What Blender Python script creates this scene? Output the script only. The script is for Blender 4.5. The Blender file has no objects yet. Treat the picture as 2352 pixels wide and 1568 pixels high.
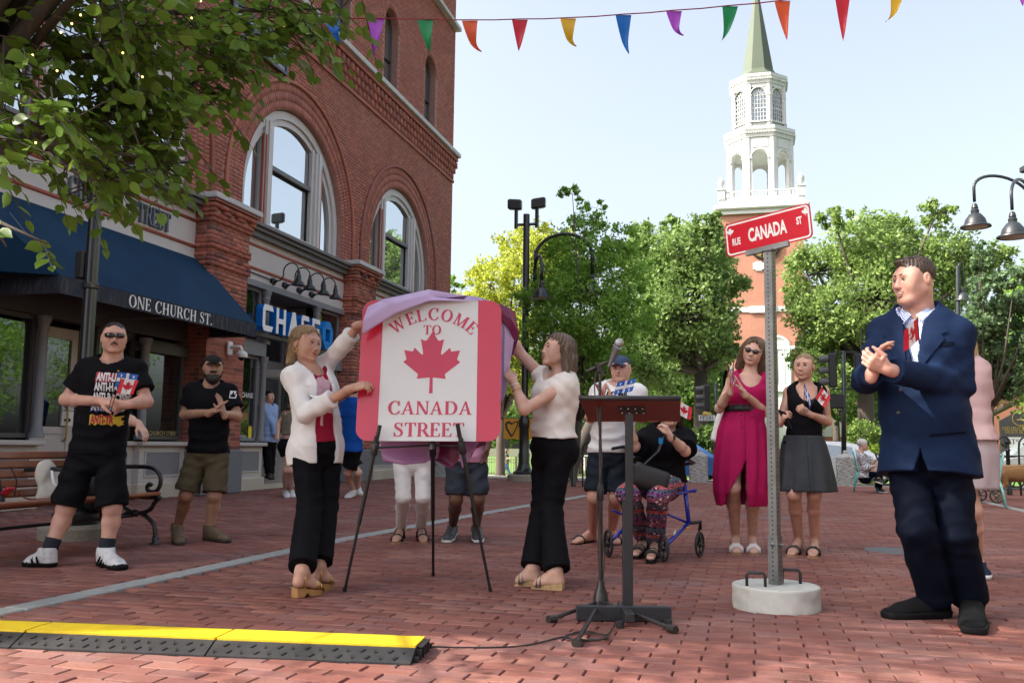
import bpy,bmesh,math,random
import numpy as np
from mathutils import Vector,Matrix
from mathutils.bvhtree import BVHTree
R=math.radians
rnd=random.Random(7)
SC=bpy.context.scene
COL=SC.collection
# --------- camera
FPX,YH,ROLL,CAMZ=2080.0,1022.0,R(0.7),0.9
PITCH=math.atan((YH-784)/FPX)
Fv=np.array([0,math.cos(PITCH),math.sin(PITCH)])
R0=np.array([1.0,0,0]); U0=np.array([0,-math.sin(PITCH),math.cos(PITCH)])
Rv=math.cos(ROLL)*R0+math.sin(ROLL)*U0
Uv=math.cos(ROLL)*U0-math.sin(ROLL)*R0
CAM=np.array([0,0,CAMZ])
cam=bpy.data.objects.new('camera',bpy.data.cameras.new('camera'))
COL.objects.link(cam)
cam.data.sensor_width=36.0
cam.data.lens=36.0*FPX/2352.0
cam.data.clip_start=0.1; cam.data.clip_end=2000
M=Matrix.Identity(4)
for i in range(3):
 M[i][0]=Rv[i]; M[i][1]=Uv[i]; M[i][2]=-Fv[i]; M[i][3]=CAM[i]
cam.matrix_world=M
SC.camera=cam
# --------- sky, sun, exposure
SUN_EL,SUN_AZ=R(42),math.atan2(-0.985,-0.174)
w=bpy.data.worlds.new('World'); SC.world=w; w.use_nodes=True
nt=w.node_tree; nt.nodes.clear()
sky=nt.nodes.new('ShaderNodeTexSky'); sky.sky_type='NISHITA'; sky.sun_disc=False
sky.sun_elevation=SUN_EL; sky.sun_rotation=SUN_AZ%(2*math.pi)
sky.air_density=1.0; sky.dust_density=6.5; sky.ozone_density=1.2; sky.altitude=50
bg=nt.nodes.new('ShaderNodeBackground'); bg.inputs[1].default_value=0.15
wo=nt.nodes.new('ShaderNodeOutputWorld')
tint=nt.nodes.new('ShaderNodeVectorMath'); tint.operation='MULTIPLY'; tint.inputs[1].default_value=(1.0,1.0,1.0)
hz=nt.nodes.new('ShaderNodeHueSaturation'); hz.inputs['Saturation'].default_value=.6
nt.links.new(sky.outputs[0],hz.inputs['Color']); nt.links.new(hz.outputs[0],tint.inputs[0]); nt.links.new(tint.outputs[0],bg.inputs[0]); nt.links.new(bg.outputs[0],wo.inputs[0])
sl=bpy.data.lights.new('sun','SUN'); sl.energy=2.9; sl.angle=R(0.53); sl.color=(1,.93,.82)
sun=bpy.data.objects.new('sun',sl); COL.objects.link(sun)
sd=Vector((math.sin(SUN_AZ)*math.cos(SUN_EL),math.cos(SUN_AZ)*math.cos(SUN_EL),math.sin(SUN_EL)))
sun.rotation_euler=(sd).to_track_quat('Z','Y').to_euler()
SC.view_settings.view_transform='Standard'
SC.view_settings.look='None'
SC.view_settings.gamma=1
SC.view_settings.use_curve_mapping=False
SC.view_settings.exposure=1.45
SC.cycles.max_bounces=6
SC.cycles.diffuse_bounces=3
SC.cycles.glossy_bounces=3
SC.cycles.transmission_bounces=4
SC.cycles.transparent_max_bounces=8
SC.cycles.use_denoising=True
SC.cycles.caustics_reflective=False; SC.cycles.caustics_refractive=False
# --------- placing
def ray(px,py):
 return Fv*FPX+Rv*(px-1176)+Uv*(784-py)
def at(px,py,Y):
 r=ray(px,py); return CAM+r*(Y/r[1])
def gnd(px,py,z=0.0):
 r=ray(px,py); return CAM+r*((z-CAMZ)/r[2])
YAW=R(14.8)
FD=np.array([math.sin(YAW),math.cos(YAW),0]); FN=np.array([FD[1],-FD[0],0]); FDIST=-9.168
UP=np.array([0,0,1.0]); TOWARDV=np.array([0,-1.0,0])
def fc(s,z,n=0.0):
 return FD*s+FN*(FDIST+n)+np.array([0,0,z])
def fpx(px,py,n=0.0):
 r=ray(px,py); t=(FDIST+n)/np.dot(r,FN); P=CAM+r*t
 return float(np.dot(P,FD)),float(P[2])
def gz(Y):
 if Y<23.8:return 0.0
 if Y<55:return -(Y-23.8)*0.029
 return -0.905
def nrm(v):
 v=np.asarray(v,float); return v/(np.linalg.norm(v)+1e-12)
# --------- materials
def mat(name,col,rough=.6,var=.12,scale=8.0,bump=0.0,bscale=120.0,metal=0.0,spec=.5,island=0.0,coord='Object',stretch=None,dirt=0.0,dirtcol=(.05,.045,.04),trans=0.0,sss=0.0,dscale=2.0,coat=0.0,bdist=.004):
 m=bpy.data.materials.new(name); m.use_nodes=True
 t=m.node_tree; n=t.nodes; L=t.links
 b=n['Principled BSDF']
 b.inputs['Roughness'].default_value=rough; b.inputs['Metallic'].default_value=metal
 b.inputs['Specular IOR Level'].default_value=spec
 if coat:b.inputs['Coat Weight'].default_value=coat; b.inputs['Coat Roughness'].default_value=.08
 tc=n.new('ShaderNodeTexCoord'); src=tc.outputs[coord]
 if stretch:
  mp=n.new('ShaderNodeMapping'); mp.inputs['Scale'].default_value=stretch
  L.new(src,mp.inputs[0]); src=mp.outputs[0]
 rgb=n.new('ShaderNodeRGB'); rgb.outputs[0].default_value=(*col,1); out=rgb.outputs[0]
 def scaleval(color,fac,lo,hi):
  mr=n.new('ShaderNodeMapRange'); mr.inputs[3].default_value=lo; mr.inputs[4].default_value=hi
  L.new(fac,mr.inputs[0])
  mx=n.new('ShaderNodeVectorMath'); mx.operation='SCALE'
  L.new(color,mx.inputs[0]); L.new(mr.outputs[0],mx.inputs['Scale']); return mx.outputs[0]
 if var:
  nz=n.new('ShaderNodeTexNoise'); nz.inputs['Scale'].default_value=scale; nz.inputs['Detail'].default_value=4
  L.new(src,nz.inputs['Vector']); out=scaleval(out,nz.outputs[0],1-1.6*var,1+1.6*var)
 if island:
  ge=n.new('ShaderNodeNewGeometry'); oi=n.new('ShaderNodeObjectInfo')
  ad=n.new('ShaderNodeMath'); ad.operation='ADD'; L.new(ge.outputs['Random Per Island'],ad.inputs[0]); L.new(oi.outputs['Random'],ad.inputs[1])
  fr=n.new('ShaderNodeMath'); fr.operation='FRACT'; L.new(ad.outputs[0],fr.inputs[0])
  out=scaleval(out,fr.outputs[0],1-island,1+island)
 if dirt:
  nz=n.new('ShaderNodeTexNoise'); nz.inputs['Scale'].default_value=dscale; nz.inputs['Detail'].default_value=6; nz.inputs['Roughness'].default_value=.65
  L.new(src,nz.inputs['Vector'])
  mr=n.new('ShaderNodeMapRange'); mr.inputs[1].default_value=.48; mr.inputs[2].default_value=.75; mr.inputs[4].default_value=dirt
  L.new(nz.outputs[0],mr.inputs[0])
  mx=n.new('ShaderNodeMix'); mx.data_type='RGBA'; L.new(mr.outputs[0],mx.inputs[0]); L.new(out,mx.inputs[6]); mx.inputs[7].default_value=(*dirtcol,1); out=mx.outputs[2]
 L.new(out,b.inputs['Base Color'])
 if bump:
  nz=n.new('ShaderNodeTexNoise'); nz.inputs['Scale'].default_value=bscale; nz.inputs['Detail'].default_value=3
  L.new(src,nz.inputs['Vector'])
  bp=n.new('ShaderNodeBump'); bp.inputs['Strength'].default_value=bump; bp.inputs['Distance'].default_value=bdist
  L.new(nz.outputs[0],bp.inputs['Height']); L.new(bp.outputs[0],b.inputs['Normal'])
 if sss:
  b.inputs['Subsurface Weight'].default_value=sss; b.inputs['Subsurface Radius'].default_value=(.012,.004,.002); b.inputs['Subsurface Scale'].default_value=1
 if trans:
  tr=n.new('ShaderNodeBsdfTranslucent'); L.new(out,tr.inputs[0])
  ms=n.new('ShaderNodeMixShader'); ms.inputs[0].default_value=trans
  L.new(b.outputs[0],ms.inputs[1]); L.new(tr.outputs[0],ms.inputs[2]); L.new(ms.outputs[0],n['Material Output'].inputs[0])
 return m
def glass_mat(name,tint=(.02,.025,.025),refl=.35,clear=.5):
 "window pane: mirror reflection by fresnel over a partly clear sheet"
 m=bpy.data.materials.new(name); m.use_nodes=True
 t=m.node_tree; n=t.nodes; L=t.links; n.remove(n['Principled BSDF'])
 gl=n.new('ShaderNodeBsdfGlossy'); gl.inputs['Roughness'].default_value=.02; gl.inputs[0].default_value=(.9,.95,.95,1)
 tr=n.new('ShaderNodeBsdfTransparent'); tr.inputs[0].default_value=(.75,.8,.78,1)
 df=n.new('ShaderNodeBsdfDiffuse'); df.inputs[0].default_value=(*tint,1)
 m1=n.new('ShaderNodeMixShader'); m1.inputs[0].default_value=clear
 L.new(df.outputs[0],m1.inputs[1]); L.new(tr.outputs[0],m1.inputs[2])
 fr=n.new('ShaderNodeFresnel'); fr.inputs[0].default_value=1.5
 mr=n.new('ShaderNodeMapRange'); mr.inputs[3].default_value=refl; mr.inputs[4].default_value=1
 L.new(fr.outputs[0],mr.inputs[0])
 tcn=n.new('ShaderNodeTexCoord'); nz=n.new('ShaderNodeTexNoise'); nz.inputs['Scale'].default_value=.9; nz.inputs['Detail'].default_value=1
 bp=n.new('ShaderNodeBump'); bp.inputs['Strength'].default_value=.05; bp.inputs['Distance'].default_value=.05
 L.new(tcn.outputs['Object'],nz.inputs['Vector']); L.new(nz.outputs[0],bp.inputs['Height']); L.new(bp.outputs[0],gl.inputs['Normal'])
 m2=n.new('ShaderNodeMixShader'); L.new(mr.outputs[0],m2.inputs[0]); L.new(m1.outputs[0],m2.inputs[1]); L.new(gl.outputs[0],m2.inputs[2])
 L.new(m2.outputs[0],n['Material Output'].inputs[0])
 return m
# --------- mesh building
class MB:
 def __init__(s):s.v=[]; s.f=[]; s.m=[]; s.mi=0
 def add(s,verts,faces):
  o=len(s.v); s.v.extend([tuple(map(float,p))for p in verts])
  s.f.extend([tuple(i+o for i in f)for f in faces]); s.m.extend([s.mi]*len(faces)); return s
 def hexa(s,P):
  return s.add(P,[(3,2,1,0),(4,5,6,7),(0,1,5,4),(1,2,6,5),(2,3,7,6),(3,0,4,7)])
 def box(s,c,size,ax=None):
  c=np.asarray(c,float); ax=np.eye(3)if ax is None else np.asarray(ax,float)
  h=np.asarray(size,float)/2
  return s.hexa([c+ax[0]*h[0]*a+ax[1]*h[1]*b+ax[2]*h[2]*d for d in (-1,1)for a,b in ((-1,-1),(1,-1),(1,1),(-1,1))])
 def bbox(s,c,size,ax=None,bev=.01):
  c=np.asarray(c,float); ax=np.eye(3)if ax is None else np.asarray(ax,float)
  h=np.asarray(size,float)/2; bev=min(bev,min(h)*.9)
  ring=[(-1,-1),(1,-1),(1,1),(-1,1)]
  def layer(z,ins):
   x,y=h[0]-ins,h[1]-ins; o=[]
   for a,b in ring:
    cx,cy=a*x,b*y
    if a*b>0:o+=[(cx,cy-b*bev),(cx-a*bev,cy)]
    else:o+=[(cx-a*bev,cy),(cx,cy-b*bev)]
   return [c+ax[0]*p[0]+ax[1]*p[1]+ax[2]*z for p in o]
  Ls=[layer(-h[2],bev),layer(-h[2]+bev,0),layer(h[2]-bev,0),layer(h[2],bev)]
  return s.loft(Ls,cap=True)
 def loft(s,rings,cap=True,closed=True):
  o=[]; n=len(rings[0]); F=[]
  for r in rings:o.extend(r)
  for i in range(len(rings)-1):
   for j in range(n if closed else n-1):
    k=(j+1)%n
    F.append((i*n+j,i*n+k,(i+1)*n+k,(i+1)*n+j))
  if cap and closed:
   F.append(tuple(range(n-1,-1,-1))); b=(len(rings)-1)*n; F.append(tuple(range(b,b+n)))
  return s.add(o,F)
 def tube(s,pts,r,n=8,cap=True,flat=1.0,up=None):
  pts=[np.asarray(p,float)for p in pts]
  rr=r if hasattr(r,'__len__')else [r]*len(pts)
  rings=[]; prev=None
  for i,p in enumerate(pts):
   t=nrm(pts[min(i+1,len(pts)-1)]-pts[max(i-1,0)])
   if prev is None:
    u=np.cross(t,(0,0,1.0)if up is None else up)
    if np.linalg.norm(u)<.05:u=np.cross(t,(1.0,0,0))
   else:u=prev-t*np.dot(prev,t)
   u=nrm(u); prev=u; v=np.cross(t,u)
   rings.append([p+(u*math.cos(a)+v*math.sin(a)*flat)*rr[i]for a in [2*math.pi*k/n for k in range(n)]])
  return s.loft(rings,cap)
 def lathe(s,base,prof,n=16,ax=(0,0,1)):
  base=np.asarray(base,float); w_=nrm(ax); u=np.cross(w_,(1,0,0))
  if np.linalg.norm(u)<.05:u=np.cross(w_,(0,1,0))
  u=nrm(u); v=np.cross(w_,u)
  return s.loft([[base+w_*z+(u*math.cos(a)+v*math.sin(a))*max(r,1e-4)for a in [2*math.pi*k/n for k in range(n)]]for r,z in prof])
 def prism(s,poly,o,u,v,w_,d0,d1):
  "poly 2D (ccw) in frame o,u,v extruded along w_ from d0 to d1"
  o,u,v,w_=[np.asarray(q,float)for q in (o,u,v,w_)]
  n=len(poly)
  A=[o+u*a+v*b+w_*d0 for a,b in poly]; B=[o+u*a+v*b+w_*d1 for a,b in poly]
  return s.add(A+B,[tuple(range(n-1,-1,-1)),tuple(range(n,2*n))]+[(i,(i+1)%n,n+(i+1)%n,n+i)for i in range(n)])
 def sphere(s,c,r,n=10,m=7,ax=None):
  c=np.asarray(c,float); r=(r,r,r)if not hasattr(r,'__len__')else r
  ax=np.eye(3)if ax is None else np.asarray(ax,float)
  rings=[]
  for i in range(m+1):
   ph=math.pi*i/m; sr=max(math.sin(ph),.004)
   rings.append([c+ax[0]*r[0]*sr*math.cos(a)+ax[1]*r[1]*sr*math.sin(a)-ax[2]*r[2]*math.cos(ph)for a in [2*math.pi*k/n for k in range(n)]])
  return s.loft(rings)
 def obj(s,name,mats,parent=None,smooth=False,recalc=False):
  me=bpy.data.meshes.new(name)
  V=np.array(s.v,float)
  if parent is not None:V=V-woff(parent)
  me.from_pydata(V.tolist(),[],s.f)
  mats=mats if isinstance(mats,(list,tuple))else [mats]
  for m in mats:me.materials.append(m)
  if len(mats)>1:me.polygons.foreach_set('material_index',s.m)
  if recalc:
   bm=bmesh.new(); bm.from_mesh(me); bmesh.ops.recalc_face_normals(bm,faces=bm.faces); bm.to_mesh(me); bm.free()
  return link(name,me,parent,smooth)
def woff(o):
 v=np.zeros(3)
 while o is not None:v+=np.array(o.location); o=o.parent
 return v
def link(name,me,parent=None,smooth=False):
 if smooth:
  me.shade_smooth()if smooth is True else (me.shade_smooth(),me.set_sharp_from_angle(angle=R(smooth)))
 me.update()
 o=bpy.data.objects.new(name,me); COL.objects.link(o)
 if parent is not None:o.parent=parent
 return o
def tag(o,label=None,cat=None,group=None,kind=None):
 if label:o['label']=label
 if cat:o['category']=cat
 if group:o['group']=group
 if kind:o['kind']=kind
 return o
def thing(name,label,cat,loc=(0,0,0),group=None):
 o=bpy.data.objects.new(name,None); COL.objects.link(o); o.location=tuple(map(float,loc)); o.empty_display_size=.1
 return tag(o,label,cat,group)
def copy_tree(o,parent=None,label=None):
 c=o.copy(); COL.objects.link(c)
 if parent is not None:c.parent=parent
 if label:c['label']=label
 for ch in list(o.children):copy_tree(ch,c)
 return c
def np_mesh(name,V,F,mats,parent=None,smooth=False):
 "V (n,3), F (m,k) arrays with equal k"
 me=bpy.data.meshes.new(name); V=np.asarray(V,np.float32); F=np.asarray(F,np.int32)
 if parent is not None:V=V-woff(parent).astype(np.float32)
 m,k=F.shape
 me.vertices.add(len(V)); me.vertices.foreach_set('co',V.ravel())
 me.loops.add(m*k); me.loops.foreach_set('vertex_index',F.ravel())
 me.polygons.add(m); me.polygons.foreach_set('loop_start',np.arange(0,m*k,k,dtype=np.int32))
 for q in (mats if isinstance(mats,(list,tuple))else [mats]):me.materials.append(q)
 me.update(calc_edges=True); me.validate()
 return link(name,me,parent,smooth)
def boxes_mesh(name,C,H,A,mats,parent=None,faces=(1,2,3,4,5)):
 "many boxes: centres C (n,3), half sizes H (n,3), axes A (n,3,3) or (3,3)"
 C=np.asarray(C,float); H=np.asarray(H,float); n=len(C)
 A=np.broadcast_to(np.asarray(A,float),(n,3,3)); sg=np.array([(a,b,d)for d in (-1,1)for a,b in ((-1,-1),(1,-1),(1,1),(-1,1))],float)
 V=C[:,None,:]+np.einsum('ks,ns,nsj->nkj',sg,H,A)
 Fq=np.array([(3,2,1,0),(4,5,6,7),(0,1,5,4),(1,2,6,5),(2,3,7,6),(3,0,4,7)])[list(faces)]
 F=(np.arange(n)*8)[:,None,None]+Fq[None]
 return np_mesh(name,V.reshape(-1,3),F.reshape(-1,4),mats,parent)
def outline_fill(loops,thick_dir,depth,name,mats,parent=None,smooth=False):
 "polygon with holes (list of 3D loops), filled and extruded"
 bm=bmesh.new(); es=[]
 off=woff(parent)if parent is not None else np.zeros(3)
 for lp in loops:
  vs=[bm.verts.new(tuple(np.asarray(p)-off))for p in lp]
  es+=[bm.edges.new((vs[i],vs[(i+1)%len(vs)]))for i in range(len(vs))]
 g=bmesh.ops.triangle_fill(bm,use_beauty=True,use_dissolve=False,edges=es)
 fs=[f for f in bm.faces]
 if depth:
  ex=bmesh.ops.extrude_face_region(bm,geom=fs)
  bmesh.ops.translate(bm,vec=Vector(np.asarray(thick_dir)*depth),verts=[x for x in ex['geom']if isinstance(x,bmesh.types.BMVert)])
 bmesh.ops.recalc_face_normals(bm,faces=bm.faces)
 me=bpy.data.meshes.new(name); bm.to_mesh(me); bm.free()
 for q in (mats if isinstance(mats,(list,tuple))else [mats]):me.materials.append(q)
 return link(name,me,parent,smooth)
# --------- lettering
def _rect(x0,y0,x1,y1):return [(x0,y0),(x1,y0),(x1,y1),(x0,y1)]
def _bar(p,q,w0,w1=None):
 w1=w0 if w1 is None else w1
 dx,dy=q[0]-p[0],q[1]-p[1]
 return [(p[0]-w0/2,p[1]),(p[0]+w0/2,p[1]),(q[0]+w1/2,q[1]),(q[0]-w1/2,q[1])]if dy>0 else [(q[0]-w1/2,q[1]),(q[0]+w1/2,q[1]),(p[0]+w0/2,p[1]),(p[0]-w0/2,p[1])]
def _ser(x,y,w,up):
 h=.045
 return [(x-w,y),(x+w,y),(x+w,y+.02),(x+w*.45,y+h+.02),(x-w*.45,y+h+.02),(x-w,y+.02)]if up else [(x-w,y-.02),(x-w*.45,y-h-.02),(x+w*.45,y-h-.02),(x+w,y-.02),(x+w,y),(x-w,y)]
def _arc(cx,cy,rx,ry,ix,iy,a0,a1,n=18,icx=None):
 icx=cx if icx is None else icx
 out=[]
 for i in range(n):
  A,B=R(a0+(a1-a0)*i/n),R(a0+(a1-a0)*(i+1)/n)
  f=lambda X,rx_,ry_,t:(X+rx_*math.cos(t),cy+ry_*math.sin(t))
  out.append([f(icx,ix,iy,A),f(cx,rx,ry,A),f(cx,rx,ry,B),f(icx,ix,iy,B)])
 return out
def serif_glyph(c):
 T,t=.17,.06
 if c=='I':return .34,[_rect(.085,0,.255,1),_ser(.17,0,.17,1),_ser(.17,1,.17,0)]
 if c in 'LEFT':
  if c=='T':return .80,[_rect(.315,0,.485,1),_ser(.4,0,.18,1),_rect(.03,.945,.77,1),[(.03,.74),(.06,.74),(.13,.96),(.03,.96)],[(.74,.74),(.77,.74),(.77,.96),(.67,.96)]]
  g=[_rect(.08,0,.25,1),_ser(.165,0,.16,1),_ser(.165,1,.16,0),_rect(.1,0,.66,.055),[(.58,.04),(.67,.04),(.70,.25),(.67,.25)]]
  if c=='E':g+=[_rect(.1,.945,.62,1),[(.61,.77),(.64,.77),(.64,.96),(.54,.96)],_rect(.2,.485,.48,.54),[(.46,.40),(.49,.40),(.49,.63),(.46,.63),(.42,.512)]]
  return .74,g
 if c=='H':return .92,[_rect(.1,0,.27,1),_rect(.65,0,.82,1),_rect(.2,.47,.7,.53)]+[_ser(x,y,.16,y==0)for x in (.185,.735)for y in (0,1)]
 if c=='N':return .92,[_rect(.11,0,.17,1),_rect(.75,0,.81,1),[(.66,0),(.81,0),(.24,1),(.06,1)],_ser(.14,0,.13,1),_ser(.78,1,.13,0)]
 if c=='M':return 1.1,[_rect(.12,0,.18,1),_rect(.83,0,1.0,1),[(.46,0),(.55,0),(.28,1),(.1,1)],[(.5,0),(.56,0),(.93,1),(.86,1)],_ser(.15,0,.13,1),_ser(.915,0,.15,1),_rect(.04,.95,.2,1),_rect(.88,.95,1.06,1)]
 if c=='A':return .92,[[(.06,0),(.13,0),(.48,.95),(.44,1)],[(.62,0),(.80,0),(.50,1),(.41,1)],_rect(.22,.3,.66,.355),_ser(.1,0,.13,1),_ser(.73,0,.17,1)]
 if c=='W':return 1.28,[[(.34,0),(.40,0),(.25,1),(.07,1)],[(.34,0),(.40,0),(.66,.98),(.60,.98)],[(.80,0),(.86,0),(.73,1),(.55,1)],[(.80,0),(.86,0),(1.15,1),(1.09,1)],_ser(.16,1,.16,0),_ser(.64,1,.16,0),_ser(1.12,1,.13,0)]
 if c=='V':return .92,[[(.42,0),(.50,0),(.26,1),(.08,1)],[(.42,0),(.50,0),(.82,1),(.76,1)],_ser(.17,1,.16,0),_ser(.79,1,.13,0)]
 if c=='Y':return .86,[_rect(.34,0,.51,.45),_ser(.425,0,.16,1),[(.34,.42),(.51,.42),(.25,1),(.06,1)],[(.42,.42),(.5,.42),(.78,1),(.72,1)],_ser(.15,1,.15,0),_ser(.75,1,.12,0)]
 if c=='K':return .86,[_rect(.1,0,.27,1),_ser(.185,0,.16,1),_ser(.185,1,.16,0),[(.22,.42),(.30,.42),(.72,1),(.64,1)],[(.60,0),(.82,0),(.44,.6),(.34,.5)]]
 if c=='O':return .98,_arc(.49,.5,.44,.515,.27,.46,0,360,32)
 if c=='C':return .90,_arc(.49,.5,.44,.515,.29,.46,42,318,26,icx=.52)+[[(.76,.66),(.79,.66),(.80,1.0),(.77,1.0),(.70,.86)],[(.79,.12),(.83,.26),(.80,.27),(.70,.10)]]
 if c=='D':return .94,[_rect(.1,0,.27,1),_ser(.185,0,.16,1),_ser(.185,1,.16,0),_rect(.2,0,.42,.055),_rect(.2,.945,.42,1)]+_arc(.42,.5,.46,.5,.29,.445,-90,90,18)
 if c in 'RPB':
  g=[_rect(.1,0,.27,1),_ser(.185,0,.16,1),_ser(.185,1,.16,0),_rect(.2,.945,.42,1),_rect(.2,.44,.42,.495)]+_arc(.42,.72,.30,.28,.15,.225,-90,90,14)
  if c=='R':g+=[[(.68,0),(.88,0),(.54,.48),(.36,.48)],_rect(.68,0,.9,.04)]
  if c=='B':g+=_arc(.44,.25,.32,.25,.15,.195,-90,90,14)+[_rect(.2,0,.44,.055)]
  return .86 if c=='R' else .78,g
 if c=='U':return .90,[_rect(.12,.3,.29,1),_rect(.69,.3,.75,1),_ser(.205,1,.16,0),_ser(.72,1,.13,0)]+_arc(.435,.3,.315,.315,.20,.255,180,360,16,icx=.49)
 if c=='S':
  P=[(.60,.78),(.55,.90),(.42,.965),(.28,.965),(.17,.88),(.15,.74),(.24,.62),(.40,.53),(.55,.43),(.62,.29),(.58,.14),(.46,.04),(.31,.03),(.17,.10),(.10,.24)]
  Wd=[.03,.05,.055,.07,.10,.13,.16,.18,.16,.13,.11,.075,.055,.05,.03]
  g=[]
  L_,R_=[],[]
  for i,p in enumerate(P):
   a,b=P[max(i-1,0)],P[min(i+1,len(P)-1)]; d=math.hypot(b[0]-a[0],b[1]-a[1]); n_=(-(b[1]-a[1])/d,(b[0]-a[0])/d)
   L_.append((p[0]+n_[0]*Wd[i]/2,p[1]+n_[1]*Wd[i]/2)); R_.append((p[0]-n_[0]*Wd[i]/2,p[1]-n_[1]*Wd[i]/2))
  for i in range(len(P)-1):g.append([L_[i],L_[i+1],R_[i+1],R_[i]][::-1])
  return .74,g+[[(.58,.70),(.62,.70),(.62,1.0),(.59,1.0),(.54,.88)],[(.08,.0),(.11,.0),(.16,.12),(.12,.31),(.08,.31)]]
 if c=='.':return .3,[[(.15+.085*math.cos(a),.08+.085*math.sin(a))for a in [2*math.pi*k/10 for k in range(10)]]]
 return .4,[]
def ccw(p):
 a=sum(p[i][0]*p[(i+1)%len(p)][1]-p[(i+1)%len(p)][0]*p[i][1]for i in range(len(p)))
 return p if a>0 else p[::-1]
def serif_width(txt,h,track=.06):return sum((serif_glyph(c)[0]+track)*h for c in txt)-track*h
def serif_text(mb,txt,o,u,v,w_,h,depth,wx=1.0,track=.06,center=True,d0=0.0,bold=0.0):
 o,u,v,w_=[np.asarray(q,float)for q in (o,u,v,w_)]
 x=-serif_width(txt,h,track)*wx/2 if center else 0
 for c in txt:
  W_,polys=serif_glyph(c)
  for j,dx in enumerate((0,-bold,bold)if bold else (0,)):
   for k,p in enumerate(polys):mb.prism(ccw([(a*h*wx,b*h)for a,b in p]),o+u*(x+dx*h),u,v,w_,d0,depth+k*.00012+j*.00005)
  x+=(W_+track)*h*wx
def serif_letters(nm,m,parent,txt,o,u,v,w_,h,depth,wx=1.0,track=.06,center=True,bold=0.0):
 "one object per raised letter"
 o,u=np.asarray(o,float),np.asarray(u,float); x=-serif_width(txt,h,track)*wx/2 if center else 0
 for c in txt:
  if c!=' ':q=MB(); serif_text(q,c,o+u*x,u,v,w_,h,depth,wx,track,False,0.0,bold); q.obj(nm,m,parent)
  x+=(serif_glyph(c)[0]+track)*h*wx
def sans_mesh(txt,size,bold=0.0,depth=0.002,xs=1.0,space=1.0,align='CENTER'):
 "built-in font to vertices/faces in its own plane (x right, y up)"
 cu=bpy.data.curves.new('txt','FONT'); cu.body=txt; cu.size=size; cu.offset=bold; cu.extrude=depth; cu.align_x=align; cu.align_y='CENTER'
 cu.resolution_u=3; cu.space_character=space
 o=bpy.data.objects.new('txt',cu); COL.objects.link(o)
 dg=bpy.context.evaluated_depsgraph_get(); me=bpy.data.meshes.new_from_object(o.evaluated_get(dg))
 V=np.array([tuple(q.co)for q in me.vertices]).reshape(-1,3); F=[tuple(p.vertices)for p in me.polygons]
 if len(V):V[:,0]*=xs
 bpy.data.objects.remove(o); bpy.data.curves.remove(cu); bpy.data.meshes.remove(me)
 return V,F
def sans_text(mb,txt,o,u,v,w_,size,bold=0.0,depth=.002,xs=1.0,space=1.0,align='CENTER'):
 V,F=sans_mesh(txt,size,bold,depth,xs,space,align)
 if not len(V):return
 o,u,v,w_=[np.asarray(q,float)for q in (o,u,v,w_)]
 mb.add(o+V[:,:1]*u+V[:,1:2]*v+V[:,2:3]*w_,F)
LEAF_R=[(0,1.0),(.115,.81),(.16,.80),(.245,.838),(.186,.545),(.19,.51),(.22,.51),(.37,.655),(.40,.573),(.43,.575),(.585,.6),(.53,.42),(.535,.395),(.595,.352),(.285,.104),(.28,.08),(.30,0.0),(.05,.027),(.03,.02),(.037,-.30)]
LEAF=LEAF_R+[(-x,y)for x,y in LEAF_R[::-1][:-1]]
LEAF=[(x,y-.35)for x,y in LEAF][::-1]
FLEUR=[(0,.5),(.12,.25),(.1,.05),(.2,.18),(.33,.16),(.36,0),(.28,-.1),(.1,-.12),(.16,-.4),(0,-.5)]
FLEUR=(FLEUR+[(-x,y)for x,y in FLEUR[::-1][1:-1]])[::-1]
def flat_poly(mb,poly,o,u,v,w_,s=1.0,d=.002,d0=0.0):
 "concave polygon, triangulated and extruded"
 from mathutils.geometry import tessellate_polygon
 tri=tessellate_polygon([[Vector((a,b,0))for a,b in poly]])
 o,u,v,w_=[np.asarray(q,float)for q in (o,u,v,w_)]
 n=len(poly)
 if d==.001 and d0==0:return mb.add([o+u*a*s+v*b*s for a,b in poly],[tuple(t)for t in tri])
 A=[o+u*a*s+v*b*s+w_*d0 for a,b in poly]; B=[o+u*a*s+v*b*s+w_*d for a,b in poly]
 mb.add(A+B,[tuple(t)for t in tri]+[tuple(i+n for i in t)for t in tri]+[(i,(i+1)%n,n+(i+1)%n,n+i)for i in range(n)])
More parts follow.
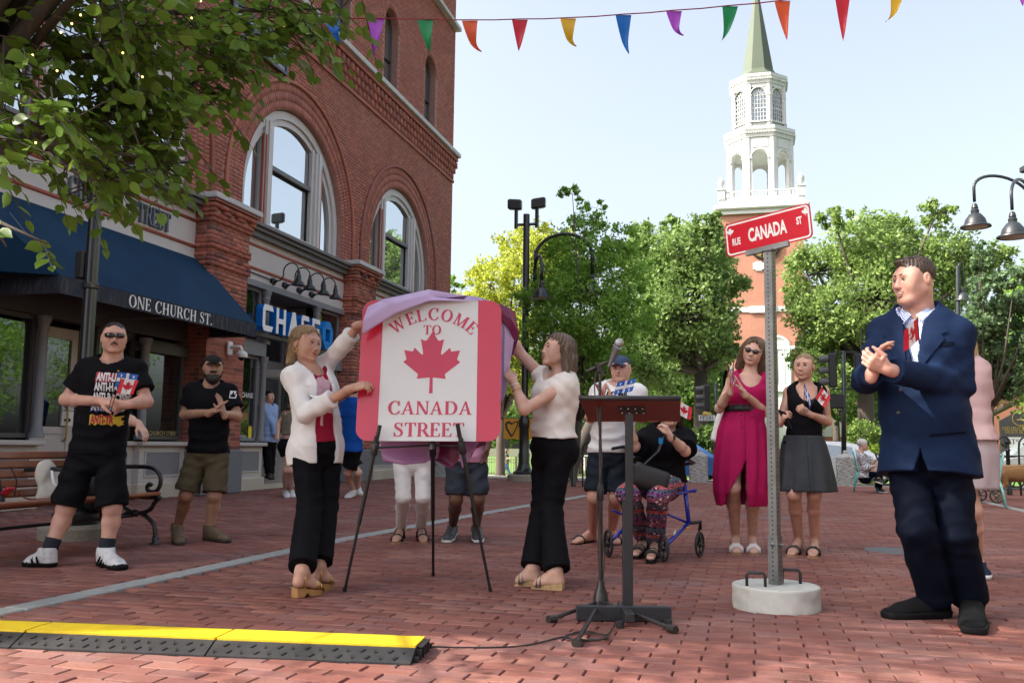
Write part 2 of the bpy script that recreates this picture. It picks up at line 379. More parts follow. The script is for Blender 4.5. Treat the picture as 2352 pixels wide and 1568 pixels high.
# --------- ground
def gzs(s):
 if s<24.0:return 0.0
 if s<56:return -(s-24.0)*0.031
 return -0.992
def gat(x,y):return gzs(x*FD[0]+y*FD[1])
def brick_mat(name,cols,rough=.8,isl=.2,wear=.25,wearcol=(.45,.36,.33),wscale=1.3,bump=.25):
 m=mat(name,cols[0],rough,0.10,30,bump,220,island=0,spec=.25)
 t=m.node_tree; n=t.nodes; L=t.links; b=n['Principled BSDF']
 base=b.inputs['Base Color'].links[0].from_socket
 ge=n.new('ShaderNodeNewGeometry'); oi=n.new('ShaderNodeObjectInfo')
 ad=n.new('ShaderNodeMath'); L.new(ge.outputs['Random Per Island'],ad.inputs[0]); L.new(oi.outputs['Random'],ad.inputs[1])
 fr=n.new('ShaderNodeMath'); fr.operation='FRACT'; L.new(ad.outputs[0],fr.inputs[0])
 cr=n.new('ShaderNodeValToRGB'); e=cr.color_ramp.elements; cr.color_ramp.interpolation='LINEAR'
 e[0].position=0; e[0].color=(*cols[0],1); e[1].position=1; e[1].color=(*cols[-1],1)
 for i,c in enumerate(cols[1:-1]):
  q=e.new((i+1)/(len(cols)-1)); q.color=(*c,1)
 L.new(fr.outputs[0],cr.inputs[0])
 tc=n.new('ShaderNodeTexCoord')
 nz=n.new('ShaderNodeTexNoise'); nz.inputs['Scale'].default_value=wscale; nz.inputs['Detail'].default_value=7; nz.inputs['Roughness'].default_value=.7
 L.new(ge.outputs['Position'],nz.inputs['Vector'])
 mr=n.new('ShaderNodeMapRange'); mr.inputs[1].default_value=.5; mr.inputs[2].default_value=.8; mr.inputs[4].default_value=wear
 L.new(nz.outputs[0],mr.inputs[0])
 mx=n.new('ShaderNodeMix'); mx.data_type='RGBA'; L.new(mr.outputs[0],mx.inputs[0]); L.new(cr.outputs[0],mx.inputs[6]); mx.inputs[7].default_value=(*wearcol,1)
 n2=n.new('ShaderNodeTexNoise'); n2.inputs['Scale'].default_value=60; n2.inputs['Detail'].default_value=5; L.new(ge.outputs['Position'],n2.inputs['Vector'])
 r2=n.new('ShaderNodeMapRange'); r2.inputs[3].default_value=.78; r2.inputs[4].default_value=1.22; L.new(n2.outputs[0],r2.inputs[0])
 sc=n.new('ShaderNodeVectorMath'); sc.operation='SCALE'; L.new(mx.outputs[2],sc.inputs[0]); L.new(r2.outputs[0],sc.inputs['Scale'])
 L.new(sc.outputs[0],b.inputs['Base Color']); return m
M_pav=brick_mat('paver_brick',[(.22,.085,.066),(.165,.065,.054),(.25,.102,.078),(.195,.074,.06),(.19,.09,.082),(.275,.12,.09)],.8,wear=.3,wscale=.9)
M_joint=mat('joint_sand',(.11,.08,.066),.95,.3,40,.4,90)
M_granite_strip=mat('strip_granite',(.30,.31,.30),.8,.18,25,.3,160,dirt=.35,dirtcol=(.16,.15,.14))
M_asphalt=mat('asphalt',(.055,.055,.058),.9,.2,6,.4,200)
M_walk=mat('sidewalk_concrete',(.42,.39,.35),.85,.15,2,.2,120)
M_lawn=mat('lawn_grass',(.10,.20,.025),.9,.35,1.2,.5,60)
mb=MB()
aa=[-300,-40,-12,0,12,40,300]; bb=[-30,0,12,24.05,24.2,33,34,44,50,56,80,160,500]
for b in bb:
 for a in aa:
  P=FN*a+FD*b; mb.v.append((P[0],P[1],gzs(b)-.022))
na=len(aa)
for i in range(len(bb)-1):
 for j in range(na-1):mb.f.append((i*na+j,i*na+j+1,(i+1)*na+j+1,(i+1)*na+j)); mb.m.append(0 if bb[i]<24.1 else 1)
g=mb.obj('ground',[M_joint,mat('park_soil',(.07,.08,.03),.95,.3,3)]); tag(g,kind='structure')
def sheet(name,a0,a1,b0,b1,dz,m,step=4.0):
 mb=MB(); nb=max(1,int((b1-b0)/step))
 for i in range(nb+1):
  b=b0+(b1-b0)*i/nb
  for a in (a0,a1):
   P=FN*a+FD*b; mb.v.append((P[0],P[1],gzs(b)+dz))
 for i in range(nb):mb.f.append((2*i,2*i+1,2*i+3,2*i+2)); mb.m.append(0)
 return tag(mb.obj(name,m),kind='structure')
sheet('road',-60,60,24.9,38.5,-.012,M_asphalt)
sheet('sidewalk',-60,60,38.7,49.0,.01,M_walk)
sheet('lawn',-90,90,49.0,140.0,.02,M_lawn)
pav=MB()
P0=[FN*a+FD*b for a,b in ((-14,1.2),(22,1.2),(22,24.1),(-14,24.1))]
pav.add([(p[0],p[1],-.016)for p in P0],[(0,1,2,3)])
pavement=tag(pav.obj('pavement',M_joint),kind='structure')
M_granite=mat('granite',(.38,.37,.36),.8,.2,45,.5,90)
kb=None
kerb=tag(MB().box(FD*24.22+FN*3+UP*-.08,(.02,36,.05),[FD,FN,UP]).obj('kerb',M_granite),kind='structure')
for k in range(18):
 a=-12+k*1.95
 kb=MB().bbox(FD*24.2+FN*(a+.97)+UP*(-.085),(.15,1.93,.17),[FD,FN,UP],.012).obj('kerb_stone',M_granite,kerb)
def strip_line(pts,wd,nm):
 st=None
 base=MB();
 segs=[]
 for (p,q)in zip(pts[:-1],pts[1:]):
  p,q=np.array(p),np.array(q); Ld=np.linalg.norm(q-p); t=(q-p)/Ld; n_=np.array([t[1],-t[0],0])
  k=max(1,round(Ld/1.5))
  for i in range(k):segs.append((p+t*Ld*(i+.5)/k,Ld/k-.012,t,n_))
  base.add([p-n_*wd*.45-UP*.014,p+n_*wd*.45-UP*.014,q+n_*wd*.45-UP*.014,q-n_*wd*.45-UP*.014],[(0,1,2,3)])
 o=tag(base.obj(nm,M_joint),kind='structure')
 for c,l,t,n_ in segs:
  MB().bbox(c+UP*(-.012),(wd,l,.036),[n_,t,UP],.006).obj('strip_stone',M_granite_strip,o)
 return o
sA=[gnd(0,1405),gnd(390,1323),gnd(780,1240),gnd(1100,1180),gnd(1350,1137)]
t0=nrm(sA[0]-sA[1]); sA[0]=sA[0]+t0*1.2
strip_line(sA,.16,'granite_strip')
sB=[gnd(2352,1176),gnd(2300,1161)]; dB=FD
pB=sB[1]; strip_line([pB-FD*9,pB,pB+FD*9],.16,'granite_strip')
strips=[(sA,.16),([pB-FD*9,pB+FD*9],.16)]
def near_strip(c,wd=.085):
 for pts,w_ in strips:
  for p,q in zip(pts[:-1],pts[1:]):
   d=q-p; t=np.clip(((c-p)@d)/(d@d),0,1);
   if np.linalg.norm((c-p-d*t)[:2])<wd:return True
 return False
BL,BP=.218,.1005
C=[]
b=1.6; row=0
while b<24.1:
 off=(row%2)*BL/2+rnd.uniform(-.006,.006)
 Yc=b*.967
 hw=1.5/2.08*b+2.0
 for k in range(int(-hw/BL)-1,int((hw+.26*b)/BL)+2):
  a=k*BL+off
  C.append((a,b))
 b+=BP; row+=1
C=np.array(C)
W=FN[None]*C[:,:1]+FD[None]*C[:,1:]
keep=(C[:,0]>FDIST+.05)&(W[:,1]>1.5)
xi=1176+FPX*W[:,0]/np.maximum(W[:,1],.1); keep&=(xi>-900)&(xi<3300)
C,W=C[keep],W[keep]
def seg_dist(W,p,q):
 d=(q-p)[:2]; t=np.clip(((W[:,:2]-p[:2])@d)/(d@d),0,1)
 return np.linalg.norm(W[:,:2]-p[:2]-t[:,None]*d,axis=1)
dm=np.full(len(W),9.0)
for pts,w_ in strips:
 for p,q in zip(pts[:-1],pts[1:]):dm=np.minimum(dm,seg_dist(W,np.array(p),np.array(q)))
keep=dm>.10; C,W=C[keep],W[keep]
rg=np.random.default_rng(3)
N=len(C)
hl=BL/2-rg.uniform(.0022,.0048,N); hw_=BP/2-rg.uniform(.0015,.003,N)
hl[rg.random(N)<.06]-=.004
dz=rg.normal(0,.0016,N); tx=rg.normal(0,.006,N); ty=rg.normal(0,.01,N)
da=rg.normal(0,.012,N)
def brick_verts(i):
 c,s_=math.cos(da[i]),math.sin(da[i]); u=FN*c+FD*s_; v=-FN*s_+FD*c
 o=W[i]; out=[]
 for z,ins in ((-.03,0),(-.0045,0),(0,.0042)):
  for x,y in ((-1,-1),(1,-1),(1,1),(-1,1)):
   X,Y=x*(hl[i]-ins),y*(hw_[i]-ins)
   out.append(o+u*X+v*Y+UP*(z+dz[i]+(tx[i]*X+ty[i]*Y)))
 return out
BF=[(0,1,5,4),(1,2,6,5),(2,3,7,6),(3,0,4,7),(4,5,9,8),(5,6,10,9),(6,7,11,10),(7,4,8,11),(8,9,10,11)]
yi=784+0*xi[:1]
rel=W-CAM; dep=rel@Fv; px=1176+FPX*(rel@Rv)/dep; py=784-FPX*(rel@Uv)/dep
size=np.where((px>0)&(px<2352)&(py<1568)&(dep>.5),1/dep,0)
order=np.argsort(-size)[:300]; single=np.zeros(N,bool); single[order]=True
protos=[]
for q in range(6):
 i=order[q*40]
 V=np.array(brick_verts(i))-W[i]; o=MB().add(V,BF).obj('brick',M_pav); protos.append(o.data); bpy.data.objects.remove(o)
for k,i in enumerate(order):
 o=bpy.data.objects.new('brick',protos[rnd.randrange(6)]); COL.objects.link(o); o.parent=pavement
 o.location=tuple(W[i]+UP*dz[i]*.5); o.rotation_euler=(0,0,math.pi if rnd.random()<.5 else 0)
rest=np.where(~single)[0]
c,s_=np.cos(da[rest])[:,None],np.sin(da[rest])[:,None]
u=FN*c+FD*s_; v=-FN*s_+FD*c; V=[]
for z,ins in ((-.03,0),(-.0045,0),(0,.0042)):
 for x,y in ((-1,-1),(1,-1),(1,1),(-1,1)):
  X=x*(hl[rest]-ins); Y=y*(hw_[rest]-ins)
  V.append(W[rest]+u*X[:,None]+v*Y[:,None]+UP*(z+dz[rest]+tx[rest]*X+ty[rest]*Y)[:,None])
V=np.stack(V,1); F=(np.arange(len(rest))*12)[:,None,None]+np.array(BF)[None]
o=np_mesh('brick_courses',V.reshape(-1,3),F.reshape(-1,4),M_pav,pavement); o['kind']='stuff'
# --------- the brick building on the left
M_brick=brick_mat('wall_brick',[(.36,.128,.094),(.30,.112,.087),(.41,.155,.11),(.33,.122,.09),(.27,.105,.088)],.85,wear=.3,wearcol=(.40,.27,.22),wscale=.7)
M_brickd=brick_mat('pilaster_brick',[(.36,.115,.08),(.14,.062,.055),(.39,.13,.085),(.31,.10,.072),(.43,.15,.10),(.22,.08,.065)],.85,wear=.1,wearcol=(.40,.27,.22),wscale=.8)
M_mortar=mat('mortar',(.36,.20,.16),.95,.2,12,.3,120)
M_mortar2=mat('pale_mortar',(.42,.34,.30),.95,.2,12,.3,120)
M_stone=mat('sill_stone',(.50,.50,.49),.85,.15,3,.2,90,dirt=.35,dirtcol=(.22,.21,.2),dscale=1.5)
M_lime=mat('limestone_base',(.50,.45,.37),.85,.15,3,.2,90,dirt=.4,dirtcol=(.28,.24,.2),dscale=1.5)
M_wframe=mat('pale_grey_paint',(.52,.50,.49),.5,.06,3)
M_lgrey=mat('light_panel_paint',(.50,.47,.45),.6,.06,2,dirt=.15,dirtcol=(.36,.34,.32))
M_mgrey=mat('mid_grey_paint',(.20,.205,.225),.5,.08,3)
M_dgrey=mat('dark_cornice_paint',(.12,.115,.115),.5,.12,4)
M_redtrim=mat('red_trim_paint',(.33,.09,.06),.5,.1,5)
M_dkframe=mat('brown_black_frame',(.035,.028,.026),.45,.1,5)
M_glass=glass_mat('window_glass',(.012,.014,.014),.13,.6)
M_glassup=glass_mat('sky_window_glass',(.10,.11,.11),.62,.1)
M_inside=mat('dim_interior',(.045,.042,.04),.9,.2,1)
M_black=mat('black_paint',(.012,.012,.013),.35,.1,6)
M_white=mat('white_paint',(.78,.78,.77),.5,.04,4)
FAX=np.array([FD,UP,FN])
def fb(mb,s0,s1,z0,z1,n0,n1,bev=0):
 c=fc((s0+s1)/2,(z0+z1)/2,(n0+n1)/2); sz=(s1-s0,z1-z0,n1-n0)
 return mb.bbox(c,sz,FAX,bev)if bev else mb.box(c,sz,FAX)
bld=thing('brick_building','red brick corner building with big arched windows over shopfronts','building',fc(13,0,-4))
ARC=[5.05,10.98,16.87,22.76]; AR,SPR,S0,S1,ZT=2.135,5.68,.6,26.95,17.6
UPW=[3.35+3.05*k for k in range(8)]
loop=[(S0,ZT),(S0,5.0)]
for c in ARC:
 loop+=[(c-AR,5.0)]+[(c-AR*math.cos(a),SPR+AR*math.sin(a))for a in np.linspace(0,math.pi,33)]+[(c+AR,5.0)]
loop+=[(S1,5.0),(S1,ZT)]
def win_loop(c,hw,z0,zs):return [(c-hw,z0),(c+hw,z0)]+[(c+hw*math.cos(a),zs+hw*math.sin(a))for a in np.linspace(0,math.pi,13)]
holes=[win_loop(c,.47,10.2,12.05)for c in UPW]+[win_loop(c,.47,14.5,16.2)for c in UPW]
outline_fill([[fc(a,b,0)for a,b in lp]for lp in [loop]+holes],-FN,.42,'wall',M_mortar,bld)
mb=MB(); fb(mb,S0+.01,S1-.01,17.5,17.7,-12,-.01); fb(mb,S0,S0+.4,0,17.5,-12,-.43); fb(mb,S1-.4,S1,0,17.5,-12,-.43); fb(mb,S0,S1,0,17.5,-12.3,-12.01)
mb.obj('end_wall',M_mortar,bld)
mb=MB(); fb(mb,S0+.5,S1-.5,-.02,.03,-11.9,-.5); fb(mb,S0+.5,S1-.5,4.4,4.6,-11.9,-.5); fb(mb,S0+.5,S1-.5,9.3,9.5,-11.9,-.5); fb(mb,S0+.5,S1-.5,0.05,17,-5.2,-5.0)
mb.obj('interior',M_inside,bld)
CH,BLn=.0765,.222
cs,kinds=[],[]
rg=np.random.default_rng(11)
def in_open(s,z,m=0.0):
 for c in ARC:
  if z<=SPR and abs(s-c)<AR+m+.0:return True
  if z>SPR and (s-c)**2+(z-SPR)**2<(AR+m)**2:return True
 return False
def in_win(s,z):
 for c in UPW:
  for z0,zs in ((10.2,12.05),(14.5,16.2)):
   if abs(s-c)<.56 and z0-.05<z<zs:return True
   if z>=zs and (s-c)**2+(z-zs)**2<.66**2:return True
 return False
faceC,faceH=[],[]
row=0; z=5.05+CH/2
while z<15.6:
 if 9.25<z<10.22:z+=CH; row+=1; continue
 s=7.6+(row%2)*BLn/2
 while s<S1-.02:
  l=min(BLn,S1-s)
  m=s+l/2
  near=in_open(m,z,.60)if z>SPR else in_open(m,z,.60)
  if not near and not in_win(m,z):
   faceC.append(fc(m,z,-.0065+rg.normal(0,.0008))); faceH.append((l/2-.005,CH/2-.005,.012))
  s+=BLn
 z+=CH; row+=1
o=boxes_mesh('brick_courses',faceC,faceH,FAX,M_brick,bld); o['kind']='stuff'
vC,vH,vA=[],[],[]
hood=MB(); rev=MB()
for c in ARC[1:]:
 for ri,(r0,dn,pr)in enumerate(((AR+.005,.30,.008),(AR+.185,.2,.012),(AR+.365,.2,.016))):
  rm=r0+.085; n_=int(math.pi*rm/.0765)
  for k in range(n_):
   a=math.pi*(k+.5)/n_; rad=-FD*math.cos(a)+UP*math.sin(a); tan=FD*math.sin(a)+UP*math.cos(a)
   vC.append(fc(c,SPR,pr-dn/2+rg.normal(0,.001))+rad*rm); vH.append((.036,.086,dn/2)); vA.append((tan,rad,FN))
  zz=5.03
  while zz<SPR-.03:
   for sg in (-1,1):
    vC.append(fc(c+sg*rm,zz+.038,pr-dn/2)); vH.append((.086,.036,dn/2)); vA.append((FD,UP,FN))
   zz+=.0765
 pts=[fc(c-2.72,5.05,.03)]+[fc(c-2.72*math.cos(a),SPR+2.72*math.sin(a),.03)for a in np.linspace(0,math.pi,49)]+[fc(c+2.72,5.05,.03)]
 hood.tube(pts,.04,6)
o=boxes_mesh('arch_bricks',vC,vH,np.array(vA),M_brick,bld,faces=(0,1,2,3,4,5)); o['kind']='stuff'
hood.obj('hood_mould',M_brick,bld,smooth=True)
vC,vH,vA=[],[],[]
for c in UPW[1:]:
 n_=24
 for k in range(n_):
  a=math.pi*(k+.5)/n_; rad=-FD*math.cos(a)+UP*math.sin(a); tan=FD*math.sin(a)+UP*math.cos(a)
  vC.append(fc(c,12.05,-.09)+rad*.565); vH.append((.033,.09,.105)); vA.append((tan,rad,FN))
o=boxes_mesh('arch_bricks',vC,vH,np.array(vA),M_brick,bld); o['kind']='stuff'
mb=MB(); dC,dH=[],[]
fb(mb,S0,S1+.03,9.94,10.06,-.02,.17); fb(mb,S0,S1+.02,9.25,9.34,-.02,.05)
mb.obj('cornice',M_brick,bld)
for r_,(z0,z1,n1)in enumerate(((9.36,9.53,.06),(9.55,9.72,.095),(9.74,9.92,.13))):
 s=7.6+r_*.085
 while s<S1:
  dC.append(fc(s+.08,(z0+z1)/2,n1/2)); dH.append((.075,(z1-z0)/2,n1/2)); s+=.255
 dC.append(fc((S0+S1)/2,(z0+z1)/2,.01)); dH.append(((S1-S0)/2,(z1-z0)/2+.01,.012))
boxes_mesh('dentil_course',dC,dH,FAX,M_brick,bld)['kind']='stuff'
band=None
s=S0
while s<S1:
 e=min(s+1.8,S1+.06); fb(MB(),s,e,10.065,10.2,-.05,.26,.012).obj('sill_stone',M_stone,bld)if e>8 else None; s+=1.81
mb=MB(); fb(mb,S0,S1+.06,14.35,14.48,-.05,.2,.01); mb.obj('sill_band',M_stone,bld)
def sash_window(c,hw,z0,zs,z1,n,fm,gm,arched=True):
 f=MB(); pts=[fc(c-hw,z0,n)]+[fc(c-hw*math.cos(a),zs+hw*math.sin(a),n)for a in np.linspace(0,math.pi,13)]+[fc(c+hw,z0,n)]
 f.tube(pts,.045,4); fb(f,c-hw,c+hw,z0,z0+.09,n-.04,n+.04); zm=(z0+z1)/2-.1; fb(f,c-hw,c+hw,zm-.035,zm+.035,n-.03,n+.03)
 o=f.obj('window',fm,bld)
 g=MB(); g.add([fc(a,b,n-.02)for a,b in [(c-hw,z0),(c+hw,z0),(c+hw,zs)]+[(c+hw*math.cos(a),zs+hw*math.sin(a))for a in np.linspace(.2,math.pi-.2,11)]+[(c-hw,zs)]],[tuple(range(15))])
 g.obj('pane',gm,o)
for c in UPW[2:]:sash_window(c,.46,10.2,12.05,12.5,-.22,M_dkframe,M_glassup)
for c in UPW[4:]:sash_window(c,.46,14.5,16.2,16.66,-.22,M_dkframe,M_glassup)
def arch_window(c):
 n=-.14; r=AR-.02
 f=MB()
 def arcband(r0,r1,n0,n1):
  A=np.linspace(0,math.pi,41)
  rings=[]
  P=[(-1,5.02)]+[(-math.cos(a),SPR)for a in A]+[(1,5.02)]
  for i,a in enumerate([None]+list(A)+[None]):
   if a is None:
    sg=-1 if i==0 else 1; q=[(c+sg*r0,5.02),(c+sg*r1,5.02)]
   else:q=[(c-r0*math.cos(a),SPR+r0*math.sin(a)),(c-r1*math.cos(a),SPR+r1*math.sin(a))]
   rings.append([fc(*q[0],n0),fc(*q[1],n0),fc(*q[1],n1),fc(*q[0],n1)])
  f.loft(rings)
 arcband(r-.17,r,n-.1,n+.03); arcband(r-.30,r-.175,n-.1,n-.02)
 zt=lambda x,rr:SPR+math.sqrt(max(rr*rr-x*x,.01))
 for sg in (-1,1):
  x=sg*1.09
  fb(f,c+x-.15,c+x+.15,5.02,zt(1.2,r-.1),n-.1,n+.05)
  fb(f,c+x-.05,c+x+.05,5.05,zt(1.1,r-.15),n+.05,n+.085)
  fb(f,c+sg*.89-.05,c+sg*.89+.05,5.1,zt(.9,r-.2),n-.08,n)
 fb(f,c-AR+.03,c+AR-.03,5.0,5.12,n-.12,n+.06); fb(f,c-.86,c+.86,5.12,5.24,n-.08,n)
 o=f.obj('window',M_wframe,bld)
 for sg in (-1,1):
  for d in (-.12,.10):
   t=MB()
   x=sg*1.09+d
   if (d>0)==(sg>0):fb(t,c+x-.018,c+x+.018,5.12,zt(1.25,r-.3),n+.05,n+.075); t.obj('red_fillet',M_redtrim,o)
 for sg in (-1,1):
  t=MB(); x=c+sg*1.24; fb(t,x-.018,x+.018,5.14,zt(1.3,r-.25),n-.02,n+.03); t.obj('red_fillet',M_redtrim,o)
 rl=MB(); fb(rl,c-.84,c+.84,6.40,6.49,n-.07,n-.01); rl.obj('meeting_rail',M_dgrey,o)
 A=np.linspace(0.02,math.pi-.02,31)
 for k,(x0,x1,nn)in enumerate(((-AR+.2,-1.0,n-.08),(-1.0,1.0,n-.09),(1.0,AR-.2,n-.08))):
  g=MB(); poly=[(c+x0,5.1),(c+x1,5.1)]
  for q in np.linspace(x1,x0,15):poly.append((c+q,zt(q,r-.18)))
  if k==1:
   lo=[(c-1,5.1),(c+1,5.1),(c+1,6.44),(c-1,6.44)]
   g.add([fc(a,b,nn-.02)for a,b in lo],[(0,1,2,3)]); g.obj('pane',M_glassup,o); g=MB(); poly[0]=(c-1,6.44); poly[1]=(c+1,6.44)
  g.add([fc(a,b,nn)for a,b in poly],[tuple(range(len(poly)))]); g.obj('pane',M_glassup,o)
for c in ARC[1:]:arch_window(c)
def pilaster(c,single):
 hw,n1=.60,.30
 p=MB(); fb(p,c-hw+.008,c+hw-.008,0.75,5.0,-.3,n1-.004); core=p.obj('pilaster',M_mortar2,bld)
 z,row=.76+CH/2,0; Cs,Hs=[],[]
 while z<4.98:
  ex=0.0
  if 3.93<z<4.1 or 4.22<z<4.34:ex=.035
  if z>4.68:ex=.03+(z-4.68)*.28
  S=[c-hw-ex,c-hw-ex+(.11 if row%2 else .222)]
  while S[-1]<c+hw+ex-.1:S.append(min(S[-1]+.222,c+hw+ex))
  S[-1]=c+hw+ex
  dentrow=4.78<z<4.90
  for k,(a,b)in enumerate(zip(S[:-1],S[1:])):
   if dentrow and k%2:continue
   Cs.append(fc((a+b)/2,z,n1+ex-.05+rg.normal(0,.0015))); Hs.append(((b-a)/2-.004,CH/2-.004,.05))
  for sd in (-1,1):
   nn=[n1+ex-.105,(n1-.2)if row%2 else (n1-.3),-.1]
   for a,b in zip(nn[:-1],nn[1:]):
    Cs.append(fc(c+sd*(hw+ex-.045),z,(a+b)/2)); Hs.append((.045,CH/2-.004,(a-b)/2-.004))
  z+=CH; row+=1
 if single:
  from itertools import islice
  idx=[i for i in range(len(Cs))]
  sizes={}
  for i in idx[:single]:
   key=tuple(np.round(Hs[i],2))
   if key not in sizes:
    q=MB().box((0,0,0),[2*h for h in Hs[i]],FAX).obj('brick',M_brickd); sizes[key]=q.data; bpy.data.objects.remove(q)
   o=bpy.data.objects.new('brick',sizes[key]); COL.objects.link(o); o.parent=bld; o.location=tuple(Cs[i]-woff(bld))
  Cs,Hs=Cs[single:],Hs[single:]
 if Cs:boxes_mesh('pilaster_bricks',Cs,Hs,FAX,M_brickd,bld)['kind']='stuff'
 q=MB(); fb(q,c-hw-.16,c+hw+.16,5.03,5.13,-.2,n1+.17,.01); q.obj('pilaster_cap',M_stone,bld)
 q=MB(); fb(q,c-hw-.12,c+hw+.12,4.985,5.028,-.2,n1+.13); q.obj('cap_course',M_brick,bld)
 q=MB(); fb(q,c-hw-.02,c+hw+.02,0,.76,-.3,n1+.06,.02); q.obj('pilaster_base',M_pbase,bld)
M_pbase=mat('grey_granite_base',(.16,.17,.19),.6,.15,20,.2,120)
pilaster(13.97,300); pilaster(19.82,0); pilaster(26.3,0); pilaster(8.0,0)
def bay(c):
 a,b=c-2.36,c+2.36
 q=MB(); fb(q,a,b,4.80,4.9,-.3,.12); fb(q,a,b,4.9,4.97,-.3,.2); fb(q,a,b,4.971,5.03,-.3,.27); q.obj('shop_cornice',M_dgrey,bld)
 q=MB(); fb(q,a,b,4.02,4.80,-.3,0.0); q.obj('sign_band',M_lgrey,bld)
 for z in (4.66,4.21):MB().tube([fc(a,z,.0),fc(b,z,.0)],.032,8).obj('red_bead',M_redtrim,bld,smooth=True)
 q=MB(); fb(q,a,b,3.86,3.975,-.3,.05); q.obj('shop_head',M_mgrey,bld)
 q=MB(); fb(q,a,b,3.976,4.018,-.3,.03); q.obj('head_strip',M_lgrey,bld)
for c in ARC[1:]:bay(c)
def column(s,z0,z1,r=.06,n=-.02):
 p=[(r*1.5,0),(r*1.5,.05),(r*1.15,.08),(r*1.15,.13),(r,.16),(r*.95,(z1-z0)-.2),(r*1.15,z1-z0-.17),(r,z1-z0-.13),(r*1.3,z1-z0-.08),(r*1.5,z1-z0-.03),(r*1.5,z1-z0)]
 MB().lathe(fc(s,z0,n),p,12).obj('column',M_mgrey,bld,smooth=40)
def shop_window(s0,s1,z0,z1,n=-.12,fr=M_mgrey,wd=.06):
 f=MB()
 fb(f,s0,s0+wd,z0,z1,n-.04,n+.04); fb(f,s1-wd,s1,z0,z1,n-.04,n+.04); fb(f,s0+wd,s1-wd,z0,z0+wd,n-.04,n+.04); fb(f,s0+wd,s1-wd,z1-wd,z1,n-.04,n+.04)
 o=f.obj('window',fr,bld); g=MB(); g.add([fc(a,b,n)for a,b in ((s0+wd,z0+wd),(s1-wd,z0+wd),(s1-wd,z1-wd),(s0+wd,z1-wd))],[(0,1,2,3)]); g.obj('pane',M_glass,o); return o
def bulkhead(s0,s1,z0=.24,z1=.82,n=0.0):
 q=MB(); fb(q,s0,s1,z0,z1,-.3,n); fb(q,s0-.04,s1+.04,z1,z1+.07,-.3,n+.1,.015); o=q.obj('bulkhead',M_lgrey,bld)
 q=MB(); fb(q,s0+.14,s1-.14,z0+.12,z1-.1,n-.02,n+.006); q.obj('grey_panel',M_mgrey,o)
 q=MB(); a,b=s0+.12,s1-.12
 fb(q,a,b,z1-.1,z1-.075,n,n+.02); fb(q,a,b,z0+.095,z0+.12,n,n+.02); fb(q,a,a+.025,z0+.12,z1-.1,n,n+.02); fb(q,b-.025,b,z0+.12,z1-.1,n,n+.02); q.obj('panel_bead',M_lgrey,o)
 q=MB(); fb(q,s0-.05,s1+.05,-.02,z0,-.3,n+.05,.02); q.obj('stone_plinth',M_lime,bld)
shop_window(14.58,15.72,2.80,3.86); shop_window(14.58,15.72,.92,2.55)
q=MB(); fb(q,14.57,15.80,2.55,2.80,-.3,.03); q.obj('shop_rail',M_mgrey,bld)
column(15.80,2.80,3.86,.075); column(15.80,.92,2.55,.065)
bulkhead(14.58,15.86);
shop_window(18.05,19.20,2.80,3.86); shop_window(18.05,19.20,.92,2.55)
q=MB(); fb(q,17.95,19.21,2.55,2.80,-.3,.03); q.obj('shop_rail',M_mgrey,bld)
column(17.95,2.80,3.86,.075); column(17.95,.92,2.55,.065); bulkhead(17.98,19.2)
q=MB(); n=-.75
fb(q,15.88,17.9,2.42,2.62,n-.06,n+.02); fb(q,15.88,17.9,3.7,3.86,n-.06,n+.02)
for s in (15.88,16.82,17.82):fb(q,s-.04,s+.08,2.621,3.699,n-.06,n+.02)
for s in (15.86,17.92):fb(q,s-.05,s+.06,.0,2.419,n-.06,n+.03)
fb(q,15.8,15.83,.3,3.85,n,-.3); fb(q,17.95,17.98,.3,3.85,n,-.3)
fb(q,15.81,17.97,3.87,3.93,n,-.29)
ent=q.obj('entrance_frame',M_mgrey,bld)
q=MB(); q.add([fc(a,b,n-.02)for a,b in ((15.92,2.6),(17.85,2.6),(17.85,3.72),(15.92,3.72))],[(0,1,2,3)]); q.obj('transom_pane',M_glass,ent)
def door_leaf(name,o,u,wd,hgt,m):
 "leaf hinged at o, running along u"
 u=nrm(u); nn=np.cross(u,UP); AX=np.array([u,UP,nn]); q=MB()
 def bx(x0,x1,z0,z1,t=.05):q.box(o+u*(x0+x1)/2+UP*(z0+z1)/2,(x1-x0,z1-z0,t),AX)
 bx(0,.12,0,hgt); bx(wd-.12,wd,0,hgt); bx(.12,wd-.12,0,.3); bx(.12,wd-.12,hgt-.15,hgt); bx(.12,wd-.12,.9,1.0); bx(.12,wd-.12,.3,.9,.02)
 d=q.obj(name,m,bld); g=MB(); g.add([o+u*a+UP*b for a,b in ((.12,1.0),(wd-.12,1.0),(wd-.12,hgt-.15),(.12,hgt-.15))],[(0,1,2,3)]); g.obj('pane',M_glass,d)
 h=MB(); h.tube([o+u*(wd-.17)+nn*a+UP*b for a,b in ((.02,.8),(.07,.85),(.07,1.25),(.02,1.3))],.014,6); h.obj('handle',M_brass,d); return d
M_brass=mat('brass',(.55,.38,.12),.35,.1,20,metal=1)
door_leaf('door',fc(16.86,.1,n),FN*1+FD*.25,.86,2.3,M_lgrey)
door_leaf('door',fc(17.82,.1,n),-FD,.92,2.3,M_lgrey)
q=MB(); fb(q,15.8,17.98,-.02,.09,n-.3,-.02); q.obj('doorstep',M_lime,bld)
shop_window(20.5,22.7,.92,3.86); shop_window(22.8,25.0,.92,3.86); bulkhead(20.47,25.05)
q=MB(); fb(q,25.12,25.75,0,5.0,-.3,-.02); q.obj('side_pier',M_brick,bld)
M_dark=mat('dark_taupe_paint',(.075,.068,.068),.5,.1,4)
shop_window(8.65,10.02,.92,2.55,-.1,M_dark); column(10.06,.92,2.55,.07,.0); bulkhead(8.65,10.1)
n=-.35
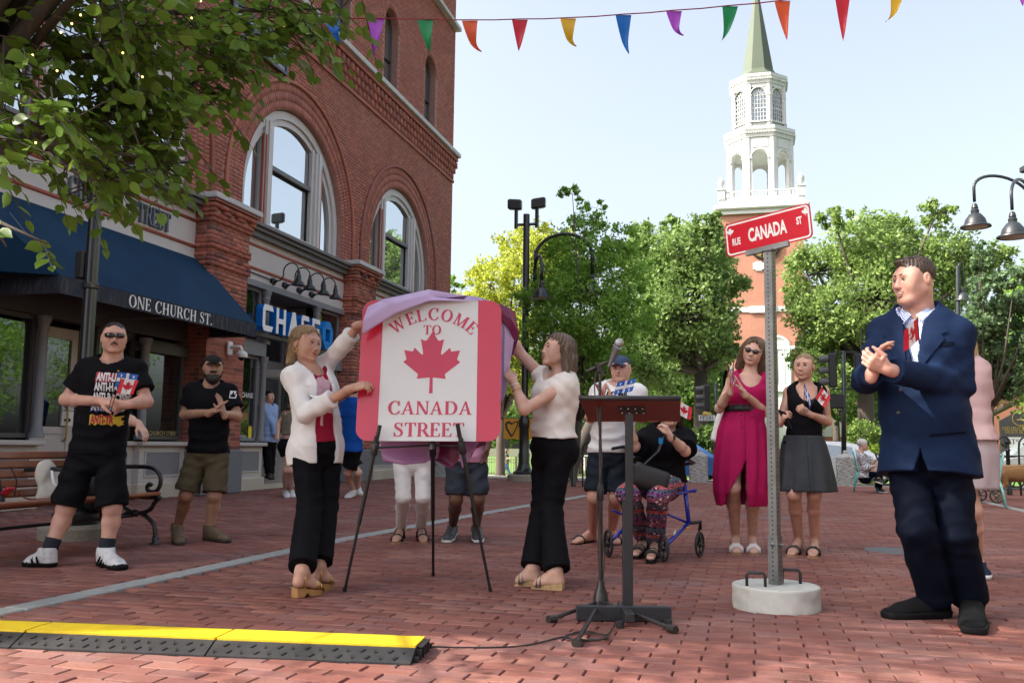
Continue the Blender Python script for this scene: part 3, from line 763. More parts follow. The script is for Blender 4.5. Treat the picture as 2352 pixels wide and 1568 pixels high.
q=MB(); fb(q,10.12,10.22,0,2.52,n-.06,n+.03); fb(q,11.12,11.28,0,2.52,n-.06,n+.03); fb(q,8.6,13.37,2.56,3.85,-.3,-.06); fb(q,12.13,13.37,2.3,2.45,-.3,.0)
fb(q,10.05,10.1,0,2.5,n,-.14); fb(q,8.6,13.37,3.86,4.0,-.3,.02); q.obj('entrance_frame',M_dark,bld)
door_leaf('door',fc(10.23,.08,n),FD,.88,2.4,M_lgrey)
shop_window(11.3,12.16,.92,2.5,-.2,M_dark); shop_window(12.26,13.3,.92,2.5,-.1,M_dark); column(12.2,.92,2.5,.07,.0); bulkhead(12.2,13.36); bulkhead(11.3,12.2,n=-.12)
q=MB(); fb(q,11.3,12.12,2.5,2.56,-.3,-.15); q.obj('shop_rail',M_dark,bld)
s0,s1=fpx(297,483)[0],fpx(387,512)[0]; h=.30; M_let=mat('weathered_grey_letters',(.10,.12,.15),.5,.2,10)
wx=(s1-s0)/serif_width('STREET',h); wc=serif_width('CHURCH',h)*wx
serif_letters('letter',M_let,bld,'STREET',fc(s0,4.28,.004),FD,UP,FN,h,.05,wx,center=False); serif_letters('letter',M_let,bld,'CHURCH',fc(s0-wc-.22,4.28,.004),FD,UP,FN,h,.05,wx,center=False)
M_awn=mat('navy_canvas',(.006,.032,.072),.75,.16,1.5,.15,300,spec=.15,dirt=.25,dirtcol=(.02,.05,.08),dscale=1.2)
M_val=mat('navy_valance',(.010,.014,.028),.8,.3,6,.2,200,stretch=(9,9,1.2),dirt=.55,dirtcol=(.16,.13,.11),dscale=3)
aw=thing('awning','navy blue canvas awning lettered in white along its front edge','awning',fc(11.2,2.66,1.18))
na,za,zt_=1.18,2.86,4.0; sL,sR=8.98,13.45
q=MB()
rows=[]
for t in np.linspace(0,1,7):
 nn=.04+(na-.04)*t; zz=zt_+(za-zt_)*t-.03*math.sin(math.pi*t)
 rows.append([fc((sL+(1-t)*-.62)+(sR-sL+(1-t)*.62)*k/20,zz+(.012 if k%5 else .028)*math.sin(math.pi*t),nn)for k in range(21)])
q.loft(rows,cap=False,closed=False)
q.loft([[fc(sL-.62,zt_,.04),fc(sL-.62,za+.02,.04)],[fc(sL,za,na),fc(sL,za-.0,na)]],cap=False,closed=False)
q.add([fc(sL-.62,zt_,.04),fc(sL,za,na),fc(sL-.30,za,.04)],[(0,1,2)])
q.add([fc(sL-.62,zt_,.045),fc(sL-3,zt_,.045),fc(sL-3,za,na),fc(sL-.05,za,na)],[(0,1,2,3)])if 0 else None
q.add([fc(sR,zt_,.04),fc(sR,za,na),fc(sR,za,.04)],[(0,1,2)])
q.obj('canopy',M_awn,aw,smooth=30)
q=MB(); fb(q,sL,sR,za-.215,za-.004,na-.012,na); fb(q,sL-.012,sL,za-.215,za-.004,.04,na-.0); fb(q,sR,sR+.012,za-.215,za-.004,.04,na); v_=q.obj('valance',M_val,aw)
s0,s1=fpx(297,683,na+.01)[0],fpx(489,733,na+.01)[0]; h=.165; wx=(s1-s0)/(serif_width('ONE',h)+serif_width('CHURCH',h)+serif_width('ST.',h)+.16)
s=s0
for wd in ('ONE','CHURCH','ST.'):
 serif_letters('letter',M_white,v_,wd,fc(s,za-.19,na+.001),FD,UP,FN,h,.003,wx,center=False); s+=(serif_width(wd,h)+.08)*wx
q=MB()
for s in (sL+.02,11.2,sR-.02):q.tube([fc(s,zt_-.05,.06),fc(s,za-.02,na-.03)],.018,6); q.tube([fc(s,za-.2,.06),fc(s,za-.2,na-.03)],.018,6)
q.obj('frame',M_dgrey,aw)
M_blue=mat('sign_blue',(.0,.13,.48),.35,.05,4); M_wsign=mat('sign_white',(.82,.83,.86),.4,.03,4)
bank=thing('bank_sign','blue sided white channel letters and blue ring emblem over bank door','sign',fc(16.8,2.95,.35))
n0,n1=.22,.36; h=.50; t=.105
def blk(g,s0,z,parts):
 for p in parts:flat_poly(g,p,fc(s0,z,0),FD,UP,FN,1,n1,n0)
glyphs={'C':[[(.4,0),(.46,t),(.12,t),(t,.13),(t,h-.13),(.12,h-t),(.46,h-t),(.4,h),(.06,h),(0,h-.08),(0,.08),(.06,0)]],'H':[[(0,0),(t,0),(t,.2),(.33,.2),(.33,0),(.33+t,0),(.33+t,h),(.33,h),(.33,.3),(t,.3),(t,h),(0,h)]],'A':[[(0,0),(.115,0),(.15,.11),(.33,.11),(.365,0),(.48,0),(.31,h),(.17,h),]],'S':[[(0,0),(.37,0),(.43,.07),(.43,.25),(.38,.3),(.11,.3),(.11,.4),(.40,.4),(.36,h),(.06,h),(0,.43),(0,.25),(.05,.2),(.32,.2),(.32,.1),(.04,.1)]],'E':[[(0,0),(.42,0),(.38,.1),(t,.1),(t,.2),(.38,.2),(.38,.3),(t,.3),(t,.4),(.42,.4),(.38,h),(0,h)]]}
sA_,sB_=fpx(603,735,n1)[0],fpx(734,775,n1)[0]; wtot=.46+.435+.48+.43+.42+4*.14; kx=(sB_-sA_)/wtot
s=sA_
for ch in 'CHASE':
 P=glyphs[ch]; wd=max(x for x,_ in P[0])
 def mk(d0,d1,m,nm,par):
  g=MB(); flat_poly(g,[(x*kx,y)for x,y in P[0]],fc(s,2.98,0),FD,UP,FN,1,d1,d0); return g.obj(nm,m,par,recalc=True)
 b_=mk(n0,n1,M_blue,'letter',bank); mk(n1+.001,n1+.008,M_wsign,'letter_face',b_)
 s+=(wd+.14)*kx
ce,cz,r1,r0=fpx(753,774,n1)[0],3.2,.31,.13
for k in range(4):
 a=k*math.pi/2; ca,sa_=math.cos(a),math.sin(a); rot=lambda p:(p[0]*ca-p[1]*sa_,p[0]*sa_+p[1]*ca)
 poly=[(-.13,.31),(.115,.31),(.31,.115),(.125,.115),(-.13,.115)]
 poly=[(-.12,.30),(.12,.30),(.29,.13),(.13,.13),(-.12,.13)]
 g=MB(); flat_poly(g,ccw([(x*.8,y*1.0)for x,y in map(rot,poly)]),fc(ce,cz,0),FD,UP,FN,1,n1,n0); g.obj('emblem_piece',mat('emblem_blue',(.0,.20,.62),.35,.05,4)if k==0 else M_emb,bank,recalc=True)
 if k==0:M_emb=bpy.data.materials['emblem_blue']
q=MB(); fb(q,sA_-.1,sB_+.1,2.90,2.97,.06,.2); fb(q,ce-.25,ce+.25,2.8,2.9,.06,.2); q.obj('raceway',M_dgrey,bank)
lamps=[(624,646),(651,661),(684,680),(712,698)]
base=fpx(*lamps[0])
for k in range(4):
 s=fpx(*lamps[k])[0]; z=4.07
 L_=thing('gooseneck_lamp',['black gooseneck barn lamp nearest the awning over the bank sign','black gooseneck barn lamp over the letter H of the bank sign','black gooseneck barn lamp third along, over the letter S','black gooseneck barn lamp above the blue bank emblem'][k],'lamp',fc(s,z,0),'gooseneck lamps over the bank sign')
 q=MB(); q.lathe(fc(s,z,0),[(.075,0),(.075,.06),(.04,.075),(.025,.12)],10,FN); q.obj('wall_mount',M_black,L_,smooth=40)
 pts=[fc(s,z,.1),fc(s,z+.02,.2)]+[fc(s,z+.17+.19*math.sin(a),.42-.17*math.cos(a))for a in np.linspace(-.3,math.pi,10)]
 q=MB(); q.tube(pts,.014,6); q.obj('arm',M_black,L_,smooth=True)
 e=fc(s,z+.17,.59); q=MB(); q.lathe(e-UP*.27,[(.13,0),(.125,.02),(.10,.07),(.055,.10),(.05,.2),(.035,.22),(.03,.29)],14); q.obj('lamp_shade',M_black,L_,smooth=40)
q=MB(); q.tube([fc(14.6,4.12,.02),fc(fpx(*lamps[0])[0],4.09,.03)],.012,6); q.obj('conduit',M_black,bld)
s,z=fpx(522,800,.3)[0],fpx(522,800,.3)[1]
cm=thing('security_camera','white dome security camera on brick pilaster beside bank window','camera',fc(s,z,.33))
q=MB(); fb(q,s-.07,s+.07,z-.12,z+.12,.325,.37,.01); q.obj('mount_box',M_white,cm)
q=MB(); q.tube([fc(s,z+.02,.37),fc(s+.02,z+.02,.55),fc(s+.02,z-.05,.58)],.035,8); q.obj('bracket',M_white,cm,smooth=True)
q=MB(); q.lathe(fc(s+.02,z-.16,.58),[(.09,0),(.1,.04),(.09,.08),(.05,.11)],14); q.obj('housing',M_white,cm,smooth=40)
q=MB(); q.sphere(fc(s+.02,z-.16,.58),(.06,.06,.06)); q.obj('lens_dome',M_black,cm,smooth=True)
q=MB(); sans_text(q,'1',fc(15.98,2.95,-.70),FD,UP,FN,.34,.004,.004); q.obj('house_number',M_white,bld)
q=MB(); sans_text(q,'CHASE',fc(15.42,1.78,-.112),FD,UP,FN,.13,.002,.002,space=1.05); q.obj('window_letters',M_white,bld)
q=MB(); sans_text(q,'ONE CHURCH STREET',fc(12.78,1.02,-.09),FD,UP,FN,.10,0,.002); q.obj('window_letters',mat('gold_letters',(.45,.36,.16),.5),bld)
q=MB(); fb(q,15.5,15.62,.98,1.2,-.11,-.105); q.obj('yellow_sticker',mat('yellow_sticker',(.75,.6,.03),.6),bld)
q=MB(); fb(q,10.88,11.1,1.1,1.42,n+.0,n+.03); nt_=q.obj('notice',M_white,bld)
q=MB(); sans_text(q,'Please Use\nOther Door',fc(10.99,1.34,n+.032),FD,UP,FN,.045,0,.001); flat_poly(q,[(-.07,-.015),(.02,-.015),(.02,-.035),(.07,0),(.02,.035),(.02,.015),(-.07,.015)],fc(10.99,1.18,n),FD,UP,FN,1,.036,.031); q.obj('notice_print',M_black,nt_)
s0,z0=fpx(606,95); s1,z1=fpx(665,140)
sg=thing('iron_date_plate','black framed iron plate with raised figures high on the brick wall','plaque',fc(15.6,8.6,0))
q=MB(); fb(q,14.0,15.98,8.38,8.98,.03,.09); q.obj('plate',mat('plate_grey',(.22,.26,.31),.5,.15,6),sg)
q=MB()
for a in ((13.96,16.02,8.96,9.02),(13.96,16.02,8.34,8.40),(13.96,14.02,8.40,8.96),(15.96,16.02,8.40,8.96)):fb(q,*a,.03,.12)
for s_ in (15.25,15.6):fb(q,s_-.02,s_+.02,8.4,8.96,.09,.12)
q.obj('frame',M_black,sg)
q=MB()
for ch,s_ in (('1',14.35),('8',14.8),('9',15.42),('7',15.78)):sans_text(q,ch,fc(s_,8.68,.095),FD,UP,FN,.48,.01,.01)
q.obj('figures',M_black,sg)
# --------- white steepled church at the end of the street
def wall_tex(name,c1,c2,mortar,sc):
 m=bpy.data.materials.new(name); m.use_nodes=True; t=m.node_tree; n=t.nodes; L=t.links; b=n['Principled BSDF']; b.inputs['Roughness'].default_value=.9
 tc=n.new('ShaderNodeTexCoord'); br=n.new('ShaderNodeTexBrick'); mp=n.new('ShaderNodeMapping')
 mp.inputs['Rotation'].default_value=(R(90),0,-YAW)
 L.new(tc.outputs['Object'],mp.inputs[0]); L.new(mp.outputs[0],br.inputs[0])
 mp.vector_type='TEXTURE'
 br.inputs['Color1'].default_value=(*c1,1); br.inputs['Color2'].default_value=(*c2,1); br.inputs['Mortar'].default_value=(*mortar,1)
 br.inputs['Scale'].default_value=sc; br.inputs['Mortar Size'].default_value=.012; br.inputs['Brick Width'].default_value=.22; br.inputs['Row Height'].default_value=.075
 nz=n.new('ShaderNodeTexNoise'); nz.inputs['Scale'].default_value=.6; nz.inputs['Detail'].default_value=6; L.new(tc.outputs['Object'],nz.inputs[0])
 mr=n.new('ShaderNodeMapRange'); mr.inputs[3].default_value=.75; mr.inputs[4].default_value=1.25; L.new(nz.outputs[0],mr.inputs[0])
 sc_=n.new('ShaderNodeVectorMath'); sc_.operation='SCALE'; L.new(br.outputs[0],sc_.inputs[0]); L.new(mr.outputs[0],sc_.inputs['Scale']); L.new(sc_.outputs[0],b.inputs['Base Color']); return m
M_cbrick=wall_tex('church_brick',(.42,.15,.085),(.34,.115,.07),(.42,.27,.2),1.0)
M_cwhite=mat('church_white',(.62,.62,.61),.55,.03,2)
M_copper=mat('weathered_copper',(.095,.12,.082),.7,.12,.6,.2,6,stretch=(1,1,.35))
M_gold=mat('gilding',(.75,.52,.16),.35,.08,8,metal=.6)
YT=78.0
TC=at(1757,1000,YT); TC[2]=0; KT=YT/FPX
def tz(y):return at(1757,y,YT)[2]
ch=thing('church','red brick church tower with tall white octagonal belfry and green copper spire','church',(TC[0],TC[1],gat(TC[0],TC[1])))
TF=-FD
def tp(x,z,d):return TC+FN*x+TF*d+UP*z
hw=3.36
def tb(mb,x0,x1,z0,z1,d0,d1,bev=0):
 AX=np.array([FN,UP,TF]); c=tp((x0+x1)/2,(z0+z1)/2,(d0+d1)/2); s=(x1-x0,z1-z0,d1-d0)
 return mb.bbox(c,s,AX,bev)if bev else mb.box(c,s,AX)
q=MB(); tb(q,-hw,hw,-2.5,tz(505),-hw,hw); q.obj('tower',M_cbrick,ch)
for y0,y1,pr in ((718,729,.1),(804,812,.1)):
 q=MB(); tb(q,-hw-pr,hw+pr,tz(y1),tz(y0),-hw-pr,hw+pr); tb(q,-1.1,1.1,tz(y1)-.08,tz(y0)+.06,hw,hw+.2)if y0<750 else None; q.obj('belt_course',M_cwhite,ch)
q=MB(); tb(q,-hw-.25,hw+.25,tz(512),tz(503),-hw-.25,hw+.25); tb(q,-hw-.55,hw+.55,tz(503),tz(492),-hw-.55,hw+.55,.1); tb(q,-hw-.1,hw+.1,tz(492),tz(478),-hw-.1,hw+.1); q.obj('cornice',M_cwhite,ch)
zb,zr=tz(478),tz(460); q=MB()
for sd in range(4):
 a=sd*math.pi/2; u=FN*math.cos(a)+TF*math.sin(a); v=-FN*math.sin(a)+TF*math.cos(a); AX=np.array([u,UP,v])
 o=TC+v*(hw-.1)
 q.box(o+UP*(zr-.05),(2*hw-.5,.12,.16),AX); q.box(o+UP*(zb+.1),(2*hw-.5,.12,.16),AX)
 for k in range(22):q.box(o+u*(-2.9+k*.276)+UP*((zb+zr)/2),(.09,zr-zb-.2,.09),AX)
q.obj('balustrade',M_cwhite,ch)
for sx in (-1,1):
 for sy in (-1,1):
  q=MB(); tb(q,sx*(hw-.1)-.3,sx*(hw-.1)+.3,zb,zr+.12,sy*(hw-.1)-.3,sy*(hw-.1)+.3); tb(q,sx*(hw-.1)-.38,sx*(hw-.1)+.38,zr+.12,zr+.22,sy*(hw-.1)-.38,sy*(hw-.1)+.38)
  q.lathe(tp(sx*(hw-.1),zr+.22,sy*(hw-.1)),[(.22,0),(.1,.08),(.16,.2),(.3,.45),(.3,.7),(.2,.75),(.24,.82),(.1,.95),(.05,1.1)],10); q.obj('urn',M_cwhite,ch,smooth=40)
def octring(r,z,rot=0):
 return [TC+(FN*math.cos(a)+TF*math.sin(a))*(r/math.cos(math.pi/8))+UP*z for a in [math.pi/8+k*math.pi/4+math.pi/2 for k in range(8)]]
def facet(k):
 a=math.pi/2+k*math.pi/4; o=FN*math.cos(a)+TF*math.sin(a); u=np.cross(UP,o); return o,u
def stage(r,z0,z1,open_w,oz0,ozs,name):
 "eight wall facets with round-headed openings"
 half=r*math.tan(math.pi/8)
 for k in range(8):
  o,u=facet(k); P=lambda x,z:TC+o*r+u*x+UP*z
  hole=[(-open_w,oz0),(open_w,oz0)]+[(open_w*math.cos(a),ozs+open_w*math.sin(a))for a in np.linspace(0,math.pi,13)]+[(-open_w,ozs)]
  outer=[(-half,z0),(half,z0),(half,z1),(-half,z1)]
  if oz0<=z0+.01:loops=[[(-half,z0),(-open_w,z0)]+[(-open_w*math.cos(a),ozs+open_w*math.sin(a))for a in np.linspace(0,math.pi,13)]+[(open_w,z0),(half,z0),(half,z1),(-half,z1)]]
  else:loops=[outer,hole]
  outline_fill([[P(*p)for p in lp]for lp in loops],-o,.3,name,M_cwhite,ch)
  t=MB(); AX=np.array([u,UP,o])
  for sx in (-1,1):t.box(P(sx*(half-.13),(z0+z1)/2)+o*.04,(.26,z1-z0,.1),AX)
  t.box(P(0,(ozs+open_w+z1)/2+.1)+o*.02,(open_w*2,.35 if name=='lantern_wall' else .8,.06),AX)
  aw_=[P(-(open_w+.12)*math.cos(a),ozs+(open_w+.12)*math.sin(a))+o*.03 for a in np.linspace(0,math.pi,13)]; t.tube(aw_,.08,4)
  t.box(P(0,oz0-.08)+o*.06,(half*2-.1,.14,.16),AX);
  for sx in (-1,1):t.box(P(sx*(open_w+.15),ozs)+o*.05,(.3,.12,.14),AX)
  t.obj('pilaster_trim',M_cwhite,ch)
r1,r2=146/2*KT,118/2*KT
z1a,z1b=tz(478),tz(338); stage(r1,z1a,z1b,.65,z1a,tz(384),'belfry_wall')
def octcornice(r,za,zb,ov,nm):
 q=MB(); q.loft([octring(r+.12,za),octring(r+.15,za+(zb-za)*.45),octring(r+ov*.6,za+(zb-za)*.5),octring(r+ov,za+(zb-za)*.7),octring(r+ov,zb)]); o=q.obj(nm,M_cwhite,ch)
 d=MB()
 for k in range(8):
  oo,u=facet(k); half=(r+.2)*math.tan(math.pi/8); AX=np.array([u,UP,oo])
  for x in np.arange(-half+.1,half,.21):d.box(TC+oo*(r+.24)+u*x+UP*(za+(zb-za)*.42),(.1,.14,.14),AX)
 d.obj('dentil_course',M_cwhite,o)
octcornice(r1,z1b,tz(315),.28,'cornice')
q=MB(); q.loft([octring(r1+.28,tz(315)),octring(r2+.15,tz(308))]); q.obj('belfry_roof',M_copper,ch)
q=MB(); q.loft([octring(r1-.3,tz(362)),octring(r1-.3,tz(340))]); q.obj('belfry_ceiling',M_cwhite,ch)
z2a,z2b=tz(311),tz(214); stage(r2,z2a,z2b,.60,tz(297),tz(240),'lantern_wall')
octcornice(r2,z2b,tz(193),.27,'cornice')
M_dkglass=glass_mat('lantern_glass',(.02,.022,.025),.25,.35)
for k in range(8):
 o,u=facet(k); P=lambda x,z,d=-.1:TC+o*(r2+d)+u*x+UP*z; zs_,za_=tz(240),tz(297); ow=.6
 g=MB(); poly=[(-ow,za_),(ow,za_)]+[(ow*math.cos(a),zs_+ow*math.sin(a))for a in np.linspace(0,math.pi,13)]
 g.add([P(*p)for p in poly],[tuple(range(len(poly)))]); gl=g.obj('window',M_dkglass,ch)
 t=MB(); AX=np.array([u,UP,o])
 for x in np.linspace(-ow,ow,6)[1:-1]:
  zt2=zs_+math.sqrt(max(ow*ow-x*x,0))*.6; t.box(P(x,(za_+zt2)/2,-.07),(.045,zt2-za_,.05),AX)
 for z in np.linspace(za_,zs_,7):t.box(P(0,z,-.07),(2*ow,.045 if abs(z-za_-3*(zs_-za_)/6)>.1 else .1,.05),AX)
 for rr in (.3,.58):t.tube([P(rr*math.cos(a),zs_+rr*math.sin(a),-.07)for a in np.linspace(0,math.pi,11)],.025,4)
 for a in np.linspace(.4,math.pi-.4,5):t.tube([P(.3*math.cos(a),zs_+.3*math.sin(a),-.07),P(.6*math.cos(a),zs_+.6*math.sin(a),-.07)],.022,4)
 t.obj('muntins',M_cwhite,gl)
q=MB(); q.loft([octring(r2+.12,tz(193)),octring(r2+.1,tz(190)),octring(102/2*KT,tz(187)),octring(96/2*KT,tz(182)),octring(80/2*KT,tz(178)),octring(70/2*KT,tz(170)),octring(64/2*KT,tz(150)),octring(15/2*KT,tz(0)),octring(.05,tz(-48))]); q.obj('spire',M_copper,ch)
ck=tp((1763-1757)*KT,tz(581),hw+.02); q=MB(); q.lathe(ck,[(1.3,0),(1.3,.2),(1.22,.24),(1.2,.2),(.02,.2)],32,TF); cl=q.obj('clock',M_black,ch)
q=MB()
for k in range(12):
 a=k*math.pi/6; rad=FN*math.sin(a)+UP*math.cos(a); tan=FN*math.cos(a)-UP*math.sin(a); AX=np.array([tan,rad,TF]); c_=ck+rad*.93+TF*.23
 for j in range([3,1,2,3,3,2,3,4,5,3,2,3][k]):q.box(c_+tan*(j-([3,1,2,3,3,2,3,4,5,3,2,3][k]-1)/2)*.1,(.05,.34,.02),AX)
for a0 in range(60):
 a=a0*math.pi/30; rad=FN*math.sin(a)+UP*math.cos(a); tan=FN*math.cos(a)-UP*math.sin(a); q.box(ck+rad*1.16+TF*.22,(.03,.05,.02),np.array([tan,rad,TF]))
q.obj('numerals',M_gold,cl)
for a,l,w_ in ((R(145),.95,.06),(R(285),.62,.09)):
 rad=FN*math.sin(a)+UP*math.cos(a); tan=FN*math.cos(a)-UP*math.sin(a); q=MB(); q.box(ck+rad*l*.4+TF*.26,(w_,l*1.2,.02),np.array([tan,rad,TF])); q.obj('hand',M_gold,cl)
q=MB(); q.box(tp(-.3,tz(628),hw+.05),(.9,.55,.1),np.array([FN,UP,TF])); q.box(tp(-.3,tz(628),hw+.05),(.5,.8,.11),np.array([FN,UP,TF])); q.obj('cross_plaque',M_cwhite,ch)
cx=(1784-1757)*KT; q=MB(); zs_=tz(812); ow=1.05
poly=[(-ow,tz(1030)),(ow,tz(1030))]+[(ow*math.cos(a),zs_+ow*math.sin(a))for a in np.linspace(0,math.pi,15)]
q.add([tp(cx+a,b,hw+.03)for a,b in poly],[tuple(range(len(poly)))]);
q.tube([tp(cx-ow,tz(1030),hw+.03)]+[tp(cx-ow*math.cos(a),zs_+ow*math.sin(a),hw+.03)for a in np.linspace(0,math.pi,15)]+[tp(cx+ow,tz(1030),hw+.03)],.14,4)
tb(q,cx-ow-.2,cx+ow+.2,tz(905),tz(895),hw,hw+.25); tb(q,cx-ow,cx+ow,tz(950),tz(945),hw,hw+.2)
for x in (-.55,0,.55):tb(q,cx+x-.05,cx+x+.05,tz(890),tz(800),hw,hw+.08)
dr=q.obj('arched_doorway',mat('pale_green_white',(.66,.72,.66),.5,.04,3),ch)
q=MB(); tb(q,-8.5,8.5,-2.5,tz(850),-30,-hw-.05); nv=q.obj('nave',M_cbrick,ch)
q=MB(); e,pk=tz(850),tz(700)
q.add([tp(-9,e,-3.2),tp(9,e,-3.2),tp(0,pk,-3.2),tp(-9,e,-31),tp(9,e,-31),tp(0,pk,-31)],[(0,1,2),(3,5,4),(0,2,5,3),(1,4,5,2),(0,3,4,1)]); q.obj('roof',mat('slate',(.10,.11,.12),.7,.2,3),nv)
for sx in (-1,1):
 q=MB(); tb(q,sx*5.8-.9,sx*5.8+.9,tz(1000),tz(900),-hw,-hw+.02); tb(q,sx*5.8-1.1,sx*5.8+1.1,tz(900),tz(893),-hw,-hw+.2)
 for x in (-.6,0,.6):tb(q,sx*5.8+x-.05,sx*5.8+x+.05,tz(1000),tz(900),-hw,-hw+.08)
 q.obj('window',bpy.data.materials['pale_green_white'],nv)
def far_house(nm,label,cat,x0,x1,ytop,Y,col,dep=9,windows=(),roofc=(.12,.12,.13)):
 A,B=at(x0,1000,Y),at(x1,1000,Y); c=(A+B)/2; wd=np.linalg.norm(B-A); zt2=at((x0+x1)/2,ytop,Y)[2]; gzv=gat(c[0],c[1])-.3
 h=thing(nm,label,cat,(c[0],c[1],gzv)); AX=np.array([FN,FD,UP])
 q=MB(); q.box([c[0]+FD[0]*dep/2,c[1]+FD[1]*dep/2,(gzv+zt2)/2],(wd,dep,zt2-gzv),AX); q.obj('wall',mat(nm+'_paint',col,.8,.08,1),h)
 P=lambda x,y,z:np.array([c[0],c[1],0])+FN*x+FD*y+UP*z
 q=MB(); o_=.4; pk=zt2+wd*.22
 q.add([P(-wd/2-o_,-o_,zt2),P(wd/2+o_,-o_,zt2),P(wd/2+o_,dep+o_,zt2),P(-wd/2-o_,dep+o_,zt2),P(-wd/2-o_,dep/2,pk),P(wd/2+o_,dep/2,pk)],[(0,1,5,4),(2,3,4,5),(0,4,3),(1,2,5),(0,3,2,1)]); q.obj('roof',mat(nm+'_roof',roofc,.8,.15,3),h)
 for fx,z0,z1,hw_ in windows:
  q=MB(); q.box(P(fx,-.04,(z0+z1)/2),(hw_*2+.24,.06,z1-z0+.24),AX); wf=q.obj('window',M_cwhite,h)
  q=MB(); q.box(P(fx,-.075,(z0+z1)/2),(hw_*2,.02,z1-z0),AX); q.obj('pane',M_dkglass,wf)
 return h
far_house('cream_house','cream painted house half hidden by trees left of church tower','house',1575,1668,850,66,(.62,.52,.36),9,[(-.6,.8,2.4,.45),(.9,.8,2.4,.45),(-.6,3.6,5,.45),(.9,3.6,5,.45)])
far_house('white_house','low white house glimpsed beneath the street tree branches','house',1290,1420,985,72,(.72,.72,.70),8,[(-1.4,.2,1.2,.4),(0,.2,1.2,.4),(1.4,.2,1.2,.4)])
far_house('brick_school','plain brick block far behind the maple and the railings','building',2140,2560,900,62,(.30,.12,.08),10,[(-3.4,.5,2,.6),(0,.5,2,.6),(3.4,.5,2,.6)])
ob=thing('opposite_block','pale brick shop block across the mall mirrored in windows','building',(22,8,0))
q=MB(); c_=FN*20+FD*10; q.box(c_+UP*4.5,(10,34,9),np.array([FN,FD,UP])); q.obj('wall',mat('tan_brick',(.42,.32,.22),.85,.15,2),ob)
for k in range(8):
 q=MB(); q.box(FN*14.97+FD*(-4+k*4)+UP*1.8,(.06,2.8,2.6),np.array([FN,FD,UP])); q.obj('window',M_glass,ob)
 q=MB(); q.box(FN*14.97+FD*(-4+k*4)+UP*6,(.06,1.6,2.2),np.array([FN,FD,UP])); q.obj('window',M_glassup,ob)
# --------- trees
def leaf_mat(name,c,trans=.38,isl=.38,rough=.45):
 m=mat(name,c,rough,.25,.35,island=isl,trans=trans,spec=.3,coord='Object'); return m
M_bark=mat('bark',(.075,.06,.048),.9,.25,14,.6,40,stretch=(3,3,.6))
def leaves_np(P,size,rg,up=.35,asp=.55):
 n=len(P); d=rg.normal(size=(n,3)); d[:,2]-=.35; d/=np.linalg.norm(d,axis=1)[:,None]
 nn=rg.normal(size=(n,3))*(1-up)+np.array([0,0,up*1.6]); s=np.cross(d,nn); s/=np.linalg.norm(s,axis=1)[:,None]+1e-9
 L=(size*rg.uniform(.65,1.25,n))[:,None]; nrm_=np.cross(s,d)
 V=np.stack([P-d*L*.5,P+s*L*asp*.5-nrm_*L*.06,P+d*L*.5,P-s*L*asp*.5-nrm_*L*.06],1)
 return V.reshape(-1,3),np.arange(4*n).reshape(n,4)
def blobs_px(lst,Y,jit,rg):
 k=Y/FPX; out=[]
 for b in lst:
  dy=b[3]if len(b)>3 else rg.uniform(-jit,jit); c=at(b[0],b[1],Y); c=c+np.array([0,dy,0]); r=b[2]*k; out.append((c,np.array([r,r*1.0,r*.85])))
 return out
def tree(name,label,base,fork,blobs,n_leaf,size,lm,tr,seed,group=None,clump=55,fill=.35,bark=None,twigs=True,cat='tree'):
 rg=np.random.default_rng(seed); base=np.asarray(base,float); t=thing(name,label,cat,base,group)
 w_=np.array([b[1][0]**2 for b in blobs]); w_/=w_.sum()
 mb=MB(); fork=np.asarray(fork,float)
 mb.tube([base-UP*.2,base+UP*.15,base+(fork-base)*.5+rg.normal(0,.03,3)*[1,1,0],fork],[tr*1.5,tr*1.12,tr,tr*.85],9)
 pts=[]
 for (c,r),f in zip(blobs,w_):
  mid=fork+(c-fork)*.5+rg.normal(0,.06,3)*np.linalg.norm(c-fork); mid[2]-=.05*np.linalg.norm(c-fork)
  r0=tr*(.35+.5*min(1,f*4)); mb.tube([fork-UP*.1,mid,c],[r0,r0*.65,r0*.25],6)
  m=max(3,int(n_leaf*f/clump))
  for k in range(m):
   d=rg.normal(size=3); d/=np.linalg.norm(d); u=(rg.uniform(fill,1))**.6; cc=c+d*r*u
   if twigs and k%3==0:mb.tube([c+(cc-c)*.1,c+(cc-c)*.6+rg.normal(0,.05,3)*r[0],cc],[r0*.2,r0*.12,.006],4)
   pts.append(cc+rg.normal(size=(clump,3))*r*.13+(d*rg.uniform(0,.12,(clump,1))*r[0]))
 mb.obj('trunk',bark or M_bark,t,smooth=True)
 V,F=leaves_np(np.concatenate(pts),size,rg); np_mesh('crown',V,F,lm,t); return t
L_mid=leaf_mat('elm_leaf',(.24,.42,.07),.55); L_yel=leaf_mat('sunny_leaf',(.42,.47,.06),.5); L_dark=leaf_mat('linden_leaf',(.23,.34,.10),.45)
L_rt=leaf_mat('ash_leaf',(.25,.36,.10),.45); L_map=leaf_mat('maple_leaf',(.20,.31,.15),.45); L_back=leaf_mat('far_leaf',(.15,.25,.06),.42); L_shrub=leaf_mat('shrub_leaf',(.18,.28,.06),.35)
rg=np.random.default_rng(5)
def gp(px,Y):p=at(px,1000,Y); p[2]=gat(p[0],p[1]); return p
tree('elm_tree','vase shaped green street tree beside the banner lamp post',gp(1318,23.4),at(1330,960,23.4),blobs_px([(1345,520,60),(1288,640,80),(1400,640,90),(1345,740,115),(1262,770,75),(1440,740,62),(1330,850,100),(1230,690,45),(1310,465,30),(1378,458,26),(1330,590,85),(1420,560,48),(1462,680,34),(1250,850,60),(1400,840,70),(1370,900,50)],23.4,.9,rg),30000,.11,L_mid,.09,1)
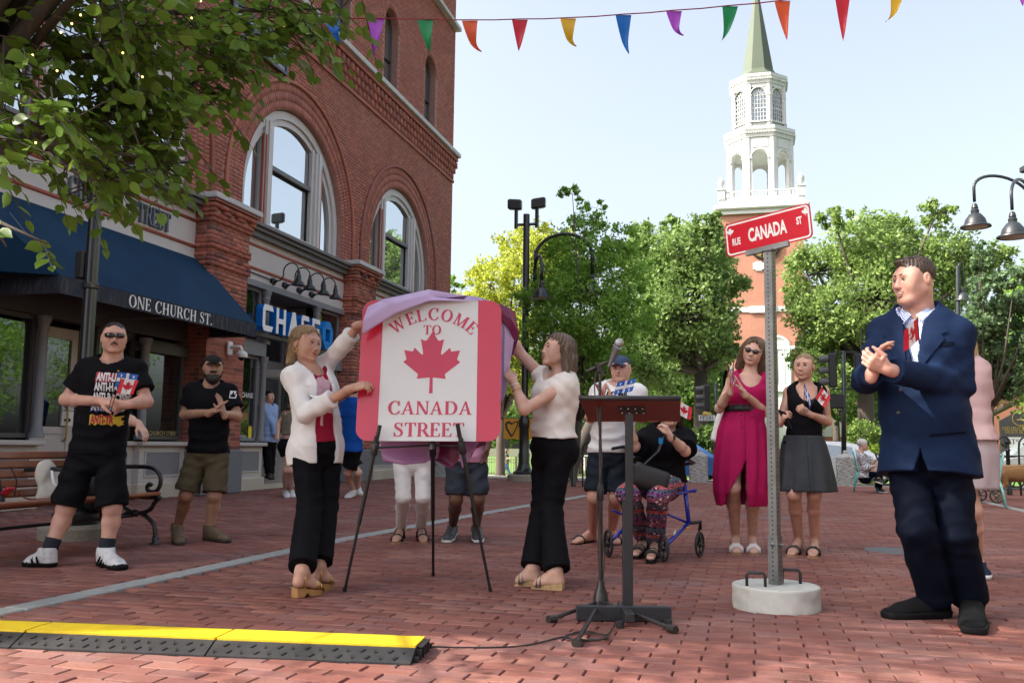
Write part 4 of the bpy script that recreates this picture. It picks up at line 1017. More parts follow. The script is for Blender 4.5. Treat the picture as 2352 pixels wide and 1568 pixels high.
tree('locust_tree','sunlit yellow green tree rising behind the lamp post',gp(1150,45),at(1150,960,45),blobs_px([(1130,650,62),(1098,720,58),(1190,570,60),(1235,620,75),(1078,690,34),(1150,770,75),(1205,700,75),(1110,850,70),(1235,535,42),(1285,570,66),(1170,860,70),(1100,620,34),(1300,640,60)],45,2.0,rg),30000,.2,L_yel,.22,2,clump=45)
tree('far_tree','small green treetop peeping past the brick building corner',gp(1040,62),at(1040,860,62),blobs_px([(1046,660,24),(1036,700,28),(1052,720,26),(1030,640,18),(1045,780,40)],62,1,rg),3500,.25,L_mid,.15,3)
tree('linden_tree','broad dark green tree left of the church tower',gp(1612,41),at(1610,850,41),blobs_px([(1570,600,84),(1505,640,74),(1640,600,62),(1672,660,42),(1560,720,105),(1650,730,50),(1500,760,80),(1600,810,78),(1485,850,66),(1450,590,46),(1655,550,30),(1545,520,30),(1475,540,34),(1660,800,34),(1600,540,34),(1430,700,50),(1420,820,50)],41,2.2,rg),46000,.22,L_dark,.34,4,clump=45)
tree('linden_tree','broad sunlit tree right of the church tower',gp(1985,39),at(1988,840,39),blobs_px([(1905,610,78),(1985,570,82),(2085,560,92),(2155,600,74),(1868,670,42),(1905,720,84),(2000,700,105),(2100,720,95),(1880,810,58),(1965,810,66),(2180,700,56),(2120,505,38),(2060,510,38),(1885,530,36),(1860,590,30),(2230,630,66),(2270,590,40),(1990,510,28),(2060,830,70),(1920,870,40)],39,2.2,rg),50000,.21,L_rt,.36,6,clump=45)
tree('maple_tree','young maple with pale undersides beside the railings',gp(2272,20.5),at(2274,930,20.5),blobs_px([(2270,590,28),(2252,660,36),(2300,720,52),(2244,755,46),(2290,820,62),(2345,760,48),(2352,850,56),(2250,845,40),(2304,650,34),(2340,690,30),(2282,550,18),(2400,800,60),(2318,885,34),(2380,700,46)],20.5,.7,rg),17000,.125,L_map,.085,7,clump=40)
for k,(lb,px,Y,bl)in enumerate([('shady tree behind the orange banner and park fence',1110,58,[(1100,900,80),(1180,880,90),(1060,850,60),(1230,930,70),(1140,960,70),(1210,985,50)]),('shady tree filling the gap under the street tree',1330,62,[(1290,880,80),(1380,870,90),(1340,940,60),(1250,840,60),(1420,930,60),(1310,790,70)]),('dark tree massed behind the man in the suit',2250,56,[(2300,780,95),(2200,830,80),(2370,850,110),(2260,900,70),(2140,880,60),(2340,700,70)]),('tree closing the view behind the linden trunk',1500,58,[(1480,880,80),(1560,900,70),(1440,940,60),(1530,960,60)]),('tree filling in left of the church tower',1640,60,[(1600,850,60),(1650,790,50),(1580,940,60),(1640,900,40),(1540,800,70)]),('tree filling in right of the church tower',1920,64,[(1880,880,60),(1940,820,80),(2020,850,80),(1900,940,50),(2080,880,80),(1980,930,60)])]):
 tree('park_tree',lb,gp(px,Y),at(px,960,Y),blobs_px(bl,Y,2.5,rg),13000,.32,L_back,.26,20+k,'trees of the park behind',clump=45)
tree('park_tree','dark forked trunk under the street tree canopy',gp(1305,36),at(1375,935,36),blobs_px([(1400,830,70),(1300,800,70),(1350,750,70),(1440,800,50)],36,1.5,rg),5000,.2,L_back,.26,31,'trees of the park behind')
tree('mall_tree','leafy mall tree outside the picture, mirrored in shop windows',FN*11+FD*15,FN*11+FD*15+UP*2.6,[(FN*11+FD*15+np.array(v),np.array([1.7,1.7,1.5]))for v in ((0,0,4.2),(1.4,.6,4.8),(-1.3,-.5,4.6),(.2,1.2,5.8),(0,-1.2,5.4))],9000,.13,L_mid,.12,41,twigs=False)
for k,(fa,fb_,lb)in enumerate(((9.6,9,'leafy mall tree outside the picture behind the suited man'),(10.3,27,'mirrored mall tree outside the picture near the crossing'),(12.5,31,'mirrored mall tree outside the picture by the park corner'),(11,36,'mirrored mall tree outside the picture beyond the crossing'),(13.5,22,'mirrored mall tree outside the picture before the tan block'))):
 c=FN*fa+FD*fb_; tree('mall_tree',lb,c,c+UP*2.0,[(c+np.array(v),np.array([1.9,1.9,1.7]))for v in ((0,0,3.2),(1.5,.6,4.4),(-1.4,-.5,4.2),(.2,1.1,5.8),(-.3,-.6,7.0))],7000,.17,L_mid,.12,42+k,twigs=False)
def shrub(nm,label,px,py,rpx,Y,n,size,lm,seed):
 c=at(px,py,Y); r=rpx*Y/FPX; rg=np.random.default_rng(seed); b=np.array([c[0],c[1],gat(c[0],c[1])]); t=thing(nm,label,'shrub',b)
 mb=MB(); P=[]
 for k in range(9):
  d=rg.normal(size=3); d[2]=abs(d[2]); e=c+nrm(d)*r*.7; mb.tube([b,(b+e)/2+rg.normal(0,.05,3),e],[.03,.02,.01],5)
 mb.obj('stem',M_bark,t)
 hz_=c[2]-b[2]
 for k in range(n//30):
  d=nrm(rg.normal(size=3)); P.append((c if k%3 else c-UP*rg.uniform(.3,1)*max(hz_-r*.6,0))+d*r*np.array([1.15,1,.9])*rg.uniform(.55,1)+rg.normal(size=(30,3))*r*.12)
 V,F=leaves_np(np.concatenate(P),size,rg); np_mesh('leaf_mass',V,F,lm,t)
shrub('round_bush','round clipped bush behind white car and seated woman',1983,998,36,36,3500,.13,L_shrub,1)
shrub('round_bush','smaller round bush beside the suited man sleeve',2024,1005,26,37,2500,.13,L_shrub,2)
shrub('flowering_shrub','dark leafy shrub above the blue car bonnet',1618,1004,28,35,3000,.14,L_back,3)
shrub('flowering_shrub','leafy shrub between magenta dress and blue car roof',1668,1000,30,38,3000,.14,L_dark,4)
shrub('low_shrub','low bright green shrub over the white car windscreen',2015,1040,26,33,2200,.09,leaf_mat('lime_leaf',(.22,.32,.03),.4),5)
shrub('low_shrub','low green shrub glimpsed past the sign post',1830,1020,26,38,2000,.12,L_dark,6)
shrub('park_shrub','sunlit bushes below the lectern and white tee shirt',1430,965,40,46,4000,.16,L_rt,7)
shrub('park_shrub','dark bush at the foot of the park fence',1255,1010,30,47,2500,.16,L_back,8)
# --------- street tree hanging into the picture at upper left
rg=np.random.default_rng(77)
M_leaf=leaf_mat('street_tree_leaf',(.145,.25,.035),.42,.32,.4)
def leaf_shape():
 n=6; xs=np.linspace(0,1,n+1); wv=.33*np.sin(np.pi*xs**.8)**.9; wv[0]=wv[-1]=0
 V,F=[],[]
 for i,x in enumerate(xs):
  sag=-.10*x*x
  if i in (0,n):V.append((0,x,sag));
  else:V+=[(-wv[i],x-.03*(i%2),sag+.06),(0,x,sag),(wv[i],x-.03*(i%2),sag+.06)]
 ix=lambda i,k:0 if i==0 else (1+3*(n-1)if i==n else 1+3*(i-1)+k)
 for i in range(n):
  for k in (0,1):
   q=[ix(i,k),ix(i,k+1),ix(i+1,k+1),ix(i+1,k)]; r=[]
   for v in q:
    if v not in r:r.append(v)
   if len(r)==3:r=r+[r[-1]]
   F.append(r)
 return np.array(V),F
LV,LF=leaf_shape()
def frames(n,d,nn):
 d=d/np.linalg.norm(d,axis=1)[:,None]; s=np.cross(d,nn); s/=np.linalg.norm(s,axis=1)[:,None]+1e-9; return s,d,np.cross(s,d)
tb_=np.array([-3.55,4.75,0.0])
st=thing('street_tree','leafy street tree reaching over the awning from the left edge','tree',tb_)
limbs=MB()
A=lambda px,py,Y:at(px,py,Y)
L_paths=[([tb_-UP*.3,tb_+UP*1.2,A(-420,560,4.75),A(-200,430,4.7)],[.15,.115,.1,.085]),([A(-200,430,4.7),A(0,351,4.6),A(89,308,4.6),A(216,266,4.7),A(350,238,4.9),A(470,180,5.1)],[.07,.045,.04,.032,.022,.01]),([A(-200,430,4.7),A(-60,220,4.3),A(38,92,4.2),A(127,-10,4.2),A(210,-160,4.2)],[.06,.05,.042,.036,.02]),([A(-200,430,4.7),A(-40,150,5),A(96,38,4.9),A(320,30,5.0),A(578,25,5.2),A(760,20,5.4)],[.05,.035,.028,.02,.014,.006]),([A(-60,220,4.3),A(0,127,4.4),A(140,128,4.5),A(270,131,4.6),A(420,150,4.8),A(540,160,4.9)],[.03,.024,.02,.015,.01,.005]),([A(0,351,4.6),A(120,330,4.4),A(240,350,4.4),A(330,360,4.5)],[.025,.018,.012,.006]),([A(-200,430,4.7),A(-60,480,4.2),A(20,520,4.0),A(110,560,3.9)],[.02,.014,.008,.004]),([A(89,308,4.6),A(150,380,4.5),A(230,430,4.4),A(310,450,4.4)],[.018,.012,.008,.004])]
for p,r in L_paths:limbs.tube(p,r,8)
SPR_=[(60,60,90,4.3,30),(180,50,90,4.5,34),(300,40,90,4.8,34),(430,40,90,5.0,34),(560,40,80,5.2,30),(660,35,60,5.3,22),(750,20,50,5.4,14),(820,5,36,5.4,8),(50,180,80,4.4,30),(170,170,85,4.5,32),(290,160,85,4.7,32),(400,150,80,4.9,32),(500,130,70,5.0,26),(570,120,50,5.1,16),(480,215,40,5.0,14),(60,290,75,4.4,26),(160,270,75,4.5,28),(270,250,70,4.7,26),(370,240,65,4.8,24),(440,190,60,4.9,20),(400,300,34,4.8,10),(420,265,36,4.8,10),(40,370,50,4.3,14),(130,360,50,4.4,16),(220,340,50,4.4,18),(310,335,44,4.5,15),(345,370,26,4.5,7),(150,410,30,4.3,7),(230,410,34,4.4,9),(280,425,22,4.4,5),(20,410,28,3.9,5),(10,505,20,4.0,3),(50,545,20,3.9,3),(105,560,22,3.9,4),(620,70,50,5.2,14),(690,60,36,5.3,9),(330,100,90,4.4,24),(120,120,90,4.2,24),(520,70,70,4.8,18),(240,210,70,4.3,18)]
LP,LD,LNn,LSz=[],[],[],[]
tw=MB()
BX,BY=(870,800,690,600,540,470,440,395,365,320,170,165),(0,60,110,160,200,260,330,400,450,475,490,590)
def inside(o):
 rel=o-CAM; x=1176+FPX*(rel@Rv)/(rel@Fv); y=784-FPX*(rel@Uv)/(rel@Fv); return y<0 or x<np.interp(y,BY,BX)-35
def spray(c,rad,cnt):
 for _ in range(cnt):
  o=c+np.clip(rg.normal(size=3),-1.5,1.5)*np.array([rad,rad*1.2,rad])*.45
  if not inside(o):continue
  d=nrm(np.array([rg.uniform(.1,1),rg.normal(0,.6),rg.normal(-.15,.45)])); ln=rg.uniform(.22,.45); m=rg.integers(5,9)
  e=o+d*ln-UP*.08; tw.tube([o-d*.12,(o+e)/2+UP*.02,e],[.005,.0035,.0015],3)
  sd=nrm(np.cross(d,UP))
  for k in range(m):
   t=(k+.6)/m; p=o+(e-o)*t; sg=1 if k%2 else -1
   dl=nrm(d*.7+sd*sg*.8-UP*rg.uniform(.1,.6)+rg.normal(0,.15,3))if k<m-1 else nrm(d-UP*.4)
   LP.append(p); LD.append(dl); LNn.append(UP*.8+rg.normal(0,.45,3)); LSz.append(rg.uniform(.062,.105)*(.75 if k==m-1 else 1))
for px,py,rp,Y,c in SPR_:spray(at(px,py,Y)+np.array([0,rg.normal(0,.25),0]),rp*Y/FPX,int(c*.62))
nvis=len(LP)
for k in range(26):
 c=np.array([rg.uniform(-5.6,-1.7),rg.uniform(2.2,5.6),rg.uniform(3.3,6.2)])
 rel=c-CAM; pxx=1176+FPX*(rel@Rv)/(rel@Fv); pyy=784-FPX*(rel@Uv)/(rel@Fv)
 if -150<pxx and pyy>-160:continue
 spray(c,.7,12)
 limbs.tube([A(-200,430,4.7),(A(-200,430,4.7)+c)/2+rg.normal(0,.1,3),c],[.05,.03,.008],5)
for k in range(34):
 c=np.array([rg.uniform(-5.2,-.2),rg.uniform(2.35,3.5),rg.uniform(3.2,5.6)])
 rel=c-CAM; pyy=784-FPX*(rel@Uv)/(rel@Fv); pxx=1176+FPX*(rel@Rv)/(rel@Fv)
 if pyy>-200 and pxx>-200:continue
 spray(c,.45,9)
 limbs.tube([A(-200,430,4.7),(A(-200,430,4.7)+c)/2+UP*.2,c],[.04,.02,.006],4)
limbs.obj('trunk',M_bark,st,smooth=True); tw.obj('twigs',M_bark,st)['kind']='stuff'
LP,LD,LNn,LSz=map(np.array,(LP,LD,LNn,LSz)); s_,d_,n_=frames(len(LP),LD,LNn)
rel=LP-CAM; dep=rel@Fv; pxx=1176+FPX*(rel@Rv)/dep; pyy=784-FPX*(rel@Uv)/dep
vis=np.where((pxx>0)&(pxx<2352)&(pyy>0)&(pyy<1568),LSz/dep,0); order=np.argsort(-vis)[:300]
lm0=bpy.data.meshes.new('leaf'); lm0.from_pydata(LV.tolist(),[],[list(dict.fromkeys(f))for f in LF]); lm0.materials.append(M_leaf); lm0.shade_smooth()
for i in order:
 o=bpy.data.objects.new('leaf',lm0); COL.objects.link(o); o.parent=st; z=LSz[i]
 mm=Matrix.Identity(4)
 for r in range(3):
  mm[r][0]=s_[i][r]*z; mm[r][1]=d_[i][r]*z; mm[r][2]=n_[i][r]*z; mm[r][3]=LP[i][r]-tb_[r]
 o.matrix_local=mm
rest=np.setdiff1d(np.arange(len(LP)),order)
V=LP[rest][:,None]+(LV[None,:,:1]*s_[rest][:,None]+LV[None,:,1:2]*d_[rest][:,None]+LV[None,:,2:]*n_[rest][:,None])*LSz[rest][:,None,None]
me=bpy.data.meshes.new('leaf_mass'); nv=len(LV); fl=[list(dict.fromkeys(f))for f in LF]
me.from_pydata((V.reshape(-1,3)-tb_).tolist(),[],[[v+nv*k for v in f]for k in range(len(rest))for f in fl]); me.materials.append(M_leaf); me.shade_smooth()
o=bpy.data.objects.new('leaf_mass',me); COL.objects.link(o); o.parent=st; o['kind']='stuff'
M_bulb=bpy.data.materials.new('warm_bulb'); M_bulb.use_nodes=True; b=M_bulb.node_tree.nodes['Principled BSDF']; b.inputs['Emission Color'].default_value=(1,.62,.15,1); b.inputs['Emission Strength'].default_value=2
fl_=thing('fairy_lights','string of tiny warm fairy lights wound through the street tree','lights',at(200,150,4.2))
pp=[at(*p)for p in ((40,183,4.1),(140,75,4.1),(230,124,4.2),(282,122,4.2),(332,127,4.3),(386,115,4.4),(440,42,4.5),(461,3,4.5))]
MB().tube(pp,.002,4).obj('wire',M_black,fl_)
for p in [(75,127,4),(185,35,4.1),(30,122,4.1),(140,75,4.1),(230,124,4.2),(282,122,4.2),(332,127,4.3),(386,115,4.4),(440,42,4.5),(461,3,4.5),(265,110,4.2),(327,177,4.2),(131,163,4.1),(82,328,4.1),(70,330,4.1),(255,235,4.2),(165,55,4.1)]:
 MB().sphere(at(*p),.0055,6,5).obj('bulb',M_bulb,fl_)
# --------- lamp posts
M_post=mat('black_iron',(.014,.016,.018),.32,.15,6,.1,60,coat=.2)
M_conc=mat('exposed_concrete',(.28,.25,.20),.9,.3,60,.5,90)
M_greypost=mat('grey_green_post',(.028,.034,.038),.4,.1,5)
g0=gnd(170,1236)
lp=thing('lamp_post','black iron lamp post standing behind the wooden bench','lamp post',g0)
MB().lathe(g0,[(.31,0),(.31,.10),(.29,.13),(.1,.13)],28).obj('footing',M_conc,lp,smooth=30)
MB().lathe(g0+UP*.13,[(.19,0),(.2,.06),(.2,.1),(.15,.12),(.13,.2),(.105,.28),(.1,.36),(.12,.4),(.1,.44),(.085,.5),(.075,.8),(.062,.9),(.058,4.9)],20).obj('pole',M_post,lp,smooth=40)
c=g0+UP*2.55; MB().bbox(c+FN*-.10+TF*.0,(.10,.14,.28),np.array([FN,FD,UP]),.02).obj('junction_box',M_post,lp)
MB().tube([c+FN*.05,c+FN*.4+UP*.5],.012,6); MB().lathe(g0+UP*2.32,[(.07,0),(.075,.01),(.075,.05),(.07,.06)],14).obj('collar',M_post,lp)
MB().tube([g0+UP*3.55,g0+UP*3.56+np.array([.9,-.05,0])],.02,8).obj('banner_arm',M_post,lp)
MB().lathe(g0+UP*3.5,[(.065,0),(.08,.02),(.08,.06),(.065,.08)],12).obj('collar',M_post,lp)
MB().sphere(g0+UP*5.1,.09).obj('finial',M_post,lp,smooth=True)
def shade_lathe(q,c,s=1.0):q.lathe(c,[(.02*s,.52*s),(.05*s,.5*s),(.07*s,.42*s),(.06*s,.40*s),(.085*s,.37*s),(.08*s,.30*s),(.12*s,.28*s),(.2*s,.17*s),(.23*s,.06*s),(.3*s,.03*s),(.31*s,0),(.27*s,-.005*s),(.2*s,.02*s)],22)
M_lamp=mat('frosted_lens',(.55,.53,.48),.4,.05,3)
def arm_lamp(p,top,sc=1.0):
 "p pole, arch from top point of the pole out to a shade"
def goose(parent,a,dirn,reach,rise,drop,r=.03,m=M_greypost,sc=1.0):
 pts=[a+dirn*(reach/2*(1-math.cos(t)))+UP*(rise*math.sin(t))for t in np.linspace(0,math.pi,17)]
 pts=[a-UP*drop*.6]+pts+[pts[-1]-UP*drop]
 ar=MB().tube(pts,r,8).obj('arm',m,parent,smooth=True)
 e=pts[-1]-UP*.5*sc; q=MB(); shade_lathe(q,e,sc); q.obj('lamp_shade',m,parent,smooth=35)
 MB().lathe(e+UP*.01,[(.25*sc,0),(.2*sc,-.03*sc),(.01,-.04*sc)],16).obj('lens',M_lamp,parent,smooth=True)
Yb=23.3; g1=gnd(1203,1104); g1=at(1203,1104,Yb); g1[2]=0
lb=thing('lamp_post','tall black lamp post with twin floodlights and orange banners','lamp post',g1)
zt_=at(1209,490,Yb)[2]
MB().lathe(g1,[(.42,-.05),(.42,.14),(.38,.17),(.1,.17)],24).obj('footing',M_conc,lb,smooth=30)
MB().lathe(g1+UP*.17,[(.28,0),(.28,.06),(.22,.1),(.17,.16),(.14,.3),(.15,.5),(.13,.55),(.12,1.15),(.14,1.2),(.15,1.35),(.11,1.45),(.09,1.7),(.085,zt_-.2)],16).obj('pole',M_post,lb,smooth=40)
for sx in (-1,1):
 e=g1+UP*(zt_-.05)+FN*sx*.28
 MB().tube([g1+UP*(zt_-.3),e-UP*.25,],.04,6).obj('bracket',M_post,lb); MB().tube([e-UP*.35,e+UP*.15],.05,8).obj('upright',M_post,lb)
 MB().bbox(e+UP*.30+FN*sx*.04,(.38,.16,.28),np.array([nrm(FN+UP*.1*sx),FD,UP]),.03).obj('floodlight',M_post,lb)
goose(lb,g1+UP*(zt_-1.2)+FN*.25,FN,1.5,.6,.5,.045,M_post); MB().tube([g1+UP*(zt_-2.6),g1+UP*(zt_-2.5)+FN*.25,g1+UP*(zt_-1.0)+FN*.25],.045,8).obj('arm',M_post,lb)
goose(lb,g1+UP*(zt_-1.7)+FN*.3-FD*.3,nrm(FN*.5-FD),.8,.4,.3,.04,M_post,.9)
M_ban=mat('orange_banner',(.62,.30,.03),.7,.06,3)
for sx in (-1,1):
 c=g1+FN*sx*.32+UP*1.32; AX=np.array([FN,UP,TF])
 bn=MB().box(c,(.46,.52,.015),AX).obj('banner',M_ban,lb)
 MB().tube([c-FN*.23*-1-FN*sx*.52+UP*.27,c+FN*sx*.25+UP*.27],.012,5).obj('banner_arm',M_post,lb)
 q=MB()
 if sx<0:
  P=[(-.01,-.2),(-.14,.0),(-.165,.12),(-.10,.18),(0,.12),(.06,.17),(.14,.19),(.15,.12),(.1,0),(.03,-.14),(-.01,-.2)]
  for k in range(len(P)-1):q.tube([c+FN*a+UP*b+TF*.012 for a,b in P[k:k+2]],.028 if k<4 else .016,5,flat=.3,up=TF)
 else:sans_text(q,'IV\nAT',c+TF*.009,FN,UP,TF,.2,.008,.002)
 q.obj('banner_print',M_black,bn)
Yr=17.0
def lamp_right(px,base,ztop):pass
pr=at(2402,1100,Yr); pr[2]=0
lr=thing('lamp_post','grey twin arm lamp post hanging two bell shades into the sky','lamp post',pr)
zA=at(2300,440,Yr)[2]
MB().lathe(pr,[(.2,0),(.2,.2),(.13,.3),(.1,.5),(.07,.8),(.065,zA+.5)],14).obj('pole',M_greypost,lr,smooth=40)
MB().bbox(pr+UP*(zA+.45),(.28,.2,.12),None,.02).obj('floodlight',M_greypost,lr)
eA=at(2241,522,Yr); eB=at(2328,545,Yr-1.2)
for e in (eA,eB):
 q=MB(); top=pr+UP*(zA-.15); h=e+UP*.52
 d=h-top; d[2]=0; pk=max(at(2295,416,Yr)[2],0); pts=[top-UP*.5]
 for t in np.linspace(0,math.pi,15):
  f=(1-math.cos(t))/2; p=top+d*f; base_z=top[2]+(h[2]+.25-top[2])*f; p[2]=base_z+(pk-max(top[2],h[2]))*math.sin(t)*.95; pts.append(p)
 q.tube(pts+[h-UP*.02],.03,8); q.obj('arm',M_greypost,lr,smooth=True)
 q=MB(); shade_lathe(q,e,.9); q.obj('lamp_shade',M_greypost,lr,smooth=35); MB().lathe(e+UP*.01,[(.23,0),(.18,-.02),(.01,-.03)],16).obj('lens',M_lamp,lr,smooth=True)
Yd=33.0; pd_=at(2200,1060,Yd); pd_[2]=gat(pd_[0],pd_[1]); ld=thing('lamp_post','distant lamp post half hidden behind the maple','lamp post',pd_)
MB().tube([pd_,at(2200,610,Yd)],[.1,.07],10).obj('pole',M_greypost,ld);
q=MB(); shade_lathe(q,at(2212,690,Yd),1.0); q.obj('lamp_shade',M_greypost,ld,smooth=35); MB().tube([at(2200,640,Yd),at(2203,605,Yd),at(2211,600,Yd),at(2212,660,Yd)],.03,6).obj('arm',M_greypost,ld,smooth=True)
# --------- bunting across the street
flags=[(545,42,'red'),(662,40,'yellow'),(764,42,'blue'),(864,42,'violet'),(977,44,'green'),(1079,46,'orange'),(1194,44,'red'),(1305,41,'yellow'),(1432,33,'blue'),(1548,24,'violet'),(1677,13,'green'),(1797,1,'orange'),(1935,-14,'red'),(2062,-28,'yellow'),(2345,-44,'violet')]
tips=[(543,110),(668,92),(775,96),(858,126),(987,120),(1092,122),(1192,116),(1310,110),(1438,122),(1556,85),(1664,94),(1808,90),(1937,92),(2047,54),(2350,12)]
curl=[0,0,1,0,0,2,0,2,1,2,-1,0,0,-2,0]
fc_={'red':(.62,.012,.03),'yellow':(.72,.42,.01),'blue':(.0,.14,.52),'violet':(.38,.05,.50),'green':(.0,.25,.07),'orange':(.75,.10,.02)}
FM={k:mat('flag_'+k,v,.4,.08,5,trans=.35)for k,v in fc_.items()}
Yf=9.0
dep_f=lambda px:9.6-(px-545)/1800*1.6
bu=thing('bunting','string of coloured pennant flags stretched across the street','bunting',at(1300,40,Yf))
cpts=[at(420,42,dep_f(420))]+[at(f[0],f[1],dep_f(f[0]))for f in flags]+[at(2500,-60,dep_f(2500))]
mid=[]
for a,b in zip(cpts[:-1],cpts[1:]):mid+=[a,(a+b)/2-UP*.006]
MB().tube(mid+[cpts[-1]],.010,5,flat=.5).obj('cord',mat('red_tape',(.45,.02,.05),.5,.2,20),bu)
for (px,py,cn),(tx,ty),cu in zip(flags,tips,curl):
 Y=dep_f(px); hwp=18; q=MB(); rows=[]
 for t in np.linspace(0,1,11):
  cx=px+(tx-px)*t**1.4; cy=py+2+(ty-py)*t; w_=hwp*(1-t)**.85+.25
  if cu and t>.6:cx+=cu*7*((t-.6)/.4)**2; cy-=(abs(cu)==2)*5*((t-.6)/.4)**3
  yo=.05*math.sin(t*4+px)*t
  rows.append([at(cx-w_,cy+1.5*t,Y+yo-.012*t),at(cx,cy,Y+yo+.012),at(cx+w_,cy-1.5*t,Y+yo-.03*t)])
 q.loft(rows,cap=False,closed=False); q.obj('pennant',FM[cn],bu,smooth=True)
# --------- bodies: smooth-union distance fields, meshed with surface nets
class SDF:
 def __init__(s):s.ops=[]; s.lo=np.full(3,1e9); s.hi=np.full(3,-1e9); s.dis=[]
 def _bb(s,p,r):
  p=np.asarray(p,float); s.lo=np.minimum(s.lo,p-r); s.hi=np.maximum(s.hi,p+r)
 def cone(s,a,b,ra,rb,k=.02,fa=False,fb=False,sub=False):
  a,b=np.asarray(a,float),np.asarray(b,float); w_=b-a; L=np.linalg.norm(w_)+1e-9; w_=w_/L
  def f(P):
   q=P-a; h=q@w_; t=np.clip(h/L,0,1); d=np.sqrt(np.maximum((q*q).sum(-1)-2*h*t*L+(t*L)**2,1e-12))-(ra+(rb-ra)*t)
   if fa:d=np.maximum(d,-h)
   if fb:d=np.maximum(d,h-L)
   return d
  s.ops.append((f,k,'s' if sub else 'a'))
  if not sub:s._bb(a,ra); s._bb(b,rb)
  return s
 def ell(s,c,r,ax=None,k=.02,sub=False):
  c=np.asarray(c,float); r=np.asarray(r if hasattr(r,'__len__')else (r,r,r),float); A=np.eye(3)if ax is None else np.asarray(ax,float)
  def f(P):
   q=(P-c)@A.T; k0=np.sqrt(((q/r)**2).sum(-1)); k1=np.sqrt(((q/r**2)**2).sum(-1))+1e-9; return k0*(k0-1)/k1
  s.ops.append((f,k,'s' if sub else 'a'))
  if not sub:s._bb(c,r.max())
  return s
 def econe(s,a,b,ra,rb,lat,fwd,k=.02,p=2.3,fa=False,fb=False):
  a,b,lat,fwd=[np.asarray(v,float)for v in (a,b,lat,fwd)]; w_=b-a; L=np.linalg.norm(w_)+1e-9; w_=w_/L
  lat=nrm(lat-w_*(lat@w_)); fwd=nrm(fwd-w_*(fwd@w_)-lat*(fwd@lat))
  def f(P):
   q=P-a; h=q@w_; t=np.clip(h/L,0,1); rx=ra[0]+(rb[0]-ra[0])*t; ry=ra[1]+(rb[1]-ra[1])*t; rm=np.minimum(rx,ry); e=h-t*L
   if fa:e=np.where(h<0,0,e)
   if fb:e=np.where(h>L,0,e)
   d=((np.abs(q@lat)/rx)**p+(np.abs(q@fwd)/ry)**p+(np.abs(e)/rm)**p)**(1/p); d=(d-1)*rm
   if fa:d=np.maximum(d,-h)
   if fb:d=np.maximum(d,h-L)
   return d
  s.ops.append((f,k,'a')); s._bb(a,max(ra)); s._bb(b,max(rb)); return s
 def cut(s,p,n,k=0.0):
  p=np.asarray(p,float); n=nrm(n); s.ops.append((lambda P:(P-p)@n,k,'c')); return s
 def disp(s,f):s.dis.append(f); return s
 def mesh(s,h):
  B=8; lo=s.lo-3*h; n=np.ceil((s.hi+3*h-lo)/h).astype(int)+1; nb=-(-n//B); n=nb*B
  bc=np.stack(np.meshgrid(*[np.arange(m)for m in nb],indexing='ij'),-1).reshape(-1,3)
  cen=lo+(bc*B+(B-1)/2)*h; Rb=h*B*.87
  dcs=[]; D0=np.full(len(cen),1e3)
  for f,k,t in s.ops:
   d=f(cen); dcs.append(d)
   D0=np.minimum(D0,d)if t=='a' else np.maximum(D0,-d if t=='s' else d)
  act=np.abs(D0)<Rb*1.35+.035
  ids=np.where(act)[0]
  loc=np.stack(np.meshgrid(*[np.arange(B)]*3,indexing='ij'),-1).reshape(-1,3)
  P=(lo+(bc[ids][:,None]*B+loc[None])*h).astype(np.float32)
  D=np.full(P.shape[:2],.3,np.float32)
  for (f,k,t),dc in zip(s.ops,dcs):
   if t=='c':
    d=f(P); D=np.maximum(D,d); continue
   m=np.where(dc[ids]<Rb*1.35+k+.02)[0]
   if not len(m):continue
   d=f(P[m]).astype(np.float32); o=D[m]
   if t=='a':
    if k>0:hh=np.maximum(k-np.abs(o-d),0)/k; D[m]=np.minimum(o,d)-hh*hh*k*.25
    else:D[m]=np.minimum(o,d)
   else:
    d=-d
    if k>0:hh=np.maximum(k-np.abs(o-d),0)/k; D[m]=np.maximum(o,d)+hh*hh*k*.25
    else:D[m]=np.maximum(o,d)
  for g in s.dis:D=D+g(P).astype(np.float32)
  G=np.empty((len(bc),B**3),np.float32); G[:]=np.where(D0<0,-1,1)[:,None]; G[ids]=D
  G=G.reshape(*nb,B,B,B).transpose(0,3,1,4,2,5).reshape(*n)
  return surface_nets(G,lo,h)
